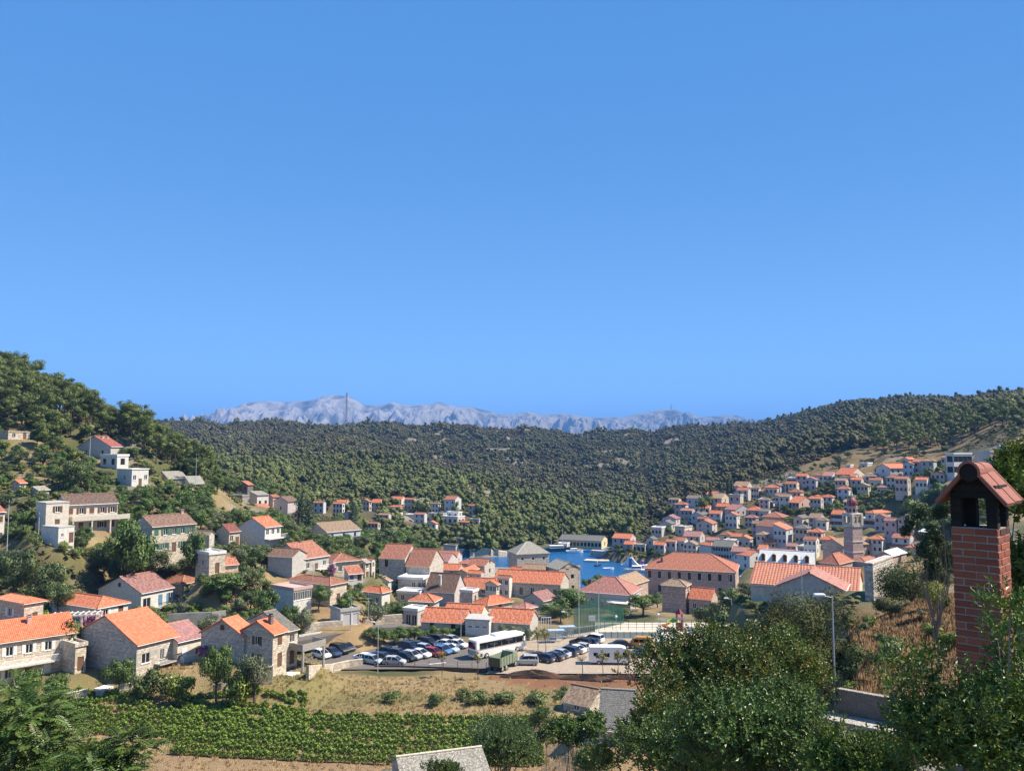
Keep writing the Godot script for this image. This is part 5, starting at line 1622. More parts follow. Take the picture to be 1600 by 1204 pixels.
func harbour_houses() -> void:
	var g := "houses climbing the slope above the harbour"
	for s in [
		["house", "orange gabled waterside house with cross roof and grey walls", "cross roofed waterside house", 352, 957, 985, 994, 861, 841, 28, "G", "lilac", "orange", {"nL": 3, "nR": 1}],
		["annex", "orange roofed annex against the cross roofed waterside house", "waterside annex", 346, 975, 989, 994, 861, 850, 28, "G", "lilac", "orange", {"nL": 1, "nR": 0, "wR": 5.0}],
		["stone_ruin", "roofless stone walls with arched openings on the waterfront", "roofless waterfront walls", 345, 988, 1008, 1013, 865, 852, 26, "f", "stone", "stone", {"nL": 3, "nR": 1, "fl": 1, "ww": 1.3, "wh": 2.0}],
		["stone_house", "narrow grey stone house with slab roof on the waterfront", "narrow waterfront stone house", 346, 1011, 1021, 1028, 867, 842, 40, "g", "stonegrey", "grey", {"nL": 1, "nR": 1}],
		["house", "waterfront house with two small orange gables and blue grey walls", "two gabled waterfront house", 341, 1022, 1038, 1043, 870, 851, 28, "G", "lilac", "orange", {"nL": 2, "nR": 1}],
		["house", "waterfront row house with sloping terracotta roof and balconies", "terracotta row house", 343, 1041, 1056, 1060, 870, 846, 28, "G", "lilac", "terra", {"nL": 2, "nR": 1}],
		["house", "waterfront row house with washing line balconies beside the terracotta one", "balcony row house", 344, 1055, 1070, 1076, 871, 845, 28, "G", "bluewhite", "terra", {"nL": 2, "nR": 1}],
		["house", "broad grey house with thin pink roof above the row houses", "thin pink roofed house", 352, 1068, 1094, 1102, 856, 838, 28, "G", "grey", "pink", {"nL": 3, "nR": 1}],
		["house", "grey house with folded pinkish roof at the end of the slope", "folded pinkish roof house", 374, 1035, 1056, 1063, 820, 810, 30, "g", "lilac", "pink", {"nL": 2, "nR": 1}],
		["house", "grey slab roofed house below the folded pinkish roof", "grey slab slope house", 366, 1031, 1049, 1056, 831, 818, 30, "g", "stonegrey", "grey", {"nL": 2, "nR": 1}],
		["flat_roofed_house", "low white and grey flat house above the waterfront", "low flat waterfront house", 358, 1018, 1034, 1040, 838, 825, 28, "f", "grey", "white", {"nL": 3, "nR": 0, "fl": 1}],
		["house", "blue grey gabled house near the big pine", "blue grey gable by the pine", 386, 1080, 1097, 1108, 816, 804, 34, "g", "bluewhite", "grey", {"nL": 2, "nR": 1}],
		["house", "grey gable house with orange lean-to roof in the slope's middle", "orange lean-to gable", 370, 1088, 1113, 1121, 834, 818, 30, "g", "lilac", "terra", {"nL": 2, "nR": 1}],
		["flat_roofed_house", "cream flat roofed house between the thin pink roof and lean-to", "cream flat slope house", 362, 1055, 1070, 1082, 838, 824, 40, "f", "cream", "grey", {"nL": 1, "nR": 1}],
		["stone_house", "bare stone house on the slope just under the cypresses", "bare stone cypress house", 402, 1111, 1128, 1140, 796, 778, 36, "G", "stone", "tan", {"nL": 1, "nR": 1}],
		["house", "house with small bright orange roof under the cypresses", "bright roofed cypress house", 396, 1119, 1138, 1143, 802, 791, 28, "G", "grey", "orange", {"nL": 2, "nR": 0}],
		["house", "large lilac grey gable house with pinkish roof below the cypresses", "large lilac gable", 386, 1133, 1150, 1174, 818, 796, 58, "G", "lilac", "pink", {"nL": 1, "nR": 3}],
		["stone_house", "stone block with dark arch beside the large lilac gable", "dark arch stone block", 398, 1139, 1157, 1162, 786, 774, 28, "f", "stonegrey", "stonegrey", {"nL": 2, "nR": 0}],
		["house", "hip roofed orange house next to the large lilac gable", "slope hip roofed house", 376, 1166, 1188, 1195, 808, 797, 30, "h", "grey", "orange", {"nL": 2, "nR": 1}],
		["house", "orange roofed low house with brown open shed front", "brown open shed house", 347, 1127, 1140, 1146, 846, 835, 30, "h", "cream", "terra", {"nL": 1, "nR": 0}],
		["shed", "open brown shed under wide orange roof on the slope", "open brown shed", 345, 1142, 1158, 1163, 846, 838, 30, "G", "dark", "orange", {"nL": 0, "nR": 0}],
		["house", "cream terrace house with white railing below the open brown shed", "white railing terrace house", 333, 1128, 1152, 1163, 860, 847, 26, "f", "cream", "tan", {"nL": 3, "nR": 0, "fl": 1}],
		["house", "cream edged house with small orange roof beside the long grey block", "cream edged harbour house", 322, 1107, 1112, 1124, 884, 852, 62, "h", "cream", "orange", {"wL": 7.0, "nL": 0, "nR": 1}],
		["apartment_block", "long grey block with three rows of small windows at the harbour", "long grey harbour block", 318, 1114, 1144, 1150, 886, 854, 24, "G", "stonegrey", "grey", {"nL": 7, "nR": 1, "fl": 3, "wR": 9.0}],
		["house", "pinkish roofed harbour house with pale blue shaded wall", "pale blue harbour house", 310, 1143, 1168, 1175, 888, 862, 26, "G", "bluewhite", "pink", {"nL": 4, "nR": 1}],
		["house", "white gabled harbour house with orange roof catching the sun", "sunlit white gable", 306, 1156, 1172, 1194, 890, 868, 58, "G", "white", "orange", {"nL": 2, "nR": 1, "wL": 9.0}],
		["house", "lilac grey house with low roof highest beside the cypresses", "highest lilac house", 421, 1147, 1168, 1176, 773, 759, 28, "G", "lilac", "tan", {"nL": 3, "nR": 1}],
		["stone_house", "cream stone house with small square windows near the crest houses", "small windowed cream house", 414, 1174, 1186, 1190, 780, 762, 28, "h", "cream", "tan", {"nL": 3, "nR": 0}],
		["house", "pinkish dormered house beside the small windowed cream house", "pinkish dormered house", 412, 1188, 1203, 1209, 776, 767, 30, "h", "cream", "terra", {"nL": 2, "nR": 1}],
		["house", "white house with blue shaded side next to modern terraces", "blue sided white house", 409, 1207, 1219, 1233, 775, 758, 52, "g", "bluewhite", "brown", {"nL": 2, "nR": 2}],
		["modern_villa", "modern white villa with long dark glass bands on the slope", "glass banded villa", 405, 1231, 1267, 1274, 772, 748, 28, "f", "white", "white", {"nL": 4, "nR": 1, "fl": 3, "ww": 3.0, "wh": 1.9}],
		["house", "pale square house with two windows beside the glass banded villa", "pale square house", 404, 1270, 1288, 1292, 764, 742, 26, "h", "cream", "terra", {"nL": 2, "nR": 0}],
		["house", "whitewashed house with pink roof beside the cream gabled house", "whitewashed pink roofed house", 393, 1286, 1301, 1309, 760, 743, 32, "G", "white", "pink", {"nL": 2, "nR": 1}],
		["villa", "cream house with orange gable and balconies above the terraces", "cream orange gabled house", 386, 1305, 1330, 1353, 760, 741, 50, "G", "cream", "orange", {"nL": 2, "nR": 3}],
		["flat_roofed_house", "low cream flat house with pink patch roof on the upper road", "low cream upper house", 387, 1352, 1372, 1384, 756, 741, 40, "f", "cream", "pink", {"nL": 2, "nR": 1, "fl": 1}],
		["villa", "large white house with long orange roof on a terrace wall", "large white terrace house", 376, 1383, 1392, 1442, 752, 731, 72, "g", "white", "orange", {"wL": 9.0, "nL": 1, "nR": 6, "fl": 2}],
		["garage", "small grey flat box under the dry slope", "small grey box", 418, 1344, 1356, 1364, 735, 724, 35, "f", "grey", "white", {"nL": 1, "nR": 0, "fl": 1}],
		["hut", "tiny white box house under the dry slope", "tiny white box", 414, 1322, 1329, 1334, 735, 727, 40, "f", "white", "white", {"nL": 1, "nR": 0, "fl": 1}],
		["house", "pink walled house with orange roof above the green terraces", "pink walled house", 366, 1233, 1249, 1271, 801, 785, 50, "G", "pink", "orange", {"nL": 3, "nR": 2}],
		["house", "grey house with bright orange roof uphill of the pink walled one", "uphill orange roofed house", 372, 1262, 1284, 1293, 790, 779, 32, "h", "grey", "orange", {"nL": 3, "nR": 1}],
		["restaurant", "low stone restaurant with white parasol terrace on the slope", "white parasol restaurant", 392, 1186, 1208, 1216, 794, 785, 28, "f", "stonegrey", "white", {"nL": 3, "nR": 1, "fl": 1}],
		["house", "wide low house with big faded orange roof above the grey gable", "wide faded orange roof", 352, 1191, 1222, 1232, 820, 808, 28, "h", "stonegrey", "terra", {"nL": 3, "nR": 1}],
		["house", "tall grey gable house with attic window and orange side roof", "tall grey attic gable", 336, 1196, 1212, 1240, 852, 823, 58, "G", "lilac", "terra", {"wL": 10.0, "nL": 0, "nR": 3, "attic": true}],
		["house", "tall white house with orange lean-to roof and sunlit side", "tall sunlit white house", 326, 1209, 1229, 1239, 852, 827, 32, "s", "bluewhite", "orange", {"nL": 3, "nR": 1}],
		["stone_house", "slate grey roofed stone house beside the tall attic gable", "slate roofed stone house", 346, 1240, 1254, 1265, 822, 809, 40, "g", "stone", "grey", {"nL": 1, "nR": 1}],
		["house", "low house with half red, half yellow roof", "two coloured roof house", 342, 1264, 1282, 1290, 826, 809, 30, "G", "grey", "tan", {"nL": 2, "nR": 1}],
		["stone_house", "square grey stone house with two rows of three dark windows", "square six windowed house", 326, 1243, 1262, 1268, 850, 825, 28, "h", "stonegrey", "grey", {"nL": 3, "nR": 1, "fl": 2}],
		["house", "orange dormer roofed house against the square stone house", "orange dormer house", 322, 1264, 1284, 1290, 852, 831, 28, "h", "stonegrey", "orange", {"nL": 3, "nR": 1, "fl": 2}],
		["house", "low grey house with vivid orange roof next to the bell tower", "vivid roofed tower neighbour", 312, 1280, 1303, 1310, 858, 843, 28, "h", "stonegrey", "orange", {"nL": 4, "nR": 1}],
		["cottage", "cream cottage with small orange gable among slope shrubs", "shrub framed cream cottage", 331, 1182, 1196, 1203, 848, 835, 36, "h", "cream", "tan", {"nL": 2, "nR": 1}],
		["house", "low pinkish roofed house before the six windowed house", "low pinkish front house", 312, 1229, 1244, 1249, 864, 853, 28, "G", "lilac", "pink", {"nL": 2, "nR": 0}],
		["house", "small orange roof between the sunlit gable and cream cottage", "small in-between orange roof", 311, 1184, 1197, 1204, 868, 858, 30, "G", "stonegrey", "orange", {"nL": 1, "nR": 0}],
		["flat_roofed_house", "flat grey concrete house with white framed pergola corner", "flat concrete pergola house", 300, 1247, 1271, 1283, 868, 856, 30, "f", "concrete", "grey", {"nL": 2, "nR": 1, "fl": 1}],
		["long_house", "long row roofed in mottled terracotta behind the white roof", "mottled terracotta row", 298, 1198, 1238, 1246, 874, 866, 24, "G", "stonepink", "terra", {"nL": 5, "nR": 0}],
		["hotel_wing", "long wing with bright white roof and arched dormers", "bright white roofed wing", 283, 1186, 1272, 1284, 892, 883, 22, "G", "white", "white", {"al": 25, "nL": 0, "nR": 0, "wR": 9.0, "slope": 0.9, "cat": "building"}],
		["church", "pink stone church nave beside the bell tower", "pink stone nave", 286, 1287, 1318, 1372, 886, 852, 64, "g", "stonepink", "tan", {"wL": 9.0, "nL": 1, "nR": 2, "fl": 1, "ww": 1.2, "wh": 2.6, "cat": "church"}],
		["house", "broad orange hip roof below the bell tower", "broad orange hip roof", 262, 1281, 1311, 1334, 892, 880, 45, "p", "stonepink", "terra", {"nL": 0, "nR": 0, "slope": 0.8}],
		["house", "blue grey balcony house with orange roof behind the bell tower", "balcony house behind the tower", 336, 1300, 1318, 1325, 832, 803, 30, "G", "bluewhite", "orange", {"nL": 4, "nR": 1, "fl": 3, "ww": 1.4}],
		["house", "white house with orange hip roof upon the long grey hotel", "hotel top white house", 324, 1353, 1366, 1393, 815, 801, 60, "h", "white", "orange", {"nL": 1, "nR": 2, "fl": 1}],
		["hotel", "long grey hotel with bands of dark windows by the bell tower", "long grey hotel", 320, 1345, 1392, 1404, 845, 813, 28, "f", "lilac", "cream", {"nL": 6, "nR": 1, "fl": 3, "ww": 2.2, "wh": 1.5, "cat": "hotel"}],
		["house", "unfinished grey concrete house with open floors", "unfinished concrete house", 338, 1404, 1424, 1432, 812, 791, 30, "f", "concrete", "concrete", {"nL": 3, "nR": 1, "fl": 2, "ww": 2.0}],
		["house", "pale blue house in front of the unfinished concrete one", "pale blue slope house", 312, 1403, 1414, 1420, 836, 816, 30, "h", "bluewhite", "grey", {"nL": 2, "nR": 1}],
		["house", "wide house with deep orange roof under the white canopy", "deep orange wide roof", 292, 1401, 1430, 1446, 848, 838, 32, "h", "white", "orange", {"nL": 3, "nR": 1, "slope": 0.5}],
		["house", "wide weathered orange roof with skylight in front of the deep orange one", "skylight orange roof", 276, 1392, 1430, 1450, 868, 855, 30, "h", "white", "terra", {"nL": 2, "nR": 1, "slope": 0.5}],
		["house", "brick gabled house edged by a bright white roof", "white edged brick gable", 262, 1368, 1396, 1417, 882, 868, 44, "g", "stonepink", "white", {"nL": 0, "nR": 0}],
		["house", "small tiled roof touching the foot of the bell tower", "tower foot tiled roof", 268, 1333, 1352, 1372, 884, 877, 45, "h", "lilac", "terra", {"nL": 0, "nR": 0}],
		["modern_villa", "large white modern villa with dark picture windows near the chimney", "picture window villa", 316, 1468, 1492, 1546, 742, 709, 66, "f", "white", "white", {"wL": 3.6, "nL": 1, "nR": 4, "fl": 2, "ww": 2.6, "wh": 2.4}],
		["house", "grey terrace house running on from the picture window villa", "running grey terrace house", 318, 1544, 1548, 1580, 722, 706, 70, "f", "grey", "grey", {"wL": 7.0, "nL": 0, "nR": 3, "fl": 1}],
		["cottage", "small pink cottage with white door above the chimney trees", "small pink cottage", 312, 1572, 1577, 1594, 722, 708, 66, "h", "pink", "terra", {"wL": 6.0, "nL": 0, "nR": 1}],
		["house", "blue grey house at the upper edge above the pink cottage", "upper edge blue grey house", 335, 1578, 1584, 1612, 706, 693, 66, "h", "bluewhite", "brown", {"wL": 7.0, "nL": 0, "nR": 3}],
		["hut", "thin orange roofed hut above the large white terrace house", "thin orange roofed hut", 402, 1414, 1420, 1432, 722, 717, 60, "g", "cream", "orange", {"wL": 4.0, "nL": 0, "nR": 0}],
	]:
		if not s[13].has("group"):
			s[13].group = g
		house(s)

# the bell tower: stepped shaft, belfry with paired arches, drum, red onion dome, cross
func bell_tower() -> void:
	var d := 276.0
	var m := spot(1335, 886, d)
	var t := thing("bell_tower", "pink stone bell tower with paired arches and red onion dome", "bell tower", m, deg_to_rad(20))
	plots.append([m.x, m.z, 4.0, Rect2(1322, 765, 26, 115), d, "bell tower"])
	anchor(m.x, d, m.y, 6.0)
	var k := d / FOCAL * 1.02
	var lv := func(py: float) -> float: return spot(1335, py, d).y - m.y
	var st := wall_mat("stonepink")
	var b := MB.new()
	var w0 := 9.6 * k
	b.box(Vector3(-w0, -2, -w0), Vector3(w0, lv.call(846), w0))
	b.box(Vector3(-w0 * 0.96, lv.call(845), -w0 * 0.96), Vector3(w0 * 0.96, lv.call(823), w0 * 0.96))
	put("shaft", b.mesh(), st, t)
	for y in [862.0, 845.5, 822.0]:
		put("cornice", box_mesh(Vector3(-w0 * 1.06, lv.call(y), -w0 * 1.06), Vector3(w0 * 1.06, lv.call(y) + 0.35, w0 * 1.06)), trim("stone"), t)
	# belfry: four corner piers, a middle pier in each face, arches above
	var y0: float = lv.call(820)
	var y1: float = lv.call(803)
	var wb := w0 * 0.9
	var pier := MB.new()
	for sx in [-1, 1]:
		for sz in [-1, 1]:
			pier.box(Vector3(sx * wb - 0.45, y0, sz * wb - 0.45), Vector3(sx * wb + 0.45, y1, sz * wb + 0.45))
	for s in [-1, 1]:
		pier.box(Vector3(-0.22, y0, s * wb - 0.25), Vector3(0.22, y1 - 0.9, s * wb + 0.25))
		pier.box(Vector3(s * wb - 0.25, y0, -0.22), Vector3(s * wb + 0.25, y1 - 0.9, 0.22))
		pier.box(Vector3(-wb + 0.45, y0, s * wb - 0.3), Vector3(wb - 0.45, y0 + 0.7, s * wb + 0.3))
		pier.box(Vector3(s * wb - 0.3, y0, -wb + 0.45), Vector3(s * wb + 0.3, y0 + 0.7, wb - 0.45))
		for side in 2:
			for half in [-1, 1]:
				var c: float = half * (wb * 0.5 - 0.1)
				for q in 6:
					var a0 := PI * q / 6.0
					var a1 := PI * (q + 1) / 6.0
					var rr: float = wb * 0.5 - 0.35
					var xa := c + cos(a0) * rr
					var xb := c + cos(a1) * rr
					var ya := y1 - 1.25 + sin(a0) * 0.8
					var yb := y1 - 1.25 + sin(a1) * 0.8
					for z in [s * wb - 0.3, s * wb + 0.3]:
						if side == 0:
							pier.sheet(Vector3(xb, yb, z), Vector3(xa, ya, z), Vector3(xa, y1, z), Vector3(xb, y1, z))
						else:
							pier.sheet(Vector3(z, yb, xb), Vector3(z, ya, xa), Vector3(z, y1, xa), Vector3(z, y1, xb))
	put("belfry", pier.mesh(), wall_mat("stone"), t)
	var bell := MB.new()
	bell.lathe([[y0 + 0.9, 0.85, 0], [y0 + 1.1, 0.7, 0], [y0 + 1.8, 0.45, 0], [y0 + 2.2, 0.25, 0], [y0 + 2.3, 0.0, 0]], 12)
	bell.box(Vector3(-wb, y0 + 2.3, -0.1), Vector3(wb, y0 + 2.5, 0.1))
	put("bell", bell.mesh(), mat("bronze", lin(0.10, 0.07, 0.035), 0.5, null, null, 1.0, 0.8), t)
	put("cornice", box_mesh(Vector3(-w0 * 1.08, y1, -w0 * 1.08), Vector3(w0 * 1.08, y1 + 0.4, w0 * 1.08)), trim("stone"), t)
	var dr := MB.new()
	var y2: float = lv.call(790)
	dr.lathe([[y1 + 0.4, 7.6 * k, 0], [y2 - 0.4, 7.2 * k, 0], [y2 - 0.3, 8.0 * k, 0], [y2, 8.0 * k, 0], [y2 + 0.02, 0.0, 0]], 8)
	put("drum", dr.mesh(), st, t)
	for q in 8:
		var a := TAU * (q + 0.5) / 8
		var p := put("niche", box_mesh(Vector3(-0.3, y1 + 0.7, -0.06), Vector3(0.3, y1 + 1.9, 0.04)), glass(), t, Vector3(sin(a), 0, cos(a)) * 6.95 * k, a)
		p.name = part_name(t, "niche")
	var dm := MB.new()
	dm.lathe([[y2, 6.2 * k, 0], [y2 + 0.5, 7.2 * k, 0], [y2 + 1.2, 7.3 * k, 0], [y2 + 1.9, 6.2 * k, 0], [y2 + 2.5, 4.2 * k, 0], [y2 + 2.9, 2.4 * k, 0], [y2 + 3.3, 1.5 * k, 0]], 16)
	put("dome", dm.mesh(), mat("dome_red", lin(0.26, 0.035, 0.035), 0.55), t)
	for q in 8:
		var a := TAU * q / 8
		var rb := MB.new()
		var prof := [[0.0, 6.3], [0.5, 7.35], [1.2, 7.45], [1.9, 6.35], [2.5, 4.35], [2.9, 2.5], [3.3, 1.55]]
		for i in 6:
			rb.tube(Vector3(cos(a) * prof[i][1] * k, y2 + prof[i][0], sin(a) * prof[i][1] * k), Vector3(cos(a) * prof[i + 1][1] * k, y2 + prof[i + 1][0], sin(a) * prof[i + 1][1] * k), 0.045, 0.045, 4, false)
		put("rib", rb.mesh(), trim("stone"), t)
	var fi := MB.new()
	fi.lathe([[y2 + 3.3, 0.38, 0], [y2 + 3.9, 0.3, 0], [y2 + 4.2, 0.14, 0], [y2 + 4.5, 0.22, 0], [y2 + 4.7, 0.0, 0]], 8)
	fi.box(Vector3(-0.04, y2 + 4.6, -0.04), Vector3(0.04, y2 + 5.8, 0.04))
	fi.box(Vector3(-0.3, y2 + 5.2, -0.04), Vector3(0.3, y2 + 5.28, 0.04))
	put("finial", fi.mesh(), trim("stone"), t)

# arched dormers on the bright white roof
func dormers() -> void:
	var wing: Node3D = get_node("hotel_wing")
	var size: Vector3 = wing.get_meta("size")
	for k in 5:
		var p := wing.transform * Vector3(0.5, size.y + 1.5, -size.z * (4.6 - k) / 5.0)
		var t := thing("roof_dormer", "arched stone dormer number %s along the bright white roof" % ["one", "two", "three", "four", "five"][k], "dormer", p, wing.rotation.y - PI / 2, "arched dormers on the white roof")
		var b := MB.new()
		b.box(Vector3(-0.75, -0.9, -2.4), Vector3(-0.5, 1.0, 0))
		b.box(Vector3(0.5, -0.9, -2.4), Vector3(0.75, 1.0, 0))
		for q in 6:
			var a0 := PI * q / 6.0
			var a1 := PI * (q + 1) / 6.0
			b.quad(Vector3(cos(a0) * 0.8, 1.0 + sin(a0) * 0.7, 0.05), Vector3(cos(a1) * 0.8, 1.0 + sin(a1) * 0.7, 0.05), Vector3(cos(a1) * 0.8, 1.0 + sin(a1) * 0.7, -2.4), Vector3(cos(a0) * 0.8, 1.0 + sin(a0) * 0.7, -2.4))
			b.quad(Vector3(cos(a0) * 0.8, 1.0 + sin(a0) * 0.7, 0.05), Vector3(cos(a1) * 0.8, 1.0 + sin(a1) * 0.7, 0.05), Vector3(cos(a1) * 0.5, 1.0 + sin(a1) * 0.45, 0.05), Vector3(cos(a0) * 0.5, 1.0 + sin(a0) * 0.45, 0.05))
		put("surround", b.mesh(), wall_mat("stone"), t)
		put("pane", box_mesh(Vector3(-0.5, -0.9, -0.3), Vector3(0.5, 1.45, -0.2)), mat("dormer_pane", lin(0.10, 0.03, 0.02), 0.3), t)

# the packed tiers of smaller houses between those named above
func more_harbour_houses() -> void:
	var walls := ["white", "cream", "lilac", "stonegrey", "bluewhite", "white", "grey", "stone"]
	var roofs := ["orange", "terra", "pink", "tan", "orange", "greytile", "terra"]
	var wall_word := {"white": "white", "cream": "cream", "lilac": "lilac grey", "stonegrey": "grey stone", "bluewhite": "pale bluish", "grey": "grey", "stone": "pale stone"}
	var roof_word := {"orange": "orange", "terra": "terracotta", "pink": "pink", "tan": "tan", "greytile": "brown grey"}
	var n := 0
	var list := [[1062, 833, 18], [1046, 840, 15], [1097, 852, 16], [1104, 812, 15], [1060, 864, 16], [1082, 868, 18], [1164, 782, 15], [1152, 803, 16], [1176, 824, 15], [1197, 812, 13], [1216, 782, 16], [1242, 824, 17], [1263, 856, 16], [1270, 868, 17], [1150, 852, 14], [1166, 858, 17], [1206, 868, 16], [1299, 834, 14], [1287, 828, 14], [1340, 824, 14], [1396, 840, 17], [1420, 834, 20], [1431, 850, 20], [1414, 862, 24], [1336, 864, 15], [1372, 864, 20], [1256, 758, 15], [1317, 770, 15], [1155, 778, 13], [1223, 788, 14], [1197, 795, 13], [1101, 825, 14], [1121, 818, 16], [1146, 826, 16], [1170, 836, 16], [1128, 800, 13], [1208, 842, 15], [1186, 838, 13], [1252, 838, 14], [1310, 846, 14], [1222, 862, 17], [1246, 786, 16], [1066, 848, 14], [1030, 850, 14], [1012, 874, 16], [1116, 866, 16], [1134, 874, 15], [1440, 872, 22], [1462, 858, 22], [1380, 832, 16], [1278, 800, 15], [1296, 792, 14], [1330, 800, 14], [1443, 740, 20], [1470, 760, 18], [1364, 760, 16], [1400, 764, 18],
		[700, 910, 17], [745, 926, 18], [812, 914, 18], [600, 938, 17], [574, 906, 18], [546, 918, 17], [660, 914, 15], [790, 934, 16], [690, 898, 15], [636, 938, 16], [770, 944, 15], [486, 912, 17], [530, 946, 16], [452, 802, 15], [470, 820, 15], [500, 802, 14], [530, 802, 13], [545, 816, 14], [585, 836, 14], [620, 806, 14], [642, 797, 13], [602, 820, 14], [572, 798, 13], [658, 818, 14], [680, 802, 13], [742, 806, 13], [606, 786, 12], [728, 832, 14], [676, 834, 13]]
	for k in 44:
		list.append([1056.0 + k * 10.2, lerpf(806.0, 745.0, k / 44.0) + [-11, 1, 13][k % 3], 14.0 + k % 4])
	for q in list:
		var px: float = q[0]
		var yb: float = q[1]
		var d := 276.0 if px > 900.0 else (185.0 if yb > 880.0 else 280.0)
		while d < 480.0 and spot(px, yb, d).y > land((px - 800.0) / FOCAL * d * 0.99, d):
			d += 2.0
		var at := spot(px, yb, d)
		var clear := d < 476.0
		for p in plots:
			if (p[0] - at.x) * (p[0] - at.x) + (p[1] - at.z) * (p[1] - at.z) < 36.0:
				clear = false
		if not clear:
			continue
		var wd: float = q[2]
		var tall := rng.randf_range(4.0, 6.3) * FOCAL / d
		var wk: String = walls[n % 8]
		var rk: String = roofs[(n * 3) % 7]
		var label := near_words(at, "%s house with %s roof" % [wall_word[wk], roof_word[rk]])
		house(["house", label, "", d, px - wd * 0.8, px + wd * 0.35, px + wd * 0.65, yb, yb - tall, 26.0 + (n * 7) % 14, ["G", "g", "G", "h", "G"][n % 5], wk, rk, {"nL": 2 + n % 2, "nR": n % 2, "group": "small houses packed on the harbour slope" if px > 900.0 else "small houses among the western roofs"}])
		n += 1

# ---------------------------------------------------------------- vehicles
func wheel_mesh() -> ArrayMesh:
	if not meshes.has("tyre"):
		var b := MB.new()
		b.tube(Vector3(0, 0, -0.11), Vector3(0, 0, 0.11), 0.33, 0.33, 14)
		meshes["tyre"] = b.mesh()
		var r := MB.new()
		r.tube(Vector3(0, 0, 0.10), Vector3(0, 0, 0.125), 0.22, 0.2, 10)
		for k in 5:
			var a := TAU * k / 5
			r.tube(Vector3(0, 0, 0.125), Vector3(cos(a) * 0.2, sin(a) * 0.2, 0.125), 0.03, 0.03, 4)
		meshes["rim"] = r.mesh()
	return meshes["tyre"]

func add_wheel(t: Node3D, at: Vector3, out: float, s := 1.0) -> void:
	var w := put("wheel", wheel_mesh(), mat("rubber", lin(0.02, 0.02, 0.02), 0.9), t, at, 0.0 if out > 0 else PI)
	w.scale = Vector3(s, s, 1.0)
	put("rim", meshes["rim"], mat("alloy", lin(0.45, 0.45, 0.46), 0.35, null, null, 1.0, 0.7), w)

# lower body and glasshouse are lofted through stations along the car: [x, bottom, beltline, half width]
func loft(b: MB, st: Array, tuck := 0.9) -> void:
	for i in st.size() - 1:
		var s: Array = st[i]
		var q: Array = st[i + 1]
		var ring := func(e: Array) -> Array:
			return [Vector3(e[0], e[1], e[3] * 0.93), Vector3(e[0], lerpf(e[1], e[2], 0.55), e[3]), Vector3(e[0], lerpf(e[1], e[2], 0.9), e[3] * 0.97), Vector3(e[0], e[2], e[3] * tuck),
				Vector3(e[0], e[2], -e[3] * tuck), Vector3(e[0], lerpf(e[1], e[2], 0.9), -e[3] * 0.97), Vector3(e[0], lerpf(e[1], e[2], 0.55), -e[3]), Vector3(e[0], e[1], -e[3] * 0.93)]
		var r0: Array = ring.call(s)
		var r1: Array = ring.call(q)
		for k in 8:
			b.rect(r0[k], r1[k], r1[(k + 1) % 8], r0[(k + 1) % 8])
		if i == 0 or i == st.size() - 2:
			var r: Array = r0 if i == 0 else r1
			for k in range(1, 7):
				b.tri(r[0], r[k], r[k + 1])

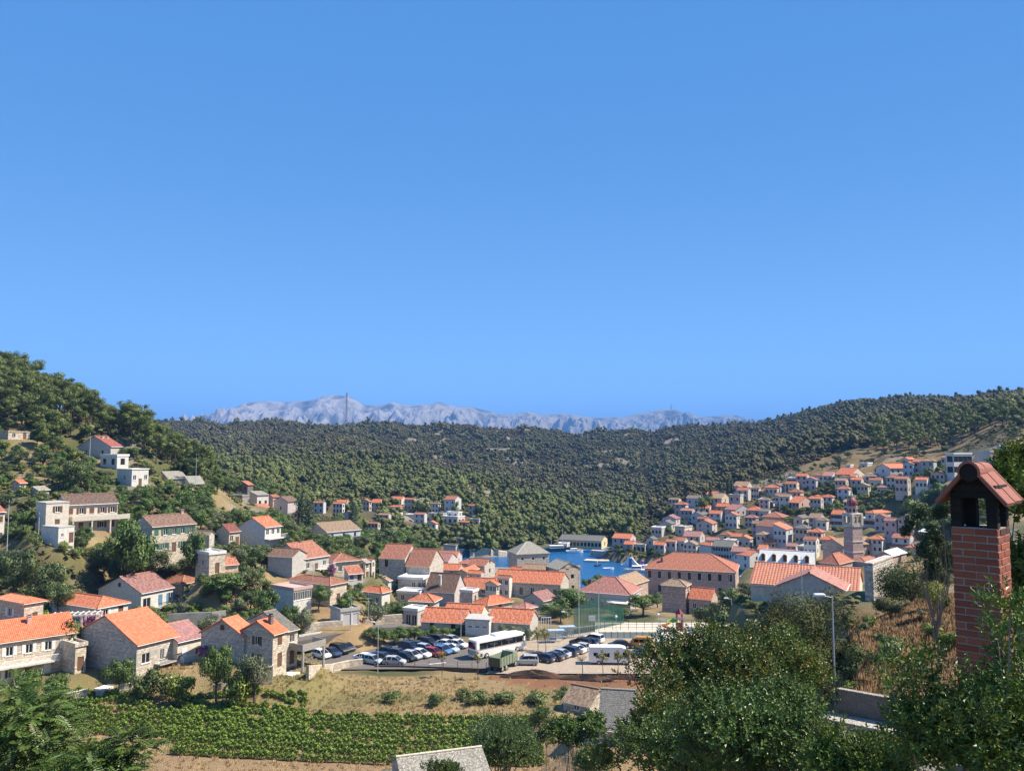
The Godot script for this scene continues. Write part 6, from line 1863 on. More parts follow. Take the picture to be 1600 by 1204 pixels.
var car_protos := {}
func car_proto(kind: String) -> Node3D:
	if car_protos.has(kind):
		return car_protos[kind]
	var o := Node3D.new()
	o.name = "parked_car"
	var body := []
	var roof := []
	var h := 1.46
	match kind:
		"hatch":
			body = [[-2.0, 0.42, 0.82, 0.74], [-1.9, 0.24, 0.95, 0.86], [-1.2, 0.22, 0.98, 0.88], [0.6, 0.22, 0.95, 0.88], [1.35, 0.22, 0.88, 0.87], [1.9, 0.24, 0.74, 0.82], [2.05, 0.36, 0.6, 0.66]]
			roof = [[-1.92, 0.98, 0.98, 0.0], [-1.45, 1.42, 0.94, 0.62], [-0.4, 1.49, 0.96, 0.64], [0.35, 1.43, 0.96, 0.62], [1.15, 0.92, 0.92, 0.0]]
		"suv":
			body = [[-2.2, 0.5, 0.95, 0.8], [-2.12, 0.3, 1.08, 0.92], [-1.3, 0.3, 1.1, 0.94], [0.6, 0.3, 1.08, 0.94], [1.5, 0.3, 1.03, 0.93], [2.1, 0.32, 0.92, 0.9], [2.28, 0.45, 0.75, 0.76]]
			roof = [[-2.15, 1.1, 1.08, 0.0], [-1.9, 1.62, 1.06, 0.7], [-0.5, 1.7, 1.08, 0.72], [0.4, 1.63, 1.08, 0.7], [1.2, 1.06, 1.04, 0.0]]
		"saloon":
			body = [[-2.25, 0.42, 0.85, 0.72], [-2.15, 0.24, 0.98, 0.86], [-1.4, 0.22, 1.0, 0.89], [0.6, 0.22, 0.96, 0.89], [1.4, 0.22, 0.9, 0.88], [2.05, 0.24, 0.76, 0.83], [2.25, 0.36, 0.62, 0.68]]
			roof = [[-1.75, 0.99, 0.98, 0.0], [-1.0, 1.38, 0.96, 0.62], [-0.4, 1.45, 0.96, 0.64], [0.35, 1.4, 0.96, 0.62], [1.25, 0.93, 0.92, 0.0]]
	var b := MB.new()
	loft(b, body)
	put("body", b.mesh(), null, o)
	# glass all round, then a painted roof skin and pillars
	var g := MB.new()
	var rf := MB.new()
	for i in roof.size() - 1:
		var s: Array = roof[i]
		var q: Array = roof[i + 1]
		var w0: float = s[3] if s[3] > 0.0 else 0.8
		var w1: float = q[3] if q[3] > 0.0 else 0.8
		var a0 := Vector3(s[0], s[1], w0)
		var a1 := Vector3(q[0], q[1], w1)
		g.rect(Vector3(s[0], s[2], 0.84), Vector3(q[0], q[2], 0.84), a1, a0)
		g.rect(Vector3(q[0], q[2], -0.84), Vector3(s[0], s[2], -0.84), Vector3(s[0], s[1], -w0), Vector3(q[0], q[1], -w1))
		if i == 0 or i == roof.size() - 2:
			g.rect(Vector3(a0.x, a0.y, -w0), Vector3(a1.x, a1.y, -w1), a1, a0)
		else:
			rf.box(Vector3(s[0], minf(s[1], q[1]) - 0.02, -w0 - 0.02), Vector3(q[0], minf(s[1], q[1]) + 0.03, w0 + 0.02))
		for z in [-1.0, 1.0]:
			rf.tube(Vector3(a0.x, a0.y, w0 * z), Vector3(a1.x, a1.y, w1 * z), 0.035, 0.035, 5)
	for x in [roof[2][0] + 0.05, roof[1][0] + 0.25]:
		for z in [-1.0, 1.0]:
			rf.tube(Vector3(x, roof[2][2], 0.845 * z), Vector3(x, roof[2][1] - 0.03, 0.64 * z), 0.04, 0.03, 4)
	put("window_glass", g.mesh(), mat("car_glass", lin(0.012, 0.015, 0.018), 0.06), o)
	put("roof", rf.mesh(), null, o)
	var fx: float = body[-1][0] - 0.16
	var bx: float = body[0][0] + 0.03
	var ly: float = body[-2][2] - 0.14
	for z in [-1.0, 1.0]:
		put("headlight", soft_box(Vector3(fx - 0.2, ly - 0.12, minf(z * 0.5, z * 0.8)), Vector3(fx + 0.03, ly + 0.05, maxf(z * 0.5, z * 0.8)), 0.03), mat("lamp_glass", lin(0.7, 0.72, 0.75), 0.1), o)
		put("tail_light", box_mesh(Vector3(bx - 0.04, body[0][2] - 0.16, minf(z * 0.55, z * 0.78)), Vector3(bx + 0.1, body[0][2] + 0.02, maxf(z * 0.55, z * 0.78))), mat("tail_red", lin(0.35, 0.02, 0.02), 0.2), o)
	put("number_plate", box_mesh(Vector3(bx - 0.05, 0.52, -0.26), Vector3(bx - 0.01, 0.64, 0.26)), trim("white"), o)
	for x in [body[1][0] + 0.68, body[-2][0] - 0.62]:
		for z in [-1.0, 1.0]:
			add_wheel(o, Vector3(x, 0.33, z * 0.79), z, 1.12 if kind == "suv" else 1.0)
	car_protos[kind] = o
	return o

var car_count := {}
func car(kind: String, px: float, py: float, heading: float, paint: String, where: String) -> void:
	var p := level_at(px, py, 10.0)
	p.y = 10.015
	var c: Color = {"white": lin(0.78, 0.78, 0.77), "silver": lin(0.42, 0.43, 0.44), "dark blue": lin(0.02, 0.035, 0.09), "black": lin(0.012, 0.012, 0.014), "dark grey": lin(0.05, 0.052, 0.056), "red": lin(0.34, 0.012, 0.015), "blue": lin(0.06, 0.16, 0.36), "pale blue": lin(0.36, 0.44, 0.52), "teal": lin(0.03, 0.08, 0.09)}[paint]
	var word: String = {"hatch": "hatchback", "suv": "tall estate car", "saloon": "saloon car"}[kind]
	var o := copy_of(car_proto(kind), "%s %s %s" % [paint, word, where], p, -deg_to_rad(heading), Vector3.ONE, "cars in the car park")
	o.set_meta("category", "car")
	var m := mat("paint_" + paint, c, 0.28)
	m.clearcoat_enabled = true
	m.clearcoat = 0.6
	(o.get_node("body") as MeshInstance3D).material_override = m
	(o.get_node("roof") as MeshInstance3D).material_override = m

func build_cars() -> void:
	for c in [
		["hatch", 502, 1027, 40, "white", "at the near end of the row beneath the dry bank"],
		["saloon", 518, 1024, 40, "dark blue", "second in the row beneath the dry bank"],
		["suv", 530, 1020, 40, "black", "third in the row beneath the dry bank"],
		["hatch", 541, 1016, 40, "dark grey", "fourth in the row beneath the dry bank"],
		["saloon", 551, 1012, 40, "black", "fifth in the row beneath the dry bank"],
		["hatch", 561, 1008, 40, "teal", "at the far end of the row beneath the dry bank"],
		["saloon", 571, 1033, 25, "white", "half hidden by the stone wall's end"],
		["hatch", 582, 1036, 30, "pale blue", "nosing out beside the stone wall's end"],
		["suv", 598, 1034, 25, "dark blue", "behind the lamp post by the wall"],
		["hatch", 616, 1038, 8, "silver", "parked side on along the low field wall"],
		["saloon", 606, 1023, 30, "black", "under the parking trees behind the side on silver car"],
		["hatch", 622, 1026, 30, "dark grey", "under the parking trees next to the black saloon"],
		["saloon", 633, 1031, 32, "black", "next to the silver car with its nose to the lane"],
		["hatch", 643, 1029, 32, "silver", "with its nose to the lane in the middle row"],
		["saloon", 656, 1026, 32, "white", "nearest the red car in the middle row"],
		["hatch", 664, 1018, 32, "pale blue", "behind the white saloon in the middle row"],
		["hatch", 677, 1024, 32, "red", "standing out bright in the middle row"],
		["hatch", 690, 1021, 32, "blue", "just past the red car"],
		["saloon", 700, 1018, 32, "pale blue", "two past the red car"],
		["suv", 640, 1016, 32, "dark blue", "in the back row under the vine leaves"],
		["saloon", 652, 1013, 32, "dark grey", "in the back row behind the pale blue car"],
		["suv", 668, 1009, 32, "black", "in the back row behind the red car"],
		["suv", 687, 1005, 32, "dark grey", "at the shady far corner of the middle rows"],
		["saloon", 697, 1011, 32, "white", "in the back row beyond the blue car"],
		["saloon", 714, 1011, 30, "white", "at the lane end of the back row"],
		["saloon", 706, 1004, 30, "silver", "last of the back row by the kerb"],
		["suv", 822, 1038, 182, "silver", "side on beside the green truck"],
		["saloon", 838, 1031, 215, "black", "first in the gravel row beyond the silver estate"],
		["hatch", 851, 1033, 215, "dark blue", "second in the gravel row"],
		["saloon", 864, 1030, 215, "dark grey", "third in the gravel row"],
		["saloon", 874, 1026, 215, "pale blue", "fourth in the gravel row"],
		["suv", 887, 1023, 215, "dark blue", "fifth and tallest in the gravel row"],
		["saloon", 898, 1019, 215, "white", "sixth in the gravel row"],
		["hatch", 907, 1016, 215, "silver", "seventh in the gravel row"],
		["suv", 908, 1009, 215, "black", "eighth in the gravel row by the fence"],
		["hatch", 920, 1008, 215, "dark blue", "ninth in the gravel row by the fence"],
		["suv", 927, 1003, 215, "white", "at the far end of the gravel row by the fence"],
		["saloon", 968, 1012, 180, "black", "behind the motorhome's roof"],
		["suv", 1003, 1026, 170, "dark blue", "beside the leafy mass past the motorhome"],
		["saloon", 1044, 1006, 180, "white", "half buried in leaves past the ochre van"],
		["suv", 750, 996, 0, "white", "behind the coach's rear corner"],
	]:
		car(c[0], c[1], c[2], c[3], c[4], c[5])

func big_vehicles() -> void:
	# the coach
	var p := level_at(741, 1028, 10.0)
	p.y = 10.02
	var t := thing("coach", "long white touring coach with dark window band parked on the lane", "coach", p + Vector3(4.2, 0, -3.2), deg_to_rad(40))
	var white := mat("coach_white", lin(0.80, 0.80, 0.79), 0.3)
	var b := MB.new()
	var prof := [[-6.0, 0.35, 3.3, 1.18], [-5.85, 0.3, 3.42, 1.27], [4.6, 0.3, 3.42, 1.27], [5.5, 0.3, 3.3, 1.25], [5.95, 0.35, 2.4, 1.2], [6.1, 0.45, 1.2, 1.12]]
	loft(b, prof, 0.94)
	put("body", b.mesh(), white, t)
	var dark := mat("coach_glass", lin(0.012, 0.014, 0.018), 0.08)
	for z in [-1.0, 1.0]:
		for k in 6:
			var x0 := -5.2 + k * 1.72
			put("window", box_mesh(Vector3(x0, 1.75, minf(z * 1.2, z * 1.285)), Vector3(x0 + 1.66, 2.85, maxf(z * 1.2, z * 1.285))), dark, t)
		put("side_stripe", box_mesh(Vector3(-5.6, 1.62, minf(z * 1.2, z * 1.283)), Vector3(5.2, 1.72, maxf(z * 1.2, z * 1.283))), trim("grey"), t)
	var ws := MB.new()
	ws.quad(Vector3(5.56, 3.2, 1.12), Vector3(5.56, 3.2, -1.12), Vector3(6.15, 1.25, -1.1), Vector3(6.15, 1.25, 1.1))
	for z in [-1.0, 1.0]:
		ws.quad(Vector3(5.15, 3.1, z * 1.262), Vector3(5.6, 3.1, z * 1.24), Vector3(6.1, 1.3, z * 1.13), Vector3(5.15, 1.6, z * 1.285))
	put("windscreen", ws.mesh(), dark, t)
	put("rear_window", box_mesh(Vector3(-6.04, 1.85, -1.0), Vector3(-5.9, 3.0, 1.0)), dark, t)
	var gr := MB.new()
	for k in 6:
		gr.box(Vector3(-6.05, 0.75 + k * 0.13, -0.8), Vector3(-5.9, 0.83 + k * 0.13, 0.8))
	put("engine_grille", gr.mesh(), trim("grey"), t)
	put("roof_unit", soft_box(Vector3(-1.2, 3.4, -0.9), Vector3(2.6, 3.75, 0.9), 0.12), white, t)
	for z in [-1.0, 1.0]:
		put("tail_light", box_mesh(Vector3(-6.05, 0.9, minf(z * 0.9, z * 1.12)), Vector3(-5.93, 1.5, maxf(z * 0.9, z * 1.12))), mat("tail_red", lin(0.35, 0.02, 0.02), 0.2), t)
		put("mirror", box_mesh(Vector3(6.05, 2.3, minf(z * 1.3, z * 1.5)), Vector3(6.25, 2.8, maxf(z * 1.3, z * 1.5))), trim("black"), t)
		for x in [-3.6, 3.7]:
			add_wheel(t, Vector3(x, 0.48, z * 1.2), z, 1.45)
	# green tipper truck
	p = level_at(787, 1044, 10.0)
	t = thing("tipper_truck", "old green tipper truck with high steel bed standing by the field edge", "truck", Vector3(p.x, 10.0, p.z), deg_to_rad(58))
	var green := mat("truck_green", lin(0.085, 0.11, 0.06), 0.6, tex.plaster, null, 0.5)
	var lg := mat("truck_pale", lin(0.24, 0.29, 0.20), 0.6, tex.plaster, null, 0.5)
	put("chassis", box_mesh(Vector3(-2.8, 0.55, -0.5), Vector3(3.0, 0.85, 0.5)), trim("black"), t)
	b = MB.new()
	b.box(Vector3(-2.9, 0.95, -1.2), Vector3(1.3, 1.1, 1.2))
	b.box(Vector3(-2.9, 1.1, -1.2), Vector3(1.3, 2.45, -1.1))
	b.box(Vector3(-2.9, 1.1, 1.1), Vector3(1.3, 2.45, 1.2))
	b.box(Vector3(1.2, 1.1, -1.1), Vector3(1.3, 2.75, 1.1))
	put("bed", b.mesh(), lg, t)
	put("tailgate", box_mesh(Vector3(-3.0, 1.0, -1.18), Vector3(-2.905, 2.45, 1.18)), green, t)
	for k in 5:
		for z in [-1.0, 1.0]:
			put("rib", box_mesh(Vector3(-2.7 + k * 0.9, 1.0, minf(z * 1.2, z * 1.27)), Vector3(-2.6 + k * 0.9, 2.5, maxf(z * 1.2, z * 1.27))), lg, t)
	b = MB.new()
	loft(b, [[1.5, 0.7, 2.6, 1.1], [2.6, 0.7, 2.62, 1.12], [3.0, 0.7, 1.7, 1.1], [3.1, 0.75, 1.6, 1.05]], 0.93)
	put("cab", b.mesh(), lg, t)
	put("windscreen", box_mesh(Vector3(2.72, 1.75, -0.95), Vector3(2.86, 2.35, 0.95)), mat("car_glass", lin(0.012, 0.015, 0.018), 0.06), t)
	for z in [-1.0, 1.0]:
		for x in [-2.0, -0.8, 2.2]:
			add_wheel(t, Vector3(x, 0.5, z * 1.0), z, 1.5)
	# motorhome
	p = level_at(952, 1036, 10.0)
	t = thing("motorhome", "white coachbuilt motorhome with curved front side on behind young trees", "motorhome", Vector3(p.x, 10.0, p.z), deg_to_rad(-3))
	b = MB.new()
	loft(b, [[-3.6, 0.5, 2.9, 1.08], [-3.5, 0.4, 3.02, 1.14], [2.0, 0.4, 3.05, 1.14], [2.9, 0.4, 2.8, 1.12], [3.3, 0.4, 2.1, 1.1], [3.75, 0.45, 1.25, 1.0]], 0.95)
	put("body", b.mesh(), mat("coach_white", lin(0.80, 0.80, 0.79), 0.3), t)
	for q in [[-2.8, 1.5, 0.7, 0.6], [-0.9, 1.35, 0.9, 0.7], [0.9, 1.35, 0.9, 0.7]]:
		for z in [-1.0, 1.0]:
			put("window", box_mesh(Vector3(q[0], q[1], minf(z * 1.1, z * 1.155)), Vector3(q[0] + q[2], q[1] + q[3], maxf(z * 1.1, z * 1.155))), dark, t)
	b = MB.new()
	b.quad(Vector3(2.98, 2.7, 1.0), Vector3(2.98, 2.7, -1.0), Vector3(3.74, 1.4, -0.95), Vector3(3.74, 1.4, 0.95))
	for z in [-1.0, 1.0]:
		b.quad(Vector3(2.3, 2.2, z * 1.15), Vector3(2.9, 2.2, z * 1.145), Vector3(3.4, 1.4, z * 1.1), Vector3(2.3, 1.4, z * 1.15))
	put("windscreen", b.mesh(), dark, t)
	put("door", box_mesh(Vector3(0.15, 0.5, 1.1), Vector3(0.75, 2.3, 1.16)), trim("white"), t)
	for x in [-1.9, 2.5]:
		for z in [-1.0, 1.0]:
			add_wheel(t, Vector3(x, 0.36, z * 1.05), z, 1.1)
	for x in [-1.6, 0.6]:
		put("roof_vent", soft_box(Vector3(x, 3.0, -0.35), Vector3(x + 0.6, 3.16, 0.35), 0.05), trim("white"), t)
	# ochre van
	p = level_at(1001, 1012, 10.0)
	t = thing("ochre_van", "boxy ochre yellow van parked behind the motorhome", "van", Vector3(p.x, 10.0, p.z), deg_to_rad(170))
	var ochre := mat("ochre", lin(0.42, 0.22, 0.04), 0.45)
	b = MB.new()
	loft(b, [[-2.2, 0.4, 1.95, 0.9], [-2.1, 0.32, 2.05, 0.96], [0.9, 0.32, 2.05, 0.96], [1.3, 0.32, 1.9, 0.95], [1.75, 0.32, 1.2, 0.93], [2.3, 0.36, 1.05, 0.85]], 0.92)
	put("body", b.mesh(), ochre, t)
	for z in [-1.0, 1.0]:
		for q in [-1.8, -0.7, 0.35]:
			put("window", box_mesh(Vector3(q, 1.25, minf(z * 0.9, z * 0.975)), Vector3(q + 0.9, 1.8, maxf(z * 0.9, z * 0.975))), dark, t)
		for x in [-1.4, 1.45]:
			add_wheel(t, Vector3(x, 0.36, z * 0.86), z, 1.1)
	put("roof_rack", box_mesh(Vector3(-1.9, 2.06, -0.8), Vector3(0.8, 2.16, 0.8)), ochre, t)

# ---------------------------------------------------------------- roads, walls, poles
func sheet_of(called: String, label: String, pts: Array, e: float, m: Material) -> void:
	var b := MB.new()
	var w := []
	for p in pts:
		var q := level_at(p[0], p[1], e)
		q.y = e
		w.append(q)
	for k in range(1, w.size() - 1):
		b.tri(w[0], w[k], w[k + 1], Vector2(w[0].x, w[0].z), Vector2(w[k].x, w[k].z), Vector2(w[k + 1].x, w[k + 1].z))
	struct(put(called, b.mesh(), m), label)

func wall_run(called: String, label: String, pts: Array, e: float, tall: float, thick: float, m: Material, cap: Material = null, cat := "wall") -> Node3D:
	var w := []
	for p in pts:
		w.append(hit(p[0], p[1]) if e < -5.0 else level_at(p[0], p[1], p[2] if p.size() > 2 else e))
	var t := thing(called, label, cat, w[0])
	for k in w.size() - 1:
		var a: Vector3 = w[k] - w[0]
		var c: Vector3 = w[k + 1] - w[0]
		var s: Vector3 = (c - a).cross(Vector3.UP).normalized() * thick * 0.5
		var up := Vector3(0, tall, 0)
		var dn := Vector3(0, -1.5, 0)
		var b := MB.new()
		b.hexa([a - s + dn, c - s + dn, c - s + up, a - s + up, a + s + dn, c + s + dn, c + s + up, a + s + up])
		put("wall_section", b.mesh(), m, t)
		if cap:
			var q := MB.new()
			var s2 := s * 1.2
			q.hexa([a - s2 + up, c - s2 + up, c - s2 + up * 1.0 + Vector3(0, 0.1, 0), a - s2 + up + Vector3(0, 0.1, 0), a + s2 + up, c + s2 + up, c + s2 + up + Vector3(0, 0.1, 0), a + s2 + up + Vector3(0, 0.1, 0)])
			put("coping", q.mesh(), cap, t)
	return t

func lamp_post(px: float, d: float, ytop: float, label: String, arm := 1, rad := 0.07) -> void:
	var p := stand(px, d)
	var h := spot(px, ytop, d).y - p.y
	var t := thing("street_lamp", label, "street lamp", p, 0.0, "street lamps")
	var b := MB.new()
	b.tube(Vector3(0, -0.5, 0), Vector3(0, h, 0), rad, rad * 0.6, 8)
	put("post", b.mesh(), trim("metal"), t)
	if arm == 1:
		var q := MB.new()
		q.tube(Vector3(0, h - 0.1, 0), Vector3(-0.8, h + 0.1, 0.2), 0.04, 0.035, 6)
		put("arm", q.mesh(), trim("metal"), t)
		put("lamp_head", soft_box(Vector3(-1.25, h + 0.02, 0.05), Vector3(-0.55, h + 0.2, 0.4), 0.05), mat("lamp_white", lin(0.72, 0.72, 0.70), 0.4), t)
	elif arm == 2:
		var s := MB.new()
		s.lathe([[h - 0.05, 0.05, 0], [h + 0.1, 0.24, 0], [h + 0.3, 0.28, 0], [h + 0.48, 0.18, 0], [h + 0.52, 0.0, 0]], 10)
		put("globe", s.mesh(), mat("globe_white", lin(0.8, 0.79, 0.74), 0.3), t)
	else:
		put("cross_arm", box_mesh(Vector3(-0.5, h - 0.5, -0.05), Vector3(0.5, h - 0.42, 0.05)), trim("grey"), t)

func build_ground_works() -> void:
	var asphalt := mat("asphalt", lin(0.20, 0.185, 0.175), 0.95, tex.ground, tex.ground_n, 0.3, 0.0, 0.3)
	var gravel := mat("gravel", lin(0.60, 0.50, 0.41), 0.97, tex.ground, tex.ground_n, 0.2, 0.0, 0.5)
	sheet_of("car_park", "grey asphalt car park and lane below the bright barns", [[452, 1046], [768, 1044], [792, 976], [640, 976], [470, 1004]], 10.0, asphalt)
	sheet_of("gravel_lot", "pale gravel parking lot beside the asphalt lane", [[760, 1052], [1085, 1052], [1085, 992], [930, 986], [790, 1006]], 10.012, gravel)
	sheet_of("court", "pale paved playground and court beyond the gravel lot", [[930, 990], [1190, 1006], [1190, 973], [930, 972]], 10.016, mat("paving", lin(0.70, 0.64, 0.56), 0.95, tex.ground, null, 0.3))
	var lane := put("lane_marking", box_mesh(Vector3(-1.6, 0, -0.15), Vector3(1.6, 0.006, 0.15)), trim("white"), null, level_at(683, 1036, 10.02), deg_to_rad(22))
	struct(lane, "white painted line on the car park lane")
	wall_run("field_wall", "low grey kerb wall between the dry field and the car park", [[586, 1042], [640, 1043], [700, 1045], [770, 1048]], 9.9, 0.35, 0.3, mat("dark_kerb", lin(0.16, 0.14, 0.12), 0.95, tex.slab, null, 0.5))
	wall_run("stone_wall", "pale dry stone wall running up to the car park corner", [[480, 1058], [520, 1051], [545, 1046], [566, 1043]], -9.0, 1.5, 0.45, wall_mat("stone"))
	wall_run("stone_wall", "short stone wall below the brown shuttered house", [[362, 1080], [395, 1073], [426, 1066]], -9.0, 1.5, 0.45, wall_mat("stone"))
	wall_run("stone_wall", "stone wall with pale gate pier beside the vineyard top", [[333, 1087], [345, 1083], [361, 1075]], -9.0, 1.4, 0.4, wall_mat("stone"))
	wall_run("stone_wall", "long pale stone wall below the grey gabled terrace house", [[186, 1084], [222, 1080], [268, 1073]], -9.0, 1.0, 0.4, wall_mat("stone"), trim("stone"))
	wall_run("stone_wall", "curved pale stone wall round the reddish garden plot", [[78, 1098], [104, 1095], [136, 1086]], -9.0, 0.8, 0.4, wall_mat("stone"), trim("stone"))
	wall_run("garden_wall", "tall white rendered garden wall behind the grey gabled house", [[100, 1000, 14.5], [135, 985, 14.5]], 14.5, 1.6, 0.3, wall_mat("white"))
	wall_run("garden_wall", "grey concrete garden wall under the hip roofed stone house", [[262, 972, 15.0], [330, 969, 15.0], [352, 966, 15.0]], 15.0, 1.6, 0.3, wall_mat("concrete"))
	wall_run("retaining_wall", "stone retaining wall along the upper road", [[476, 990, 12.6], [500, 987, 12.6], [535, 984, 12.6]], 12.6, 1.9, 0.5, wall_mat("stone"))
	wall_run("retaining_wall", "pale stone retaining wall below the twin pyramid roofed house", [[566, 980, 11.0], [600, 976, 11.0], [628, 974, 11.0]], 11.0, 2.0, 0.5, wall_mat("stone"))
	var road := wall_run("upper_road", "grey upper road edge with pale kerb over the dry bank", [[452, 1002, 12.6], [520, 989, 12.6], [592, 979, 12.6], [640, 977, 11.8]], 12.6, 0.12, 3.2, mat("asphalt", lin(0.2, 0.2, 0.2), 0.95), null, "road")
	road.set_meta("kind", "structure")
	var gw := wall_run("painted_wall", "white wall painted with maroon panels and a big letter D", [[466, 1006, 11.4], [492, 1002, 11.3], [522, 998, 11.1]], 11.3, 1.7, 0.3, wall_mat("white"))
	var face := MB.new()
	var a := level_at(493, 1002, 11.3) - gw.position
	var c := level_at(516, 999, 11.1) - gw.position
	var dx := (c - a).normalized()
	var nn := dx.cross(Vector3.UP) * 0.17
	for q in [[0.02, 0.22], [0.27, 0.80]]:
		face.sheet(a + (c - a) * q[0] + nn + Vector3(0, 0.25, 0), a + (c - a) * q[1] + nn + Vector3(0, 0.25, 0), a + (c - a) * q[1] + nn + Vector3(0, 1.45, 0), a + (c - a) * q[0] + nn + Vector3(0, 1.45, 0))
	put("maroon_panel", face.mesh(), mat("maroon", lin(0.20, 0.03, 0.05), 0.8), gw).set_meta("kind", "stuff")
	var tm := TextMesh.new()
	tm.text = "D"
	tm.font_size = 130
	tm.pixel_size = 0.013
	tm.depth = 0.02
	var let := put("letter", tm, mat("maroon", lin(0.2, 0.03, 0.05), 0.8), gw, a + (c - a) * 0.93 + nn * 1.06 + Vector3(0, 0.8, 0), atan2(-dx.z, dx.x))
	let.name = "letter"
	# low concrete pump house and white niche by the vineyard
	house(["pump_house", "small flat concrete pump house beside the dry field", "concrete pump house", 128, 430, 453, 466, 1067, 1056, 40, "f", "concrete", "white", {"nL": 1, "nR": 0, "fl": 1, "parapet": false, "cat": "shed", "wh": 1.0, "ww": 1.0}])
	house(["gate_niche", "tiny white arched gate house at the vineyard corner", "white gate house", 122, 152, 161, 169, 1092, 1078, 42, "f", "white", "white", {"nL": 0, "nR": 0, "fl": 1, "parapet": false, "cat": "gate", "holesR": [[0.3, 0.1, 0.7, 1.2, 0.25, "door"]]}])
	# white pergola
	var p := spot(118, 978, 136)
	var t := thing("pergola", "white concrete pergola with posts in front of the hip roofed bungalow", "pergola", p, deg_to_rad(14))
	for i in 4:
		for z in [-1.2, 1.2]:
			put("post", box_mesh(Vector3(-3.5 + i * 2.25, -3, z - 0.14), Vector3(-3.2 + i * 2.25, 1.8, z + 0.14)), wall_mat("white"), t)
	for z in [-1.2, 1.2]:
		put("beam", box_mesh(Vector3(-3.8, 1.802, z - 0.16), Vector3(3.8, 2.05, z + 0.16)), wall_mat("white"), t)
	for i in 9:
		put("rafter", box_mesh(Vector3(-3.6 + i * 0.86, 2.052, -1.6), Vector3(-3.48 + i * 0.86, 2.18, 1.6)), wall_mat("white"), t)
	# poles
	lamp_post(590, 141, 972, "tall grey lamp post at the near corner of the car park", 1)
	lamp_post(720, 158, 934, "very tall thin pole in front of the lowest bright barn", 0, 0.06)
	lamp_post(905, 158, 898, "tall floodlight pole rising through the green ball net", 0, 0.08)
	lamp_post(936, 166, 905, "tall floodlight pole behind the green ball net", 0, 0.08)
	lamp_post(963, 163, 965, "short white globe lamp beside the pale court hoarding", 2, 0.05)
	lamp_post(887, 165, 956, "plain lamp post between the plane trees and the net", 1, 0.05)
	lamp_post(1029, 160, 962, "white globe lamp by the orange slide", 2, 0.06)
	lamp_post(1172, 150, 961, "white globe lamp beside the basketball backboard", 2, 0.05)
	lamp_post(1146, 128, 935, "dark lamp post with bright white head before the round trees", 1, 0.09)
	lamp_post(1306, 52, 931, "tall grey lamp post with white head near the block wall", 1, 0.075)
	lamp_post(548, 158, 930, "grey utility pole above the double garage", 0, 0.08)
	lamp_post(575, 163, 925, "thin pole in front of the twin pyramid roofed house", 0, 0.06)
	lamp_post(488, 176, 880, "utility pole beside the white staircase house", 0, 0.07)
	lamp_post(139, 238, 676, "dark utility pole in front of the grey villa", 0, 0.09)
	lamp_post(9, 172, 781, "dark utility pole beside the white edge cottage", 0, 0.09)
	lamp_post(59, 170, 800, "dark utility pole by the whitewashed flat block", 0, 0.08)
	lamp_post(387, 292, 764, "white pole before the long low grey building", 0, 0.1)
	lamp_post(1256, 100, 869, "slender grey pole in front of the checkered barn", 0, 0.06)
	lamp_post(1141, 240, 840, "thin grey pole beside the school roof", 0, 0.06)
	lamp_post(305, 240, 708, "lone utility pole on the wooded spur", 0, 0.08)

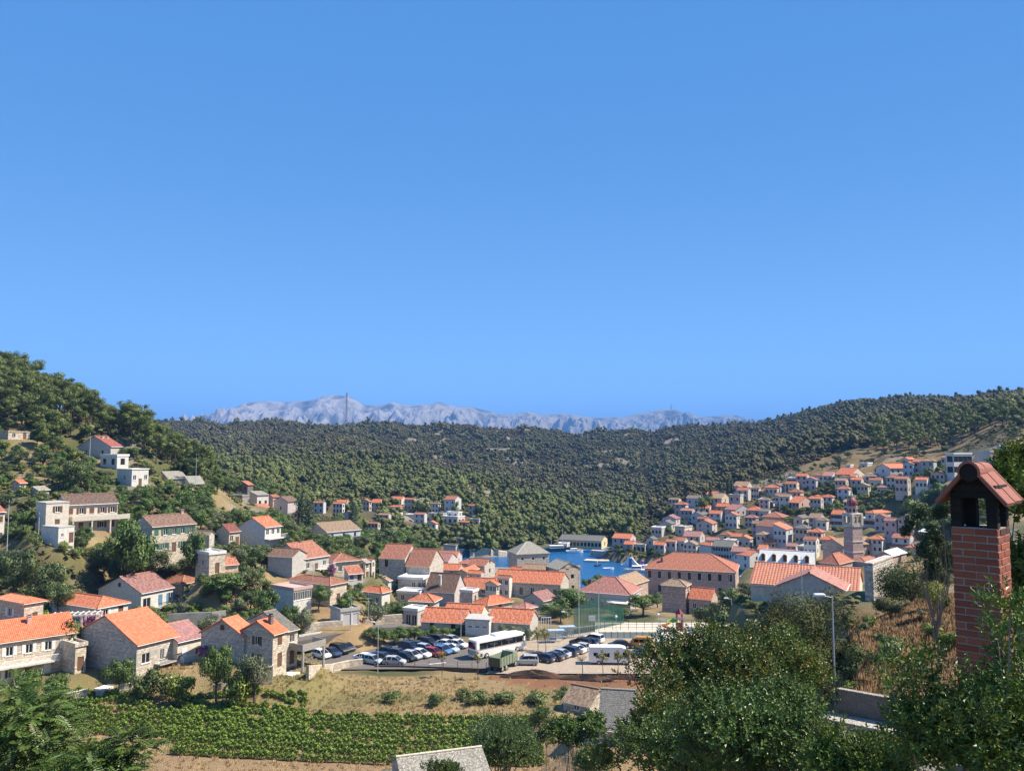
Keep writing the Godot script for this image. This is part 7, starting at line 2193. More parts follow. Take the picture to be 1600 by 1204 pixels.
func play_area() -> void:
	var net := mat("ball_net", Color(0.02, 0.30, 0.26, 0.62), 0.8)
	net.transparency = BaseMaterial3D.TRANSPARENCY_ALPHA
	var p := level_at(897, 990, 10.0)
	var q := level_at(938, 982, 10.0)
	var t := thing("ball_net", "tall green ball net on steel posts round the court corner", "sports net", p)
	var v := q - p
	for k in 9:
		var f := k / 8.0
		var b := MB.new()
		var h := 5.0 + 2.0 * f
		b.tube(v * f + Vector3(0, -0.3, 0), v * f + Vector3(0, h, 0), 0.05, 0.05, 6)
		put("post", b.mesh(), trim("green"), t)
		if k < 8:
			var b2 := MB.new()
			var g := (k + 1) / 8.0
			b2.quad(v * f + Vector3(0, 0.1, 0), v * g + Vector3(0, 0.1, 0), v * g + Vector3(0, 5.0 + 2.0 * g, 0), v * f + Vector3(0, h, 0))
			put("net_panel", b2.mesh(), net, t)
	var back := level_at(975, 974, 10.0) - p
	var b3 := MB.new()
	b3.quad(v + Vector3(0, 0.1, 0), back + Vector3(0, 0.1, 0), back + Vector3(0, 3.2, 0), v + Vector3(0, 7, 0))
	put("net_panel", b3.mesh(), net, t)
	put("backboard", box_mesh(Vector3(-0.7, 0, -0.05), Vector3(0.7, 1.05, 0.05)), trim("white"), t, level_at(925, 986, 10.0) - p + Vector3(0, 2.2, 0.3))
	# hoarding round the court
	t = thing("court_hoarding", "long pale green framed hoarding round the small court", "fence", level_at(936, 997, 10.0))
	var e := level_at(1034, 997, 10.0) - t.position
	for k in 10:
		var b := MB.new()
		var a := e * (k / 10.0)
		var c := e * ((k + 1) / 10.0)
		b.hexa([a + Vector3(0.06, 0.05, 0.03), c + Vector3(-0.06, 0.05, 0.03), c + Vector3(-0.06, 1.25, 0.03), a + Vector3(0.06, 1.25, 0.03), a + Vector3(0.06, 0.05, -0.03), c + Vector3(-0.06, 0.05, -0.03), c + Vector3(-0.06, 1.25, -0.03), a + Vector3(0.06, 1.25, -0.03)])
		put("panel", b.mesh(), mat("hoarding", lin(0.52, 0.60, 0.54), 0.6), t)
		put("post", box_mesh(a + Vector3(-0.05, -0.2, -0.05), a + Vector3(0.05, 1.35, 0.05)), trim("green"), t)
	# far side of the court
	t = thing("court_fence", "dark green mesh fence along the far side of the court", "fence", level_at(945, 984, 10.0))
	e = level_at(1130, 982, 10.0) - t.position
	for k in 16:
		put("post", box_mesh(e * (k / 15.0) + Vector3(-0.04, 0, -0.04), e * (k / 15.0) + Vector3(0.04, 1.8, 0.04)), trim("green"), t)
	for y in [0.5, 1.1, 1.75]:
		var b := MB.new()
		b.tube(Vector3(0, y, 0), e + Vector3(0, y, 0), 0.03, 0.03, 5)
		put("rail", b.mesh(), trim("green"), t)
	# lot railing: upright bars on a rail, and glazed bus shelters
	t = thing("bar_fence", "grey upright bar fence between the lot and the side street", "fence", level_at(838, 1004, 10.0))
	e = level_at(932, 992, 10.0) - t.position
	for k in 34:
		put("bar", box_mesh(e * (k / 33.0) + Vector3(-0.03, 0, -0.03), e * (k / 33.0) + Vector3(0.03, 2.2, 0.03)), trim("metal"), t)
	var rb := MB.new()
	rb.tube(Vector3(0, 2.0, 0), e + Vector3(0, 2.0, 0), 0.03, 0.03, 5)
	put("rail", rb.mesh(), trim("metal"), t)
	for k in 2:
		t = thing("bus_shelter", ["glass bus shelter with pale blue roof nearer the coach", "second glass bus shelter closer to the green net"][k], "bus shelter", level_at(869 + k * 17, 1003 - k * 6, 10.0), deg_to_rad(8))
		put("roof", box_mesh(Vector3(-1.6, 2.3, -0.8), Vector3(1.6, 2.4, 0.8)), mat("shelter_roof", lin(0.38, 0.48, 0.62), 0.4), t)
		for x in [-1.5, 0.0, 1.5]:
			put("post", box_mesh(Vector3(x - 0.04, 0, -0.7), Vector3(x + 0.04, 2.3, -0.62)), trim("metal"), t)
		var gm := mat("shelter_glass", Color(0.75, 0.88, 0.95, 0.28), 0.05)
		gm.transparency = BaseMaterial3D.TRANSPARENCY_ALPHA
		put("pane", box_mesh(Vector3(-1.46, 0.3, -0.67), Vector3(1.46, 2.1, -0.65)), gm, t)
		put("bench", box_mesh(Vector3(-1.2, 0.42, -0.55), Vector3(1.2, 0.48, -0.2)), trim("metal"), t)
	# white frame screen
	t = thing("goal_frame", "white upright frame with four bars beside the cream barn gable", "frame", level_at(853, 993, 10.0), deg_to_rad(12))
	for k in 5:
		put("bar", box_mesh(Vector3(-1.0 + k * 0.5, 0, -0.05), Vector3(-0.9 + k * 0.5, 3.6, 0.05)), trim("white"), t)
	put("top_bar", box_mesh(Vector3(-1.0, 3.602, -0.05), Vector3(1.1, 3.72, 0.05)), trim("white"), t)
	# playground
	t = thing("play_tower", "maroon climbing tower with pink band in the playground", "play tower", level_at(1062, 986, 10.0))
	for x in [-0.55, 0.55]:
		for z in [-0.5, 0.5]:
			put("post", box_mesh(Vector3(x - 0.07, 0, z - 0.07), Vector3(x + 0.07, 3.6, z + 0.07)), mat("maroon", lin(0.2, 0.03, 0.05), 0.8), t)
	put("panel", box_mesh(Vector3(-0.48, 0.2, 0.46), Vector3(0.48, 1.9, 0.54)), mat("maroon2", lin(0.22, 0.05, 0.06), 0.7), t)
	put("pink_band", box_mesh(Vector3(-0.65, 2.5, 0.58), Vector3(0.65, 3.0, 0.64)), mat("pink_paint", lin(0.70, 0.28, 0.52), 0.5), t)
	var rf := MB.new()
	rf.lathe([[3.6, 0.95, 0], [4.7, 0.08, 0], [4.72, 0.0, 0]], 4)
	put("roof", rf.mesh(), mat("maroon", lin(0.2, 0.03, 0.05), 0.8), t)
	put("platform", box_mesh(Vector3(-0.55, 1.4, -0.5), Vector3(0.55, 1.5, 0.5)), trim("brown"), t)
	t = thing("slide", "bright orange spiral slide under a green canopy", "slide", level_at(1042, 986, 10.0))
	var sl := MB.new()
	for k in 14:
		var a0 := k * 0.42
		var a1 := (k + 1) * 0.42
		var y0 := 2.0 - k * 0.135
		var y1 := 2.0 - (k + 1) * 0.135
		for s in [[0.3, 0.15], [0.75, 0.0], [1.1, 0.3]]:
			pass
		sl.quad(Vector3(cos(a0) * 0.3, y0, sin(a0) * 0.3), Vector3(cos(a0) * 0.95, y0, sin(a0) * 0.95), Vector3(cos(a1) * 0.95, y1, sin(a1) * 0.95), Vector3(cos(a1) * 0.3, y1, sin(a1) * 0.3))
		sl.quad(Vector3(cos(a0) * 0.95, y0, sin(a0) * 0.95), Vector3(cos(a0) * 1.05, y0 + 0.4, sin(a0) * 1.05), Vector3(cos(a1) * 1.05, y1 + 0.4, sin(a1) * 1.05), Vector3(cos(a1) * 0.95, y1, sin(a1) * 0.95))
	put("chute", sl.mesh(), mat("orange_paint", lin(0.72, 0.22, 0.03), 0.4), t)
	var ps := MB.new()
	ps.tube(Vector3(0, 0, 0), Vector3(0, 2.6, 0), 0.09, 0.09, 8)
	put("post", ps.mesh(), trim("metal"), t)
	var cn := MB.new()
	cn.lathe([[1.9, 1.5, 0], [2.6, 0.1, 0], [2.62, 0.0, 0]], 8)
	put("canopy", cn.mesh(), mat("lime", lin(0.30, 0.52, 0.05), 0.5), t, Vector3(1.4, 0, -0.6))
	var pc := MB.new()
	pc.tube(Vector3(1.4, 0, -0.6), Vector3(1.4, 2.0, -0.6), 0.06, 0.06, 6)
	put("canopy_post", pc.mesh(), trim("metal"), t)
	t = thing("play_board", "tall lime green play panel on the court's edge", "play panel", level_at(1091, 986, 10.0))
	put("panel", soft_box(Vector3(-0.45, 0.15, -0.08), Vector3(0.45, 1.75, 0.08), 0.05), mat("lime", lin(0.30, 0.52, 0.05), 0.5), t)
	for x in [-0.4, 0.4]:
		put("leg", box_mesh(Vector3(x - 0.05, -0.1, -0.06), Vector3(x + 0.05, 0.15, 0.06)), trim("metal"), t)
	t = thing("basketball_hoop", "white basketball backboard on splayed legs beside the court", "basketball hoop", level_at(1155, 990, 10.0))
	put("backboard", box_mesh(Vector3(-0.75, 2.6, 0.0), Vector3(0.75, 3.6, 0.06)), trim("white"), t)
	put("target", box_mesh(Vector3(-0.3, 2.75, 0.062), Vector3(0.3, 3.15, 0.07)), mat("tail_red", lin(0.35, 0.02, 0.02), 0.2), t)
	for x in [-1.0, 1.0]:
		var l := MB.new()
		l.tube(Vector3(x * 0.15, 2.7, -0.05), Vector3(x * 0.75, 0, -0.9), 0.05, 0.05, 6)
		l.tube(Vector3(x * 0.15, 2.7, -0.05), Vector3(x * 0.3, 0, -0.2), 0.05, 0.05, 6)
		put("leg", l.mesh(), trim("white"), t)
	var ho := MB.new()
	for k in 12:
		var a0 := TAU * k / 12
		var a1 := TAU * (k + 1) / 12
		ho.tube(Vector3(cos(a0) * 0.23, 2.72, 0.3 + sin(a0) * 0.23), Vector3(cos(a1) * 0.23, 2.72, 0.3 + sin(a1) * 0.23), 0.02, 0.02, 4, false)
	put("hoop", ho.mesh(), mat("orange_paint", lin(0.72, 0.22, 0.03), 0.4), t)
	t = thing("market_stall", "white box stall with open flap behind the court", "stall", level_at(1132, 983, 10.0))
	put("body", soft_box(Vector3(-1.0, 0.0, -0.8), Vector3(1.4, 1.8, 0.8), 0.05), trim("white"), t)
	put("flap", box_mesh(Vector3(-1.9, 1.5, 0.2), Vector3(-1.05, 1.58, 1.2)), mat("shelter_roof", lin(0.38, 0.48, 0.62), 0.4), t)
	# warning chevron sign
	t = thing("chevron_sign", "yellow road sign with black chevron by the leafy mass", "road sign", level_at(1003, 1050, 10.0), deg_to_rad(-8))
	var sp := MB.new()
	sp.tube(Vector3(0, -0.3, -0.05), Vector3(0, 1.6, -0.05), 0.04, 0.04, 6)
	put("post", sp.mesh(), trim("metal"), t)
	put("board", soft_box(Vector3(-0.42, 0.55, -0.02), Vector3(0.42, 1.45, 0.03), 0.02), mat("sign_yellow", lin(0.75, 0.55, 0.03), 0.5), t)
	var ch := MB.new()
	for s in [-1.0, 1.0]:
		ch.hexa([Vector3(-0.16, 1.0 + s * 0.36, 0.045), Vector3(0.06, 1.0 + s * 0.36, 0.045), Vector3(0.26, 1.0, 0.045), Vector3(0.04, 1.0, 0.045), Vector3(-0.16, 1.0 + s * 0.36, 0.031), Vector3(0.06, 1.0 + s * 0.36, 0.031), Vector3(0.26, 1.0, 0.031), Vector3(0.04, 1.0, 0.031)])
	put("chevron", ch.mesh(), trim("black"), t)
	# tree stakes and post fence along the near kerb of the lane
	t = thing("post_fence", "row of short dark posts along the lane kerb", "fence", level_at(648, 1043, 10.0))
	e = level_at(760, 1046, 10.0) - t.position
	for k in 6:
		put("post", box_mesh(e * (k / 5.0) + Vector3(-0.04, -0.1, -0.04), e * (k / 5.0) + Vector3(0.04, 1.25, 0.04)), trim("brown"), t)
	var ra := MB.new()
	ra.tube(Vector3(0, 0.8, 0), e + Vector3(0, 0.8, 0), 0.02, 0.02, 4)
	put("rail", ra.mesh(), trim("metal"), t)

# ---------------------------------------------------------------- the harbour
func hull(b: MB, l: float, w: float, h: float) -> void:
	var n := 8
	for i in n:
		var x0 := -l * 0.5 + l * i / n
		var x1 := -l * 0.5 + l * (i + 1) / n
		var w0 := w * 0.5 * pow(maxf(0.0, 1.0 - pow(maxf(0.0, i / float(n) * 1.15 - 0.15), 2.2)), 0.8)
		var w1 := w * 0.5 * pow(maxf(0.0, 1.0 - pow(maxf(0.0, (i + 1) / float(n) * 1.15 - 0.15), 2.2)), 0.8)
		var h0 := h * (1.0 + 0.3 * pow(i / float(n), 2))
		var h1 := h * (1.0 + 0.3 * pow((i + 1) / float(n), 2))
		for s in [-1.0, 1.0]:
			b.quad(Vector3(x0, -0.3, s * w0 * 0.7), Vector3(x1, -0.3, s * w1 * 0.7), Vector3(x1, h1, s * w1), Vector3(x0, h0, s * w0))
		b.quad(Vector3(x0, h0 * 0.86, -w0), Vector3(x1, h1 * 0.86, -w1), Vector3(x1, h1 * 0.86, w1), Vector3(x0, h0 * 0.86, w0))
		if i == 0:
			b.quad(Vector3(x0, -0.3, -w0 * 0.7), Vector3(x0, -0.3, w0 * 0.7), Vector3(x0, h0, w0), Vector3(x0, h0, -w0))

func boat(label: String, px: float, py: float, heading: float, l: float, w: float, h: float, paint: Color, cabin: float, masts := [], cat := "boat") -> void:
	var p := level_at(px, py, 0.0)
	var t := thing("boat", label, cat, Vector3(p.x, 0.05, p.z), deg_to_rad(heading))
	var b := MB.new()
	hull(b, l, w, h)
	put("hull", b.mesh(), mat("hull_%s" % paint.to_html(), paint, 0.35), t)
	if cabin > 0.0:
		put("cabin", soft_box(Vector3(-l * 0.25, h * 0.85, -w * 0.32), Vector3(l * 0.15, h + cabin, w * 0.32), 0.15), trim("white"), t)
		put("cabin_window", box_mesh(Vector3(-l * 0.22, h + cabin * 0.45, -w * 0.325), Vector3(l * 0.152, h + cabin * 0.8, w * 0.325)), glass(), t)
	for q in masts:
		var m := MB.new()
		m.tube(Vector3(q[0], h * 0.8, 0), Vector3(q[0], q[1], 0), 0.1, 0.05, 6)
		m.tube(Vector3(q[0], h + 1.2, 0), Vector3(q[0] - 3.0, h + 1.2, 0), 0.06, 0.05, 6)
		for s in [-1.0, 1.0]:
			m.tube(Vector3(q[0], q[1] * 0.7, 0), Vector3(q[0], h, s * w * 0.45), 0.015, 0.015, 3, false)
		put("mast", m.mesh(), trim("metal"), t)

func build_harbour() -> void:
	boat("long dark blue yacht with two bare masts on the far side", 872, 861, 8, 17.0, 4.2, 1.5, lin(0.03, 0.09, 0.13), 1.3, [[2.2, 12.0], [-3.2, 10.0]], "yacht")
	boat("white motor boat moored past the dark blue yacht", 898, 863, 5, 8.0, 2.6, 0.9, lin(0.8, 0.8, 0.8), 1.0)
	boat("white and blue open boat nearest the yellow hall", 916, 862, 0, 7.0, 2.4, 0.9, lin(0.15, 0.32, 0.5), 0.0)
	boat("white tour boat with flat canopy beside the water slide", 993, 893, 178, 9.5, 3.0, 0.9, lin(0.75, 0.72, 0.66), 1.4)
	boat("small white motor boat under the school's harbour corner", 1170, 903, 15, 6.5, 2.3, 0.8, lin(0.8, 0.8, 0.8), 0.8)
	boat("white cabin boat moored in the inner harbour", 1168, 912, -10, 8.0, 2.8, 1.0, lin(0.8, 0.8, 0.8), 1.1)
	boat("little white dinghy under way in the middle of the bay", 951, 889, 10, 4.5, 1.8, 0.5, lin(0.8, 0.8, 0.8), 0.0)
	boat("dark small boat beside the arched waterfront walls", 935, 884, 40, 3.5, 1.5, 0.5, lin(0.02, 0.04, 0.08), 0.0)
	# inflatable water park
	var p := level_at(985, 884, 0.0)
	var t := thing("water_slide", "white and blue inflatable water slide floating off the quay", "inflatable slide", Vector3(p.x, 0.1, p.z), deg_to_rad(-8))
	var wh := mat("vinyl_white", lin(0.78, 0.78, 0.78), 0.5)
	var bl := mat("vinyl_blue", lin(0.12, 0.22, 0.42), 0.5)
	put("tower", soft_box(Vector3(-0.7, 0, -1.0), Vector3(0.7, 3.4, 1.0), 0.35), bl, t)
	for s in [-1.0, 1.0]:
		var b := MB.new()
		for k in 6:
			var f0 := k / 6.0
			var f1 := (k + 1) / 6.0
			var x0: float = s * (0.6 + 3.0 * f0)
			var x1: float = s * (0.6 + 3.0 * f1)
			var y0 := 3.1 * pow(1.0 - f0, 1.5) + 0.15
			var y1 := 3.1 * pow(1.0 - f1, 1.5) + 0.15
			b.quad(Vector3(x0, y0, 1.0), Vector3(x1, y1, 1.0), Vector3(x1, y1, -1.0), Vector3(x0, y0, -1.0))
			b.quad(Vector3(x0, -0.1, 1.0), Vector3(x1, -0.1, 1.0), Vector3(x1, y1, 1.0), Vector3(x0, y0, 1.0))
			b.tube(Vector3(x0, y0 + 0.15, 1.0), Vector3(x1, y1 + 0.15, 1.0), 0.22, 0.22, 7, false)
			b.tube(Vector3(x0, y0 + 0.15, -1.0), Vector3(x1, y1 + 0.15, -1.0), 0.22, 0.22, 7, false)
		put("ramp", b.mesh(), wh, t)
	for k in 5:
		t = thing("float_raft", ["purple topped", "long white", "white and red", "short white", "white ring"][k] + " inflatable raft strung along from the water slide", "raft", level_at(1003 + k * 9, 883.5, 0.0) * Vector3(1, 0, 1), 0.2 * k)
		put("cushion", soft_box(Vector3(-1.1, -0.1, -0.9), Vector3(1.1, 0.5, 0.9), 0.2), wh, t)
		if k == 0 or k == 2:
			put("arch", soft_box(Vector3(-0.7, 0.502, -0.5), Vector3(0.7, 2.2, 0.5), 0.4), mat("vinyl_purple", lin(0.13, 0.05, 0.20), 0.5) if k == 0 else wh, t)
	# quays
	var st := wall_mat("stone")
	wall_run("quay", "grey stone quay wall along the eastern waterfront", [[925, 868, 0.0], [975, 872, 0.0], [1035, 877, 0.0], [1085, 884, 0.0]], 0.0, 2.6, 3.0, wall_mat("stonegrey"), null, "quay")
	wall_run("landing", "low pale stone landing jutting into the bay", [[914, 876, 0.0], [935, 877, 0.0], [952, 877, 0.0]], 0.0, 0.6, 5.0, st, null, "quay")
	wall_run("quay", "harbour quay edge by the inner boats", [[1100, 901, 0.0], [1160, 897, 0.0], [1200, 897, 0.0]], 0.0, 1.3, 3.0, st, null, "quay")
	wall_run("quay", "town quay edge in front of the stone warehouses", [[735, 906, 0.0], [800, 912, 0.0], [860, 932, 0.0]], 0.0, 1.4, 3.0, st, null, "quay")
	# blue sheeting between pale stone buttresses across the bay
	t = thing("sheeted_wall", "shore wall hung with blue sheeting between pale stone buttresses", "shore wall", level_at(714, 871, 0.0) * Vector3(1, 0, 1))
	var e := level_at(792, 869, 0.0) - t.position
	var sheet := mat("blue_sheet", lin(0.035, 0.105, 0.155), 0.7, tex.plaster, tex.ground_n, 0.4, 0.0, 0.6)
	for q in [[0.0, 0.24, 3.6], [0.36, 0.66, 3.8], [0.74, 0.82, 3.2]]:
		var b := MB.new()
		b.hexa([e * q[0] + Vector3(0, -0.5, 0.3), e * q[1] + Vector3(0, -0.5, 0.3), e * q[1] + Vector3(0, q[2] - 0.4, -0.6), e * q[0] + Vector3(0, q[2], -0.6), e * q[0] + Vector3(0, -0.5, -3), e * q[1] + Vector3(0, -0.5, -3), e * q[1] + Vector3(0, q[2] - 0.4, -3), e * q[0] + Vector3(0, q[2], -3)])
		put("blue_sheet", b.mesh(), sheet, t)
	for q in [[0.25, 0.35, 3.9], [0.67, 0.73, 3.5], [0.83, 1.0, 2.4]]:
		var b := MB.new()
		b.hexa([e * q[0] + Vector3(0, -0.5, 0.6), e * q[1] + Vector3(0, -0.5, 0.6), e * q[1] + Vector3(-0.2, q[2] - 0.5, -0.4), e * q[0] + Vector3(0.2, q[2], -0.4), e * q[0] + Vector3(0, -0.5, -3), e * q[1] + Vector3(0, -0.5, -3), e * q[1] + Vector3(0, q[2] - 0.5, -3), e * q[0] + Vector3(0, q[2], -3)])
		put("buttress", b.mesh(), st, t)
	# white parasols and canopies
	for q in [[1192, 780, 390, "square white parasol on the restaurant terrace"], [1204, 783, 390, "wide white parasol at the restaurant terrace edge"], [1212, 786, 390, "low white parasol below the restaurant terrace"], [1460, 830, 268, "peaked white canopy behind the dark shrubs"], [1444, 832, 266, "smaller white canopy next to the peaked one"], [1379, 741, 384, "white parasol beside the large white terrace house"]]:
		var a := spot(q[0], q[1] + 4, q[2])
		t = thing("parasol", q[3], "parasol", a)
		var c := MB.new()
		var s: float = 2.6 if q[2] > 300 else 2.0
		c.lathe([[1.2, s, 0], [1.25, s, 0], [2.2, 0.05, 0], [2.22, 0.0, 0]], 4)
		put("canopy", c.mesh(), mat("parasol_white", lin(0.82, 0.81, 0.78), 0.8), t)
		c = MB.new()
		c.tube(Vector3(0, -2, 0), Vector3(0, 1.5, 0), 0.06, 0.06, 6)
		put("pole", c.mesh(), trim("metal"), t)
	# masts on the heights
	p = stand(541, 1290)
	var h := spot(541, 613, 1290).y - p.y
	t = thing("radio_mast", "tall guyed lattice radio mast on the wooded ridge", "radio mast", p)
	var lt := MB.new()
	var w := 1.1
	for s in [[-1, -1], [1, -1], [1, 1], [-1, 1]]:
		lt.tube(Vector3(s[0] * w, -3, s[1] * w), Vector3(s[0] * w * 0.8, h, s[1] * w * 0.8), 0.28, 0.22, 4)
	var steps := 14
	for k in steps:
		var y0 := h * k / steps
		var y1 := h * (k + 1) / steps
		lt.tube(Vector3(-w, y0, w), Vector3(w, y1, w), 0.14, 0.14, 4)
		lt.tube(Vector3(w, y0, w), Vector3(-w, y1, w), 0.14, 0.14, 4)
		lt.tube(Vector3(w, y0, w), Vector3(w, y1, -w), 0.14, 0.14, 4)
	put("lattice", lt.mesh(), mat("mast_grey", lin(0.22, 0.20, 0.19), 0.7), t)
	p = spot(1049, 640, 8990)
	t = thing("summit_mast", "tiny transmitter tower on the far mountain summit", "transmitter", p)
	var sm := MB.new()
	sm.tube(Vector3(0, -20, 0), Vector3(0, 45, 0), 9, 5, 6)
	sm.tube(Vector3(0, 45, 0), Vector3(0, 75, 0), 3, 2, 5)
	put("mast", sm.mesh(), mat("mast_grey", lin(0.22, 0.20, 0.19), 0.7), t)

# ---------------------------------------------------------------- trees and shrubs between the houses
func at_picture(kind: String, px: float, d: float, ytop: float, wide: float, label: String, group := "") -> void:
	var p := stand(px, d)
	var h := maxf(1.0, spot(px, ytop, d).y - p.y)
	var ratio: float = {"pine_tree": 0.62, "broadleaf_tree": 1.0, "dark_tree": 1.2, "olive_tree": 1.05, "shrub": 1.5, "bright_shrub": 1.4, "cypress_tree": 0.2, "bougainvillea": 1.2, "young_tree": 0.6, "bare_tree": 0.8}[kind]
	plant(kind, p, h, label, group, clampf(wide / FOCAL * d / (h * ratio), 0.6, 2.2))

func chosen_trees() -> void:
	for q in [
		["dark_tree", 22, 158, 850, 62, "broad dark carob tree at the frame's edge below the dry grass"],
		["dark_tree", 62, 156, 862, 55, "second broad dark carob tree towards the rocky bank"],
		["dark_tree", 118, 215, 712, 64, "big round dark tree below the grey villa under the pines"],
		["dark_tree", 90, 150, 905, 45, "low dark tree on the rocky bank above the hip roofed bungalow"],
		["broadleaf_tree", 200, 172, 806, 36, "mop headed green tree on the terraced house's corner"],
		["broadleaf_tree", 303, 177, 826, 40, "umbrella shaped green tree before the old stone barn"],
		["dark_tree", 152, 175, 846, 46, "dense tree below the terrace of the big slope house"],
		["broadleaf_tree", 182, 175, 858, 42, "leafy tree on the rocks above the white arched villa"],
		["dark_tree", 236, 176, 850, 60, "dense dark tree before the long green shuttered house"],
		["dark_tree", 276, 184, 866, 50, "dark tree uphill of the hip roofed stone house"],
		["broadleaf_tree", 345, 168, 893, 70, "large leafy tree above the concrete garden wall"],
		["dark_tree", 385, 172, 880, 60, "large dark tree between the conservatory and lean-to"],
		["broadleaf_tree", 415, 160, 920, 50, "leafy tree in front of the glass conservatory"],
		["broadleaf_tree", 452, 156, 943, 40, "round green tree above the stone retaining wall"],
		["dark_tree", 398, 186, 848, 60, "dark tree under the corner balcony house"],
		["dark_tree", 442, 220, 806, 56, "tall dark tree beside the corner balcony house"],
		["dark_tree", 425, 235, 790, 50, "dark tree in front of the brown roofed forest edge house"],
		["cypress_tree", 470, 262, 772, 22, "tall black conifer rising alone beside the blue gabled house"],
		["cypress_tree", 480, 264, 782, 22, "second black conifer leaning on the tall one"],
		["cypress_tree", 551, 330, 784, 18, "dark conifer in the wood behind the blue gabled house"],
		["dark_tree", 592, 310, 818, 60, "large dark tree at the wood's edge above the twin gables"],
		["broadleaf_tree", 628, 318, 826, 52, "rounded tree just behind the terracotta topped block"],
		["broadleaf_tree", 560, 290, 828, 60, "bright rounded tree behind the red porch house"],
		["broadleaf_tree", 533, 262, 835, 50, "leafy tree below the blue gabled house"],
		["broadleaf_tree", 500, 168, 912, 44, "leafy tree under the wide veranda house"],
		["broadleaf_tree", 535, 164, 924, 40, "green tree between the veranda house and the garage"],
		["olive_tree", 585, 168, 938, 52, "grey green olive in front of the twin pyramid roofed house"],
		["olive_tree", 475, 156, 944, 40, "grey green olive above the retaining wall"],
		["broadleaf_tree", 893, 192, 918, 74, "full round plane tree beyond the bus shelters"],
		["broadleaf_tree", 862, 186, 942, 46, "smaller plane tree by the pink roofed gable"],
		["broadleaf_tree", 1005, 190, 927, 58, "yellowish green plane tree before the awning house"],
		["dark_tree", 972, 186, 946, 52, "dark round tree beneath the awning house's creeper"],
		["dark_tree", 1145, 168, 914, 66, "broad dark tree to the school side of the checkered barn"],
		["dark_tree", 1110, 172, 938, 50, "lower dark tree behind the green play board"],
		["bougainvillea", 945, 196, 930, 18, "dark purple bougainvillea against the awning house"],
		["bougainvillea", 138, 139, 944, 26, "violet bougainvillea over the white pergola"],
		["bougainvillea", 519, 188, 880, 10, "purple bougainvillea beside the white staircase"],
		["bougainvillea", 317, 130, 1006, 9, "violet bougainvillea at the pink terrace house's end"],
		["olive_tree", 786, 158, 974, 38, "first grey olive of the hedge behind the coach"],
		["olive_tree", 806, 158, 973, 38, "middle grey olive of the hedge behind the coach"],
		["olive_tree", 822, 158, 975, 34, "last grey olive of the hedge behind the coach"],
		["broadleaf_tree", 338, 120, 1003, 56, "rounded garden tree before the small attic vent house"],
		["olive_tree", 398, 120, 1012, 58, "grey green garden tree before the brown shuttered house"],
		["bright_shrub", 370, 119, 1042, 40, "bright shrub between the two garden trees by the vineyard"],
		["broadleaf_tree", 186, 121, 1026, 54, "dark clipped garden tree against the broad grey gable"],
		["shrub", 228, 120, 1040, 56, "netted dark shrub at the foot of the broad grey gable"],
		["bright_shrub", 276, 120, 1040, 24, "small bright bush at the end of the netted shrub"],
		["broadleaf_tree", 40, 113, 1042, 60, "leafy fruit tree under the corner house balcony"],
		["broadleaf_tree", 85, 112, 1048, 50, "second fruit tree under the corner house balcony"],
		["shrub", 110, 133, 962, 60, "clipped hedge behind the white pergola"],
		["bright_shrub", 80, 134, 958, 40, "bright hedge end beside the porch house"],
		["shrub", 215, 150, 952, 40, "low green shrub beside the white bungalow's wall"],
		["young_tree", 690, 138, 1012, 14, "staked young tree alone on the lane kerb"],
		["young_tree", 746, 137, 1014, 18, "young tree in front of the coach's rear"],
		["bare_tree", 910, 139, 1014, 26, "bare pale young tree at the gravel lot's edge"],
		["young_tree", 942, 137, 1014, 22, "rusty leaved young tree before the motorhome"],
		["young_tree", 966, 138, 1014, 20, "second young tree before the motorhome"],
		["young_tree", 983, 136, 1012, 20, "young tree before the motorhome's windscreen"],
		["young_tree", 840, 155, 978, 22, "young yellowish tree by the white goal frame"],
		["young_tree", 852, 154, 980, 20, "second young yellowish tree by the white goal frame"],
		["bright_shrub", 1436, 312, 768, 30, "bright green bush under the picture window villa's corner"],
		["dark_tree", 1452, 306, 760, 34, "dense tree below the picture window villa's sloping wall"],
		["broadleaf_tree", 1470, 304, 752, 34, "leafy tree below the picture window villa's slab"],
		["shrub", 1420, 316, 776, 28, "shrub down the slope from the large white terrace house"],
		["bright_shrub", 1445, 296, 790, 36, "sunny bush half way down below the picture window villa"],
		["broadleaf_tree", 1472, 292, 784, 40, "leafy tree half way down beside the chimney's edge"],
		["dark_tree", 1424, 300, 796, 34, "dense tree above the unfinished concrete house"],
		["dark_tree", 1455, 284, 806, 44, "dense tree above the peaked white canopy"],
		["broadleaf_tree", 1484, 282, 800, 40, "leafy tree behind the chimney's roof tip"],
		["dark_tree", 1136, 124, 944, 44, "dark tree on the slope below the round plane trees"],
		["broadleaf_tree", 1158, 118, 940, 44, "leafy tree on the slope beside the checkered barn's corner"],
		["dark_tree", 1180, 112, 936, 44, "dense tree close against the checkered barn's plain wall"],
		["dark_tree", 1196, 100, 952, 48, "dark tree at the foot of the checkered barn's corner"],
		["shrub", 1222, 98, 976, 44, "shrub below the checkered barn's grey wing"],
		["cypress_tree", 1111, 405, 754, 8, "first slim cypress above the bare stone house"],
		["cypress_tree", 1127, 412, 756, 8, "second slim cypress above the bare stone house"],
		["cypress_tree", 1139, 416, 748, 8, "third and tallest slim cypress on the slope"],
		["cypress_tree", 1144, 420, 750, 8, "fourth slim cypress beside the highest lilac house"],
		["pine_tree", 1098, 396, 774, 26, "single dark umbrella pine above the blue grey gable"],
		["cypress_tree", 1312, 408, 716, 6, "slim cypress under the dry slope"],
		["cypress_tree", 1231, 396, 758, 6, "little cypress before the glass banded villa"],
	]:
		at_picture(q[0], q[1], q[2], q[3], q[4], q[5])
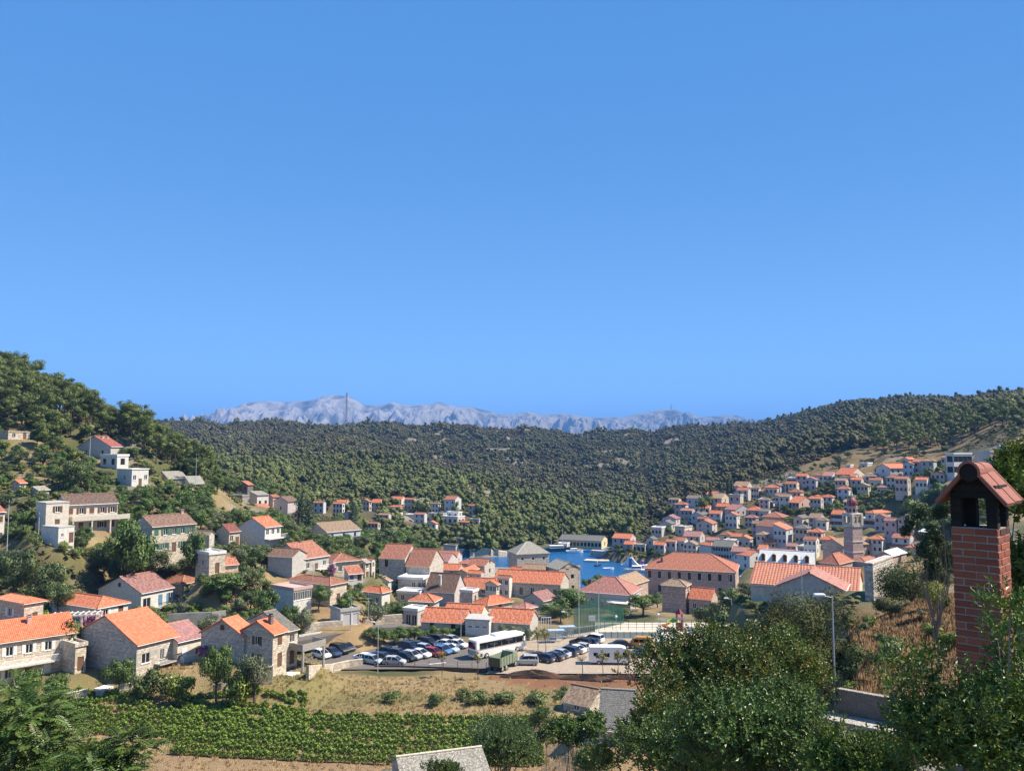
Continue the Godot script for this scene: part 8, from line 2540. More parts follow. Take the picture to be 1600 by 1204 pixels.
	# the leafy row that shades the back of the car park
	for k in 10:
		at_picture("broadleaf_tree", 584 + k * 15.5, 158 + k * 0.9, 978 - k * 0.2 + (k % 3) * 3, 34, "leafy vine covered tree shading the rear cars, %s along the row" % ["first", "second", "third", "fourth", "fifth", "sixth", "seventh", "eighth", "ninth", "tenth"][k], "row of trees shading the car park")

func scatter(kinds: Array, n: int, px0: float, px1: float, d0: float, d1: float, h0: float, h1: float, words: Dictionary, group: String, ok: Callable, gap := 3.0, allow := 0.05) -> void:
	var spots := []
	var tries := 0
	var done := 0
	while done < n and tries < n * 14:
		tries += 1
		var d := sqrt(lerpf(d0 * d0, d1 * d1, rng.randf()))
		var px := rng.randf_range(px0, px1)
		var p := stand(px, d)
		var h := rng.randf_range(h0, h1)
		if p.y < 1.2 or not ok.call(px, d, p):
			continue
		var kind: String = kinds[rng.randi() % kinds.size()]
		if kind in ["shrub", "bright_shrub"]:
			h *= 0.55
		var near := false
		for s in spots:
			if (s.x - p.x) * (s.x - p.x) + (s.z - p.z) * (s.z - p.z) < gap * gap:
				near = true
				break
		if near or hides(p, h, h * 1.1, allow):
			continue
		spots.append(p)
		plant(kind, p, h, near_words(p, words[kind] if h > (h0 + h1) * 0.5 or kind in ["shrub", "bright_shrub"] else "small " + words[kind]), group)
		done += 1

func slope_trees() -> void:
	# pines of the wood on the western height: they make the skyline there
	scatter(["pine_tree"], 190, -60, 318, 222, 318, 8.5, 13.0, {"pine_tree": "Aleppo pine"}, "pines on the western height", func(px: float, d: float, p: Vector3) -> bool:
		return p.y > lerpf(43.0, 36.0, clampf(px / 300.0, 0, 1)), 3.4, 0.03)
	# row of umbrella pines on the dry eastern ridge
	scatter(["pine_tree"], 90, 1360, 1640, 400, 520, 9.0, 13.0, {"pine_tree": "bare trunked pine"}, "pines on the eastern ridge", func(px: float, d: float, p: Vector3) -> bool:
		var y := pixel(p).y
		return y > dry_line(px) - 14.0 and y < lerpf(716.0, 694.0, clampf((px - 1380.0) / 200.0, 0, 1)), 6.0, 0.03)
	var w := {"dark_tree": "dense dark tree", "broadleaf_tree": "leafy green tree", "shrub": "rounded shrub", "bright_shrub": "bright green shrub", "olive_tree": "grey green olive tree", "pine_tree": "pine tree", "cypress_tree": "cypress"}
	var free := func(px: float, d: float, p: Vector3) -> bool: return true
	scatter(["dark_tree", "broadleaf_tree", "shrub", "bright_shrub", "broadleaf_tree"], 210, -40, 330, 172, 262, 3.2, 5.6, w, "garden trees on the western slope", func(px: float, d: float, p: Vector3) -> bool:
		return p.y > 17.0 and not (px < 110.0 and d < 178.0), 3.0, 0.05)
	scatter(["shrub", "bright_shrub", "olive_tree", "shrub"], 120, -30, 330, 140, 180, 3.0, 4.6, w, "garden shrubs below the western slope", func(px: float, d: float, p: Vector3) -> bool:
		return p.y > 13.6 and noise2.get_noise_2d(p.x * 0.4, p.z * 0.4) > -0.12, 2.2, 0.03)
	scatter(["dark_tree", "broadleaf_tree", "broadleaf_tree", "pine_tree"], 130, 290, 520, 205, 350, 5.0, 8.0, w, "trees between the western houses and the shore", free, 4.0, 0.06)
	scatter(["dark_tree", "broadleaf_tree", "broadleaf_tree"], 90, 470, 690, 225, 352, 4.5, 7.5, w, "trees behind the tall gables", func(px: float, d: float, p: Vector3) -> bool: return px < 650.0 or d > 318.0, 4.2, 0.06)
	scatter(["broadleaf_tree", "shrub", "dark_tree", "olive_tree"], 100, 325, 640, 152, 218, 3.0, 5.0, w, "garden trees among the middle houses", func(px: float, d: float, p: Vector3) -> bool: return d > 178.0 or (px < 480.0 and px < 330.0 + (d - 140.0) * 9.0), 2.6, 0.05)
	scatter(["bright_shrub", "shrub", "broadleaf_tree", "bright_shrub", "dark_tree"], 170, 1215, 1500, 335, 398, 3.6, 6.4, w, "green terraces above the bell tower", func(px: float, d: float, p: Vector3) -> bool:
		var y := pixel(p).y
		return y > 752.0 and y < 822.0, 3.2, 0.05)
	scatter(["bright_shrub", "shrub", "broadleaf_tree", "dark_tree"], 110, 1010, 1330, 330, 440, 2.6, 4.8, w, "gardens on the harbour slope", free, 3.4, 0.06)
	scatter(["dark_tree", "shrub", "broadleaf_tree"], 60, 1230, 1660, 396, 470, 3.0, 5.0, w, "scrub on the eastern slope", func(px: float, d: float, p: Vector3) -> bool: return px > 1380.0 or d < 425.0, 4.5, 0.04)
	scatter(["bright_shrub", "shrub", "dark_tree", "broadleaf_tree"], 110, 1395, 1560, 190, 385, 3.5, 6.0, w, "greenery beneath the picture window villa", func(px: float, d: float, p: Vector3) -> bool:
		var y := pixel(p).y
		return y > 738.0 and y < 880.0, 3.6, 0.05)
	scatter(["broadleaf_tree", "olive_tree", "dark_tree"], 20, 830, 1180, 180, 250, 4.0, 6.5, w, "street trees of the lower town", free, 5.0, 0.03)
	scatter(["shrub", "bright_shrub", "dark_tree"], 26, 955, 1075, 339, 350, 2.4, 3.6, w, "bushes along the eastern waterfront", func(px: float, d: float, p: Vector3) -> bool: return true, 2.0, 0.12)
	scatter(["pine_tree", "dark_tree"], 40, 1470, 1680, 300, 420, 5.0, 8.0, w, "trees round the picture window villa", func(px: float, d: float, p: Vector3) -> bool: return pixel(p).y > 735.0 or px > 1580.0, 4.0, 0.03)

# ---------------------------------------------------------------- vineyard and grasses
func build_fields() -> void:
	var r := RandomNumberGenerator.new()
	r.seed = 21
	var vine := []
	for i in 3:
		var lumps := [[Vector3(0, 0.55, 0), Vector3(0.55, 0.45, 0.45)], [Vector3(0.3, 0.85, 0.1), Vector3(0.35, 0.3, 0.3)], [Vector3(-0.3, 0.8, -0.1), Vector3(0.35, 0.35, 0.3)], [Vector3(0.0, 1.1, 0.0), Vector3(0.25, 0.3, 0.25)]]
		var m := leaves(r, lumps, 260, 0.105, Color(0.074, 0.122, 0.012), Color(0.132, 0.185, 0.024), 0.75, 0.2, 0.4, 0.6)
		m.surface_set_material(0, leaf_mat("leaf"))
		vine.append(m)
	var places := [[], [], []]
	# rows run across the valley; [left px, right px, near py, far py] of each plot on level ground
	for plot in [[262, 850, 1180, 1110], [92, 480, 1150, 1080], [330, 480, 1096, 1078]]:
		var a := level_at(plot[0], plot[2], 10.4)
		var b := level_at(plot[1], plot[2], 10.4)
		var far := level_at((plot[0] + plot[1]) * 0.5, plot[3], 10.4)
		var z := a.z
		while z > far.z:
			var wide := 14.0
			var x: float = a.x - wide + r.randf_range(0, 0.4)
			while x < b.x + wide:
				var qz := z + (x - a.x) * 0.05 + r.randf_range(-0.08, 0.08)
				var gap := noise2.get_noise_2d(x * 0.3, z * 0.3) > 0.5
				var q := pixel(Vector3(x, ground(x, -qz), qz))
				if not gap and r.randf() > 0.03 and q.x > plot[0] and q.x < plot[1] and q.y > 1081.0:
					var s := r.randf_range(0.85, 1.2)
					places[r.randi() % 3].append(Transform3D(Basis(Vector3.UP, r.randf_range(-0.3, 0.3) + (PI if r.randf() < 0.5 else 0.0)).scaled(Vector3(s, s * r.randf_range(0.62, 0.9), s * 0.75)), Vector3(x, ground(x, -qz) - 0.05, qz)))
				x += r.randf_range(0.6, 0.8)
			z -= 2.0
	for i in 3:
		mass("vineyard", ["bushy green vines set in rows across the valley floor", "fuller green vines mixed through the vineyard rows", "younger green vines mixed through the vineyard rows"][i], vine[i], places[i], [])
	# dry grass
	var blades := MB.new()
	blades.use_col = true
	for k in 16:
		var o := Vector3(r.randf_range(-0.35, 0.35), 0, r.randf_range(-0.35, 0.35))
		var tip := o + Vector3(r.randf_range(-0.2, 0.2), r.randf_range(0.3, 0.75), r.randf_range(-0.2, 0.2))
		var s := Vector3(r.randf_range(-0.05, 0.05), 0, r.randf_range(-0.05, 0.05)).normalized() * 0.035
		var t := r.randf_range(0.8, 1.2)
		blades.tint = Color(t, t, t)
		blades.tri(o - s, tip, o + s)
		for j in 3:
			blades.nor.append(Vector3(s.z * 4.0, 1.0, s.x * 4.0).normalized())
	var gm := blades.mesh()
	var lm := leaf_mat("straw_blade", 0.9, 0.3)
	gm.surface_set_material(0, lm)
	var tf := []
	var tc := []
	for i in 12000:
		var d := r.randf_range(96, 138.5)
		var px := r.randf_range(150, 1090)
		if d > 131.0 and px > 750.0 and r.randf() < 0.9:
			continue
		if d < 116.0 and r.randf() < 0.55:
			continue
		var p := stand(px, d)
		var b := noise.get_noise_2d(p.x * 0.9 + 90.0, d * 2.2)
		var c := Color(0.50, 0.37, 0.18).lerp(Color(0.22, 0.22, 0.07), clampf(0.22 + b * 1.5 + (0.3 if d > 119.0 and d < 128.0 else -0.2), 0, 1))
		tf.append(Transform3D(Basis(Vector3.UP, r.randf() * TAU).scaled(Vector3.ONE * r.randf_range(0.32, 0.8)), p))
		tc.append(c)
	mass("dry_grass", "straw coloured grass with green weeds on the open field", gm, tf, tc)
	tf = []
	tc = []
	for i in 6500:
		var d := r.randf_range(38, 74)
		var px := r.randf_range(1318, 1520)
		var p := stand(px, d)
		tf.append(Transform3D(Basis(Vector3.UP, r.randf() * TAU).scaled(Vector3.ONE * r.randf_range(0.25, 0.62)), p))
		tc.append(Color(0.22, 0.125, 0.065).lerp(Color(0.33, 0.225, 0.12), r.randf()))
	mass("dry_grass", "reddish dry grass on the bank behind the block wall", gm, tf, tc)
	var bank := ["by the lamp post", "under the path", "beside the thorny shrub", "near the block wall's west end", "above the block wall", "below the grey green shrub", "at the bank's foot", "behind the capping", "near the ruined gable", "half way up the bank", "at the turn of the path", "close to the chimney"]
	for k in 12:
		var p := stand(1322 + (k * 67) % 175, 41 + (k * 5) % 19)
		plant(["shrub", "olive_tree", "bright_shrub"][k % 3], p, r.randf_range(0.6, 1.3), "small low bush on the dry bank " + bank[k], "low bushes on the dry bank")
	# green weeds in the field
	for q in [[612, 125, 1077, 34], [680, 123, 1079, 30], [722, 126, 1073, 30], [748, 124, 1075, 40], [790, 125, 1078, 50], [838, 124, 1078, 40], [880, 127, 1073, 36]]:
		at_picture("shrub", q[0], q[1], q[2], q[3], "low weedy bush on the dry field %s" % {612: "below the lane kerb", 680: "below the lane posts", 722: "below the coach", 748: "between the coach and truck", 790: "below the green truck", 838: "below the silver estate", 880: "below the red earth mound"}[q[0]], "weedy bushes on the dry field")
	# red earth mounds by the lot
	for q in [[835, 1053, 5.0, 0.9, "long red earth mound beside the green truck"], [922, 1057, 4.5, 0.6, "low red earth mound under the bare young tree"], [985, 1056, 4.0, 0.5, "flat red earth mound near the chevron sign"]]:
		var p := level_at(q[0], q[1], 10.0)
		var b := MB.new()
		var n := 18
		for i in 5:
			for k in n:
				var f0 := i / 5.0
				var f1 := (i + 1) / 5.0
				var pt := func(f: float, kk: int) -> Vector3:
					var a := TAU * (kk % n) / n
					var rr: float = q[2] * f * (1.0 + 0.25 * sin(a * 3.0 + q[0]))
					return Vector3(cos(a) * rr, q[3] * (1.0 - f * f) * (1.0 + 0.2 * sin(a * 5.0 + f * 9.0)) - 0.15, sin(a) * rr * 0.35)
				b.quad(pt.call(f0, k), pt.call(f1, k), pt.call(f1, k + 1), pt.call(f0, k + 1))
		var o := put("earth_mound", b.mesh(), mat("red_earth", lin(0.33, 0.16, 0.085), 1.0, tex.ground, tex.ground_n, 1.0), null, Vector3(p.x, 9.9, p.z))
		tag(o, q[4], "mound", "red earth mounds by the gravel lot")

# weeds and low scrub that cover the open ground of both slopes
func undergrowth() -> void:
	var r := RandomNumberGenerator.new()
	r.seed = 31
	var m := far_crown(71, 3.6, 300)
	m.surface_set_material(0, leaf_mat("far_leaf", 0.8, 0.2))
	var tf := []
	var tc := []
	for zone in [[-120, 330, 145, 330, 5200], [330, 660, 178, 372, 2600], [1010, 1660, 326, 480, 3000], [1600, 2150, 12, 330, 3600], [880, 1010, 350, 398, 260], [1130, 1330, 72, 128, 420]]:
		for i in zone[4]:
			var d := sqrt(lerpf(zone[2] * zone[2], zone[3] * zone[3], r.randf()))
			var px := r.randf_range(zone[0], zone[1])
			var x := (px - 800.0) / FOCAL * d
			var e := ground(x, d)
			if e < 1.4 or (px < 110.0 and px > 0.0 and d > 168.0 and d < 178.0 and r.randf() < 0.8):
				continue
			if noise2.get_noise_2d(x * 0.25, d * 0.25) > 0.2 or (px > 1225.0 and px < 1600.0 and d > 405.0 and r.randf() < 0.85):
				continue
			var free := true
			for p in plots:
				if absf(p[0] - x) < p[2] + 0.8 and absf(p[1] + d) < p[2] + 0.8:
					free = false
					break
			if not free:
				continue
			var s := r.randf_range(0.10, 0.34)
			var g := r.randf_range(0.8, 1.3)
			var c := Color(0.080, 0.105, 0.028).lerp(Color(0.150, 0.145, 0.050), r.randf())
			tf.append(Transform3D(Basis(Vector3.UP, r.randf() * TAU).scaled(Vector3(s * 1.3, s, s * 1.3)), Vector3(x, e + 0.02, -d)))
			tc.append(Color(c.r * g, c.g * g, c.b * g))
	mass("undergrowth", "low green scrub and weeds covering the open ground of the slopes", m, tf, tc)

# ---------------------------------------------------------------- the near ground: chimney, wall, huts and leaves
func brick_chimney() -> void:
	var zd := 8.94
	var m := spot(1563, 900, zd)
	var lv := func(py: float) -> float: return spot(1563, py, zd).y - m.y
	var t := thing("brick_chimney", "red brick chimney with soot blackened top and gabled tile cap", "chimney", m, PI / 2 - deg_to_rad(44.8))
	t.scale = Vector3(0.9, 1, 0.885)
	var w := 0.535
	var bh := 0.066
	var step := 0.081
	var y1: float = lv.call(826)
	var bricks := []
	var cols := [lin(0.34, 0.088, 0.044), lin(0.28, 0.070, 0.038), lin(0.38, 0.108, 0.056), lin(0.31, 0.088, 0.050)]
	var bm := []
	for k in 4:
		bm.append(mat("brick_%d" % k, cols[k], 0.9, tex.plaster, tex.slab_n, 3.0, 0.0, 0.35))
	var soot := [mat("soot_0", lin(0.008, 0.007, 0.006), 0.95), mat("soot_1", lin(0.016, 0.010, 0.008), 0.95), mat("soot_2", lin(0.07, 0.026, 0.018), 0.95)]
	var r := RandomNumberGenerator.new()
	r.seed = 4
	var full := soft_box(Vector3(-0.1285, 0, -0.06), Vector3(0.1285, bh, 0.06), 0.006)
	var mid := soft_box(Vector3(-0.134, 0, -0.06), Vector3(0.134, bh, 0.06), 0.006)
	var put_brick := func(mesh: Mesh, c: Vector3, turn: float, y: float, mm: Material) -> void:
		put("brick", mesh, mm, t, c + Vector3(r.randf_range(-0.0015, 0.0015), y, r.randf_range(-0.0015, 0.0015)), turn + r.randf_range(-0.004, 0.004))
	# local x runs along the sunlit side, -z along the front; centre of the shaft
	var cx := w * 0.5
	var cz := -w * 0.5
	var n := 0
	var y := y1 - step
	while y > y1 - 3.3:
		var fade := y1 - y
		for s in [-1.0, 1.0]:
			var pick := func() -> Material:
				if fade < 0.1 and r.randf() < 0.5: return soot[2]
				return bm[r.randi() % 4]
			if n % 2 == 0:
				# front and back rows: two stretchers each; one stretcher between them on the sides
				for h in [-1.0, 1.0]:
					put_brick.call(full, Vector3(cx + s * (w * 0.5 - 0.06), 0, cz + h * 0.134), PI / 2, y, pick.call())
				put_brick.call(mid, Vector3(cx, 0, cz + s * (w * 0.5 - 0.06)), 0.0, y, pick.call())
			else:
				for h in [-1.0, 1.0]:
					put_brick.call(full, Vector3(cx + h * 0.134, 0, cz + s * (w * 0.5 - 0.06)), 0.0, y, pick.call())
				put_brick.call(mid, Vector3(cx + s * (w * 0.5 - 0.06), 0, cz), PI / 2, y, pick.call())
		y -= step
		n += 1
	var core := MB.new()
	var bottom := y
	for q in [[0.010, 0.11, -w + 0.010, -0.010], [w - 0.11, w - 0.010, -w + 0.010, -0.010], [0.11, w - 0.11, -0.11, -0.010], [0.11, w - 0.11, -w + 0.010, -w + 0.11]]:
		core.box(Vector3(q[0], bottom - 0.5, q[2]), Vector3(q[1], y1 - 0.004, q[3]))
	put("mortar", core.mesh(), mat("mortar", lin(0.42, 0.37, 0.32), 0.97, tex.plaster, tex.ground_n, 4.0, 0.0, 0.3), t)
	# four corner piers of single bricks round the smoke openings
	var pier := soft_box(Vector3(-0.062, 0, -0.062), Vector3(0.062, bh, 0.062), 0.006)
	for k in 4:
		for sx in [-1.0, 1.0]:
			for sz in [-1.0, 1.0]:
				put_brick.call(pier, Vector3(cx + sx * (w * 0.5 - 0.062), 0, cz + sz * (w * 0.5 - 0.062)), 0.0, y1 + k * step, soot[r.randi() % 3] if k < 2 else soot[r.randi() % 2])
	var inner := MB.new()
	for sx in [-1.0, 1.0]:
		for sz in [-1.0, 1.0]:
			var c := Vector3(cx + sx * (w * 0.5 - 0.064), 0, cz + sz * (w * 0.5 - 0.064))
			inner.box(c + Vector3(-0.054, y1, -0.054), c + Vector3(0.054, y1 + 4 * step, 0.054))
	put("pier_mortar", inner.mesh(), soot[1], t)
	# a brick partition behind the west half of the opening
	put("flue_wall", box_mesh(Vector3(0.2, y1 - 0.3, -w + 0.12), Vector3(0.32, y1 + 4 * step, -w * 0.5 - 0.02)), soot[0], t)
	# lintel courses and stepped gables, all black with soot
	var yl := y1 + 4 * step
	for k in 2:
		for s in [-1.0, 1.0]:
			for h in [-1.0, 1.0]:
				put_brick.call(full, Vector3(cx + s * (w * 0.5 - 0.06), 0, cz + h * 0.134), PI / 2, yl + k * step, soot[r.randi() % 2])
			put_brick.call(mid, Vector3(cx, 0, cz + s * (w * 0.5 - 0.06)), 0.0, yl + k * step, soot[r.randi() % 2])
	var yg := yl
	var apex: float = lv.call(742)
	var g := MB.new()
	for x in [[0.004, 0.116], [w - 0.116, w - 0.004]]:
		var a := Vector3(x[0], yg, 0.0)
		g.hexa([Vector3(x[0], yg + 0.02, -0.004), Vector3(x[1], yg + 0.02, -0.004), Vector3(x[1], apex, cz + 0.03), Vector3(x[0], apex, cz + 0.03), Vector3(x[0], yg + 0.02, -w + 0.004), Vector3(x[1], yg + 0.02, -w + 0.004), Vector3(x[1], apex, cz - 0.03), Vector3(x[0], apex, cz - 0.03)])
	put("gable", g.mesh(), soot[0], t)
	# tile slabs that lean together, thicker towards the ridge, with an overhang all round
	var tilem := mat("chimney_tile", lin(0.33, 0.12, 0.09), 0.85, tex.plaster, tex.slab_n, 2.0, 0.0, 0.4)
	for s in [-1.0, 1.0]:
		var ex: float = cz + s * (w * 0.5 + 0.125)
		var ey: float = lv.call(790) + (0.0 if s < 0 else 0.0)
		for k in 2:
			var x0 := -0.09 + k * 0.365
			var x1 := x0 + 0.375
			var q := MB.new()
			var up := 0.012 * k
			var a0 := Vector3(x0, ey + up, ex)
			var a1 := Vector3(x1, ey + up, ex)
			var c0 := Vector3(x0, apex + 0.05 + up, cz + s * 0.03)
			var c1 := Vector3(x1, apex + 0.05 + up, cz + s * 0.03)
			var th := Vector3(0, 0.032, s * 0.012)
			q.hexa([a0, a1, a1 + th, a0 + th, c0, c1, c1 + th, c0 + th])
			# rolled rim along the outer edge
			q.tube((a1 if k == 1 else a0) + th * 0.6, (c1 if k == 1 else c0) + th * 0.6, 0.026, 0.026, 8)
			put("cap_tile", q.mesh(), tilem, t)
	# two half-round ridge tiles, the front one lapping the back one, its end choked with soot
	for k in 2:
		var q := MB.new()
		var x0 := -0.14 + k * 0.36
		var x1 := x0 + 0.40
		var r0 := 0.125 - 0.012 * k
		var r1 := 0.112 - 0.012 * k
		var yy := apex + 0.02 + 0.01 * k
		for i in 10:
			var a0 := PI * (i / 10.0 * 1.24 - 0.12)
			var a1 := PI * ((i + 1) / 10.0 * 1.24 - 0.12)
			var o0 := Vector3(0, sin(a0), cos(a0))
			var o1 := Vector3(0, sin(a1), cos(a1))
			var p0 := Vector3(x0, yy, cz)
			var p1 := Vector3(x1, yy, cz)
			q.quad(p0 + o0 * r0, p0 + o1 * r0, p1 + o1 * r1, p1 + o0 * r1)
			q.quad(p0 + o0 * (r0 - 0.018), p0 + o1 * (r0 - 0.018), p1 + o1 * (r1 - 0.018), p1 + o0 * (r1 - 0.018))
			q.quad(p0 + o0 * r0, p0 + o1 * r0, p0 + o1 * (r0 - 0.018), p0 + o0 * (r0 - 0.018))
			q.quad(p1 + o0 * r1, p1 + o1 * r1, p1 + o1 * (r1 - 0.018), p1 + o0 * (r1 - 0.018))
			if i < 8 and k == 0:
				q.tube(p0 + o0 * r0 + Vector3(0.02, 0, 0), p0 + o1 * r0 + Vector3(0.02, 0, 0), 0.014, 0.014, 5, false)
		put("ridge_tile", q.mesh(), tilem, t)
	var plug := MB.new()
	plug.tube(Vector3(-0.12, apex + 0.03, cz), Vector3(0.0, apex + 0.03, cz), 0.106, 0.106, 16)
	put("ridge_mortar", plug.mesh(), soot[1], t)

func block_wall() -> void:
	var a := level_at(1312, 1113, 36.5)
	var c := level_at(1500, 1150, 36.5)
	var t := thing("block_wall", "grey concrete block wall with pale capping below the dry bank", "wall", a)
	var v := c - a
	var l := v.length()
	var dx := v / l
	var nn := dx.cross(Vector3.UP)
	var turn := atan2(-dx.z, dx.x)
	var bl := soft_box(Vector3(0.005, 0, -0.1), Vector3(0.395, 0.192, 0.1), 0.008)
	var half := soft_box(Vector3(0.005, 0, -0.1), Vector3(0.195, 0.192, 0.1), 0.008)
	var ms := []
	for k in 3:
		ms.append(mat("block_%d" % k, lin(0.40 + 0.03 * k, 0.38 + 0.03 * k, 0.36 + 0.03 * k), 0.97, tex.slab, tex.ground_n, 2.0, 0.0, 0.4))
	var r := RandomNumberGenerator.new()
	r.seed = 9
	for j in 5:
		var x := 0.0
		if j % 2 == 1:
			put("concrete_block", half, ms[r.randi() % 3], t, Vector3(0, j * 0.2, 0), turn)
			x = 0.2
		while x < l:
			put("concrete_block", bl, ms[r.randi() % 3], t, dx * x + Vector3(0, j * 0.2, 0), turn)
			x += 0.4
	put("mortar", box_mesh(Vector3(0, -0.5, -0.09), Vector3(l, 0.998, 0.09)), mat("mortar_grey", lin(0.33, 0.31, 0.29), 0.97), t, Vector3.ZERO, turn)
	put("capping", box_mesh(Vector3(-0.03, 1.0, -0.13), Vector3(l, 1.05, 0.13)), mat("capping", lin(0.62, 0.58, 0.53), 0.9, tex.slab, null, 1.0), t, Vector3.ZERO, turn)
	var k := thing("white_kerb", "broad white concrete kerb at the foot of the block wall", "kerb", a - nn * -0.7)
	put("slab", box_mesh(Vector3(-0.6, -0.4, -0.5), Vector3(l, 0.02, 0.55)), mat("kerb_white", lin(0.72, 0.70, 0.67), 0.9, tex.slab, null, 0.7), k, Vector3.ZERO, turn)
	var road := MB.new()
	var g := a + nn * 1.25 + Vector3(0, -0.25, 0)
	road.sheet(g - dx * 4.0, g + dx * (l + 3.0), g + dx * (l + 3.0) + nn * 4.2 + Vector3(0, 0.1, 0), g - dx * 4.0 + nn * 4.2 + Vector3(0, 0.1, 0))
	struct(put("lane", road.mesh(), mat("lane_concrete", lin(0.34, 0.32, 0.30), 0.95, tex.slab, tex.ground_n, 0.6, 0.0, 0.3)), "pale concrete lane in front of the block wall")

func near_huts() -> void:
	house(["stone_hut", "small stone shed with pale ribbed gable roof behind the fig tree", "pale roofed shed by the fig", 107, 880, 922, 940, 1117, 1101, 34, "G", "stonegrey", "tan", {"nL": 1, "nR": 0, "fl": 1, "wR": 5.0, "slope": 0.55, "cat": "shed", "tiles": false, "wh": 0.8, "ww": 0.8}])
	house(["stone_hut", "old stone hut under a steep roof of grey stone slabs", "steep stone slab hut", 97, 930, 936, 990, 1162, 1138, 101, "g", "stonegrey", "grey", {"wL": 10.0, "nL": 0, "nR": 0, "fl": 1, "slope": 0.62, "cat": "hut", "over": 0.2}])
	house(["stone_hut", "low stone hut with weathered slab roof at the vineyard's lower edge", "low slab hut below the vines", 58, 620, 632, 764, 1262, 1226, 78, "g", "stonegrey", "slab", {"wL": 5.0, "nL": 0, "nR": 0, "fl": 1, "slope": 0.40, "cat": "hut", "over": 0.2}])
	house(["ruin", "weathered stone gable end of a ruin behind the checkered barn", "ruined gable by the barn", 78, 1358, 1366, 1374, 940, 882, 40, "f", "stonegrey", "stonegrey", {"wL": 0.8, "nL": 0, "nR": 0, "fl": 1, "wR": 7.0, "parapet": false, "eave": 0.0, "cat": "ruin"}])
	wall_run("yard_wall", "white yard wall with brown pier beside the checkered barn", [[1318, 962, 28.3], [1345, 953, 29.0], [1358, 947, 29.5]], 28.5, 1.4, 0.25, wall_mat("white"))

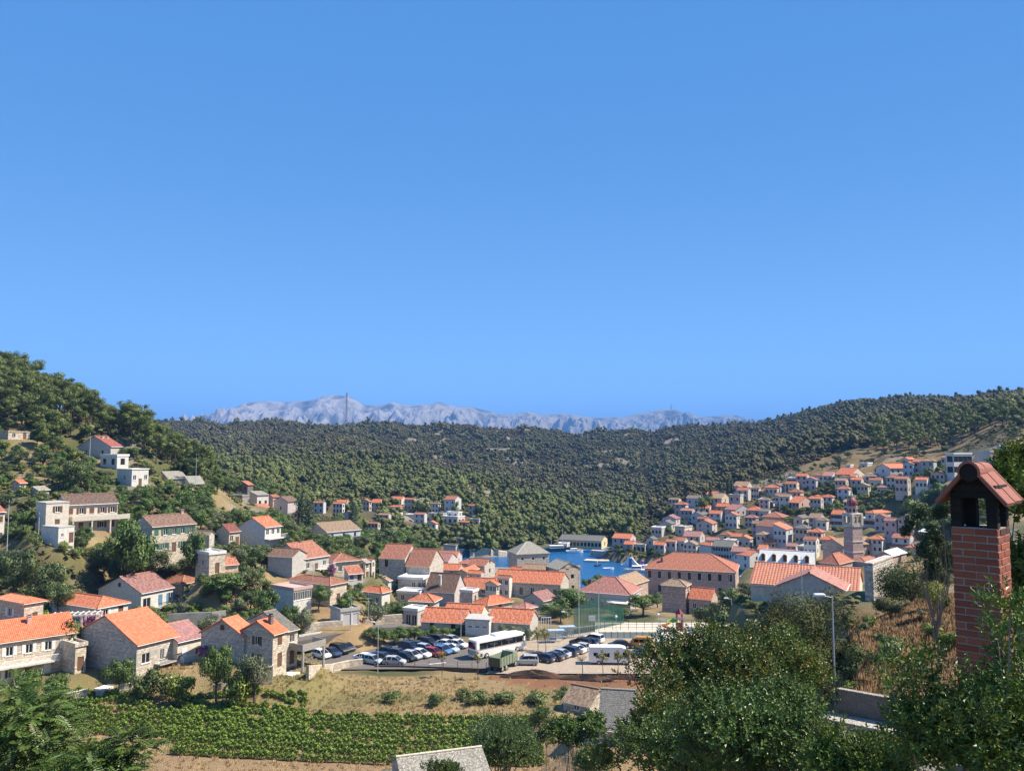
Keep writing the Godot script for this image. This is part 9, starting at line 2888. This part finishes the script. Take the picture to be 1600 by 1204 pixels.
func near_leaves() -> void:
	var laurel := [Color(0.036, 0.072, 0.013), Color(0.080, 0.120, 0.022), Color(0.150, 0.185, 0.030)]
	var bay := [Color(0.036, 0.072, 0.018), Color(0.080, 0.120, 0.028), Color(0.085, 0.13, 0.03)]
	var ail := [Color(0.044, 0.074, 0.015), Color(0.088, 0.115, 0.024), Color(0.150, 0.125, 0.022)]
	var olive := [Color(0.030, 0.040, 0.010), Color(0.066, 0.072, 0.018), Color(0.10, 0.10, 0.03)]
	# laurel in the corner, closest of all
	near_plant("laurel_shrub", "glossy laurel with fresh shoots in front of the brick chimney", "laurel", 1552, 7.4, 1058, 1255, 310, 2200, 12, laurel, 1.0, [[1580, 960, 30], [1590, 1000, 34], [1560, 1010, 16], [1420, 1050, 26], [1440, 1085, 26], [1404, 1100, 18], [1455, 1040, 16], [1390, 1075, 12], [1600, 1060, 40]])
	near_plant("laurel_shrub", "second glossy laurel lower down beside the concrete lane", "laurel", 1340, 8.6, 1160, 1275, 230, 1250, 8, laurel, 1.0, [[1300, 1165, 14], [1400, 1180, 16]])
	near_plant("bay_tree", "broad leaved bay with pale shining leaves before the yellowing mass", "medium", 1175, 17, 1080, 1260, 290, 2600, 11, bay, 1.0, [[1120, 1110, 40], [1230, 1100, 44], [1080, 1150, 40]])
	near_plant("ailanthus_tree", "tall tree of heaven with yellowing leaves hiding the lot's end", "medium", 1105, 36, 984, 1190, 250, 3200, 17, ail, 1.75, [[1012, 1030, 18], [1060, 1006, 22], [1110, 1000, 20], [1160, 998, 18], [985, 1060, 14]])
	near_plant("ailanthus_tree", "tree of heaven leaning towards the steep stone slab hut", "medium", 1040, 33, 1050, 1250, 170, 2000, 12, ail, 1.6, [[985, 1150, 22], [960, 1180, 22], [935, 1200, 20]])
	near_plant("ailanthus_tree", "tree of heaven in deep shade under the big rounded bush", "medium", 1215, 38, 1000, 1190, 200, 2300, 12, ail, 1.75, [[1180, 1010, 24], [1230, 1000, 20], [1270, 1060, 22], [1170, 1040, 30]])
	near_plant("understorey_shrub", "dark undergrowth shrub beneath the trees of heaven", "medium", 1070, 28, 1110, 1270, 230, 1500, 10, bay, 1.4)
	near_plant("understorey_shrub", "dark feathery shrub at the picture's lower edge before the bay", "fine", 1285, 14, 1120, 1240, 110, 5200, 7, olive, 0.035)
	near_plant("rounded_bush_shrub", "big rounded olive green bush in front of the checkered barn", "fine", 1256, 62, 918, 1090, 165, 24000, 20, olive, 0.115, [[1195, 975, 24], [1320, 965, 24], [1300, 940, 26], [1220, 945, 26]])
	near_plant("rounded_bush_shrub", "lower dark bush spreading beneath the big rounded bush", "fine", 1235, 54, 1010, 1120, 190, 9000, 12, [Color(0.022, 0.038, 0.012), Color(0.045, 0.06, 0.02)], 0.105)
	near_plant("bank_shrub", "dark green shrub climbing the dry bank under the lamp post", "fine", 1345, 46, 1000, 1078, 90, 6500, 9, [Color(0.024, 0.042, 0.014), Color(0.055, 0.075, 0.022)], 0.085)
	near_plant("bank_shrub", "bright green shrub in the middle of the dry bank", "fine", 1392, 50, 985, 1050, 44, 2600, 6, [Color(0.035, 0.065, 0.016), Color(0.075, 0.105, 0.028)], 0.085)
	near_plant("bank_shrub", "dark thorny shrub on the dry bank beside the chimney", "fine", 1440, 52, 995, 1060, 60, 3600, 7, [Color(0.024, 0.040, 0.014), Color(0.060, 0.065, 0.025)], 0.085)
	near_plant("dark_holm_shrub", "wide black green shrub behind the ruined gable", "fine", 1425, 70, 862, 955, 140, 9000, 14, [Color(0.018, 0.036, 0.010), Color(0.040, 0.060, 0.016)], 0.115)
	near_plant("dark_holm_shrub", "tall black green shrub hard against the chimney", "fine", 1475, 60, 835, 965, 74, 6500, 10, [Color(0.020, 0.040, 0.012), Color(0.050, 0.070, 0.018)], 0.105)
	near_plant("yellow_green_shrub", "yellow green shrub glowing before the black green one", "fine", 1458, 56, 905, 958, 62, 4200, 7, [Color(0.080, 0.100, 0.018), Color(0.145, 0.155, 0.030)], 0.085)
	near_plant("bank_shrub", "grey green low shrub on top of the dry bank path", "fine", 1390, 62, 930, 962, 66, 3600, 6, [Color(0.045, 0.058, 0.026), Color(0.080, 0.088, 0.040)], 0.085)
	near_plant("dark_pine_tree", "dark ragged pine branches reaching in beside the chimney cap", "fine", 1462, 44, 775, 905, 70, 4200, 10, [Color(0.020, 0.038, 0.014), Color(0.048, 0.066, 0.022)], 0.12, [[1425, 815, 14], [1440, 800, 16], [1480, 790, 12], [1415, 830, 10]])
	near_plant("lime_leaved_tree", "sunny lime green tree rising behind the brick chimney", "medium", 1622, 17, 690, 970, 150, 2300, 13, [Color(0.055, 0.088, 0.014), Color(0.105, 0.135, 0.020), Color(0.19, 0.20, 0.028)], 1.15, [[1565, 755, 22], [1585, 735, 22], [1600, 800, 40], [1595, 720, 18], [1560, 780, 14]])
	near_plant("dark_leaved_tree", "dark leaved tree filling the edge behind the chimney", "medium", 1622, 20, 820, 1090, 150, 2300, 12, [Color(0.024, 0.046, 0.012), Color(0.055, 0.080, 0.018), Color(0.10, 0.12, 0.02)], 1.2, [[1592, 900, 30], [1600, 980, 34]])
	# lower corner in the west: trees of heaven
	near_plant("ailanthus_tree", "tree of heaven with drooping leaf fronds in the lower corner", "pinnate", 50, 21, 1072, 1280, 250, 1400, 12, [Color(0.046, 0.088, 0.022), Color(0.092, 0.132, 0.034), Color(0.12, 0.16, 0.035)], 0.95, [[14, 1085, 20], [60, 1100, 20], [20, 1066, 12]])
	near_plant("ailanthus_tree", "smaller tree of heaven beside the corner one", "pinnate", 140, 19, 1152, 1285, 140, 900, 8, [Color(0.034, 0.070, 0.018), Color(0.075, 0.115, 0.026), Color(0.11, 0.15, 0.03)], 0.9, [[200, 1160, 18], [228, 1172, 12]])
	near_plant("ailanthus_sapling_tree", "single thin sapling standing out on the bare earth", "pinnate", 225, 30, 1152, 1215, 34, 26, 3, [Color(0.034, 0.070, 0.018), Color(0.070, 0.108, 0.028), Color(0.10, 0.14, 0.03)], 0.8)
	# by the field edge
	near_plant("fig_tree", "fig tree with pale trunk beside the pale roofed shed", "broad", 900, 72, 1106, 1172, 84, 1100, 10, [Color(0.036, 0.072, 0.016), Color(0.075, 0.12, 0.026), Color(0.12, 0.16, 0.03)], 2.0)
	near_plant("field_edge_shrub", "leafy bush by the fig at the vineyard's end", "medium", 852, 76, 1108, 1168, 46, 460, 7, [Color(0.05, 0.08, 0.03), Color(0.09, 0.13, 0.04), Color(0.12, 0.16, 0.04)], 2.0)
	near_plant("field_edge_shrub", "large round pomegranate bush overlapping the vineyard corner", "medium", 785, 66, 1122, 1215, 140, 1900, 13, [Color(0.036, 0.070, 0.020), Color(0.070, 0.112, 0.036), Color(0.10, 0.15, 0.04)], 2.0)
	near_plant("field_edge_shrub", "small dark shrub overlapping the low slab hut", "medium", 690, 50, 1188, 1225, 60, 300, 5, [Color(0.03, 0.06, 0.016), Color(0.06, 0.09, 0.02), Color(0.08, 0.1, 0.02)], 1.6)
	near_plant("field_edge_shrub", "leafy bush in the dip below the steep stone slab hut", "medium", 930, 60, 1165, 1225, 90, 1000, 9, [Color(0.036, 0.070, 0.018), Color(0.075, 0.112, 0.03), Color(0.10, 0.15, 0.04)], 1.8)

# ---------------------------------------------------------------- build
func _ready() -> void:
	rng.seed = 11
	var cam := Camera3D.new()
	cam.name = "camera"
	cam.position = Vector3(0, EYE, 0)
	cam.rotation_degrees = Vector3(PITCH, 0, 0)
	cam.fov = rad_to_deg(2.0 * atan(602.0 / FOCAL))
	cam.near = 0.1
	cam.far = 30000.0
	add_child(cam)
	cam.current = true
	var env := Environment.new()
	env.background_mode = Environment.BG_SKY
	var sky := ProceduralSkyMaterial.new()
	sky.sky_top_color = lin(0.057, 0.197, 0.493)
	sky.sky_horizon_color = lin(0.28, 0.58, 1.0)
	sky.sky_energy_multiplier = 0.91
	sky.sky_curve = 0.109
	sky.ground_horizon_color = lin(0.20, 0.30, 0.42)
	sky.ground_bottom_color = lin(0.12, 0.13, 0.12)
	sky.sun_angle_max = 1.0
	env.sky = Sky.new()
	env.sky.sky_material = sky
	env.tonemap_mode = Environment.TONE_MAPPER_LINEAR
	env.tonemap_exposure = 1.85
	env.fog_enabled = true
	env.fog_density = 0.0001
	env.fog_light_color = Color(0.47, 0.70, 1.0)
	env.sdfgi_enabled = true
	env.ssao_enabled = true
	env.ssil_enabled = true
	var we := WorldEnvironment.new()
	we.environment = env
	add_child(we)
	var sun := DirectionalLight3D.new()
	sun.name = "sun"
	sun.light_energy = 1.6
	sun.light_color = Color(1.0, 0.95, 0.87)
	sun.light_angular_distance = 0.5
	sun.shadow_enabled = true
	add_child(sun)
	sun.look_at_from_position(Vector3(0.66, 0.80, -0.02) * 100.0, Vector3.ZERO)
	make_textures()
	lower_houses()
	middle_houses()
	far_shore_houses()
	harbour_houses()
	bell_tower()
	more_harbour_houses()
	dormers()
	build_ground_works()
	near_huts()
	build_land()
	build_sea()
	build_mountains()
	build_woods()
	build_cars()
	big_vehicles()
	play_area()
	build_harbour()
	chosen_trees()
	slope_trees()
	undergrowth()
	build_fields()
	brick_chimney()
	block_wall()
	near_leaves()
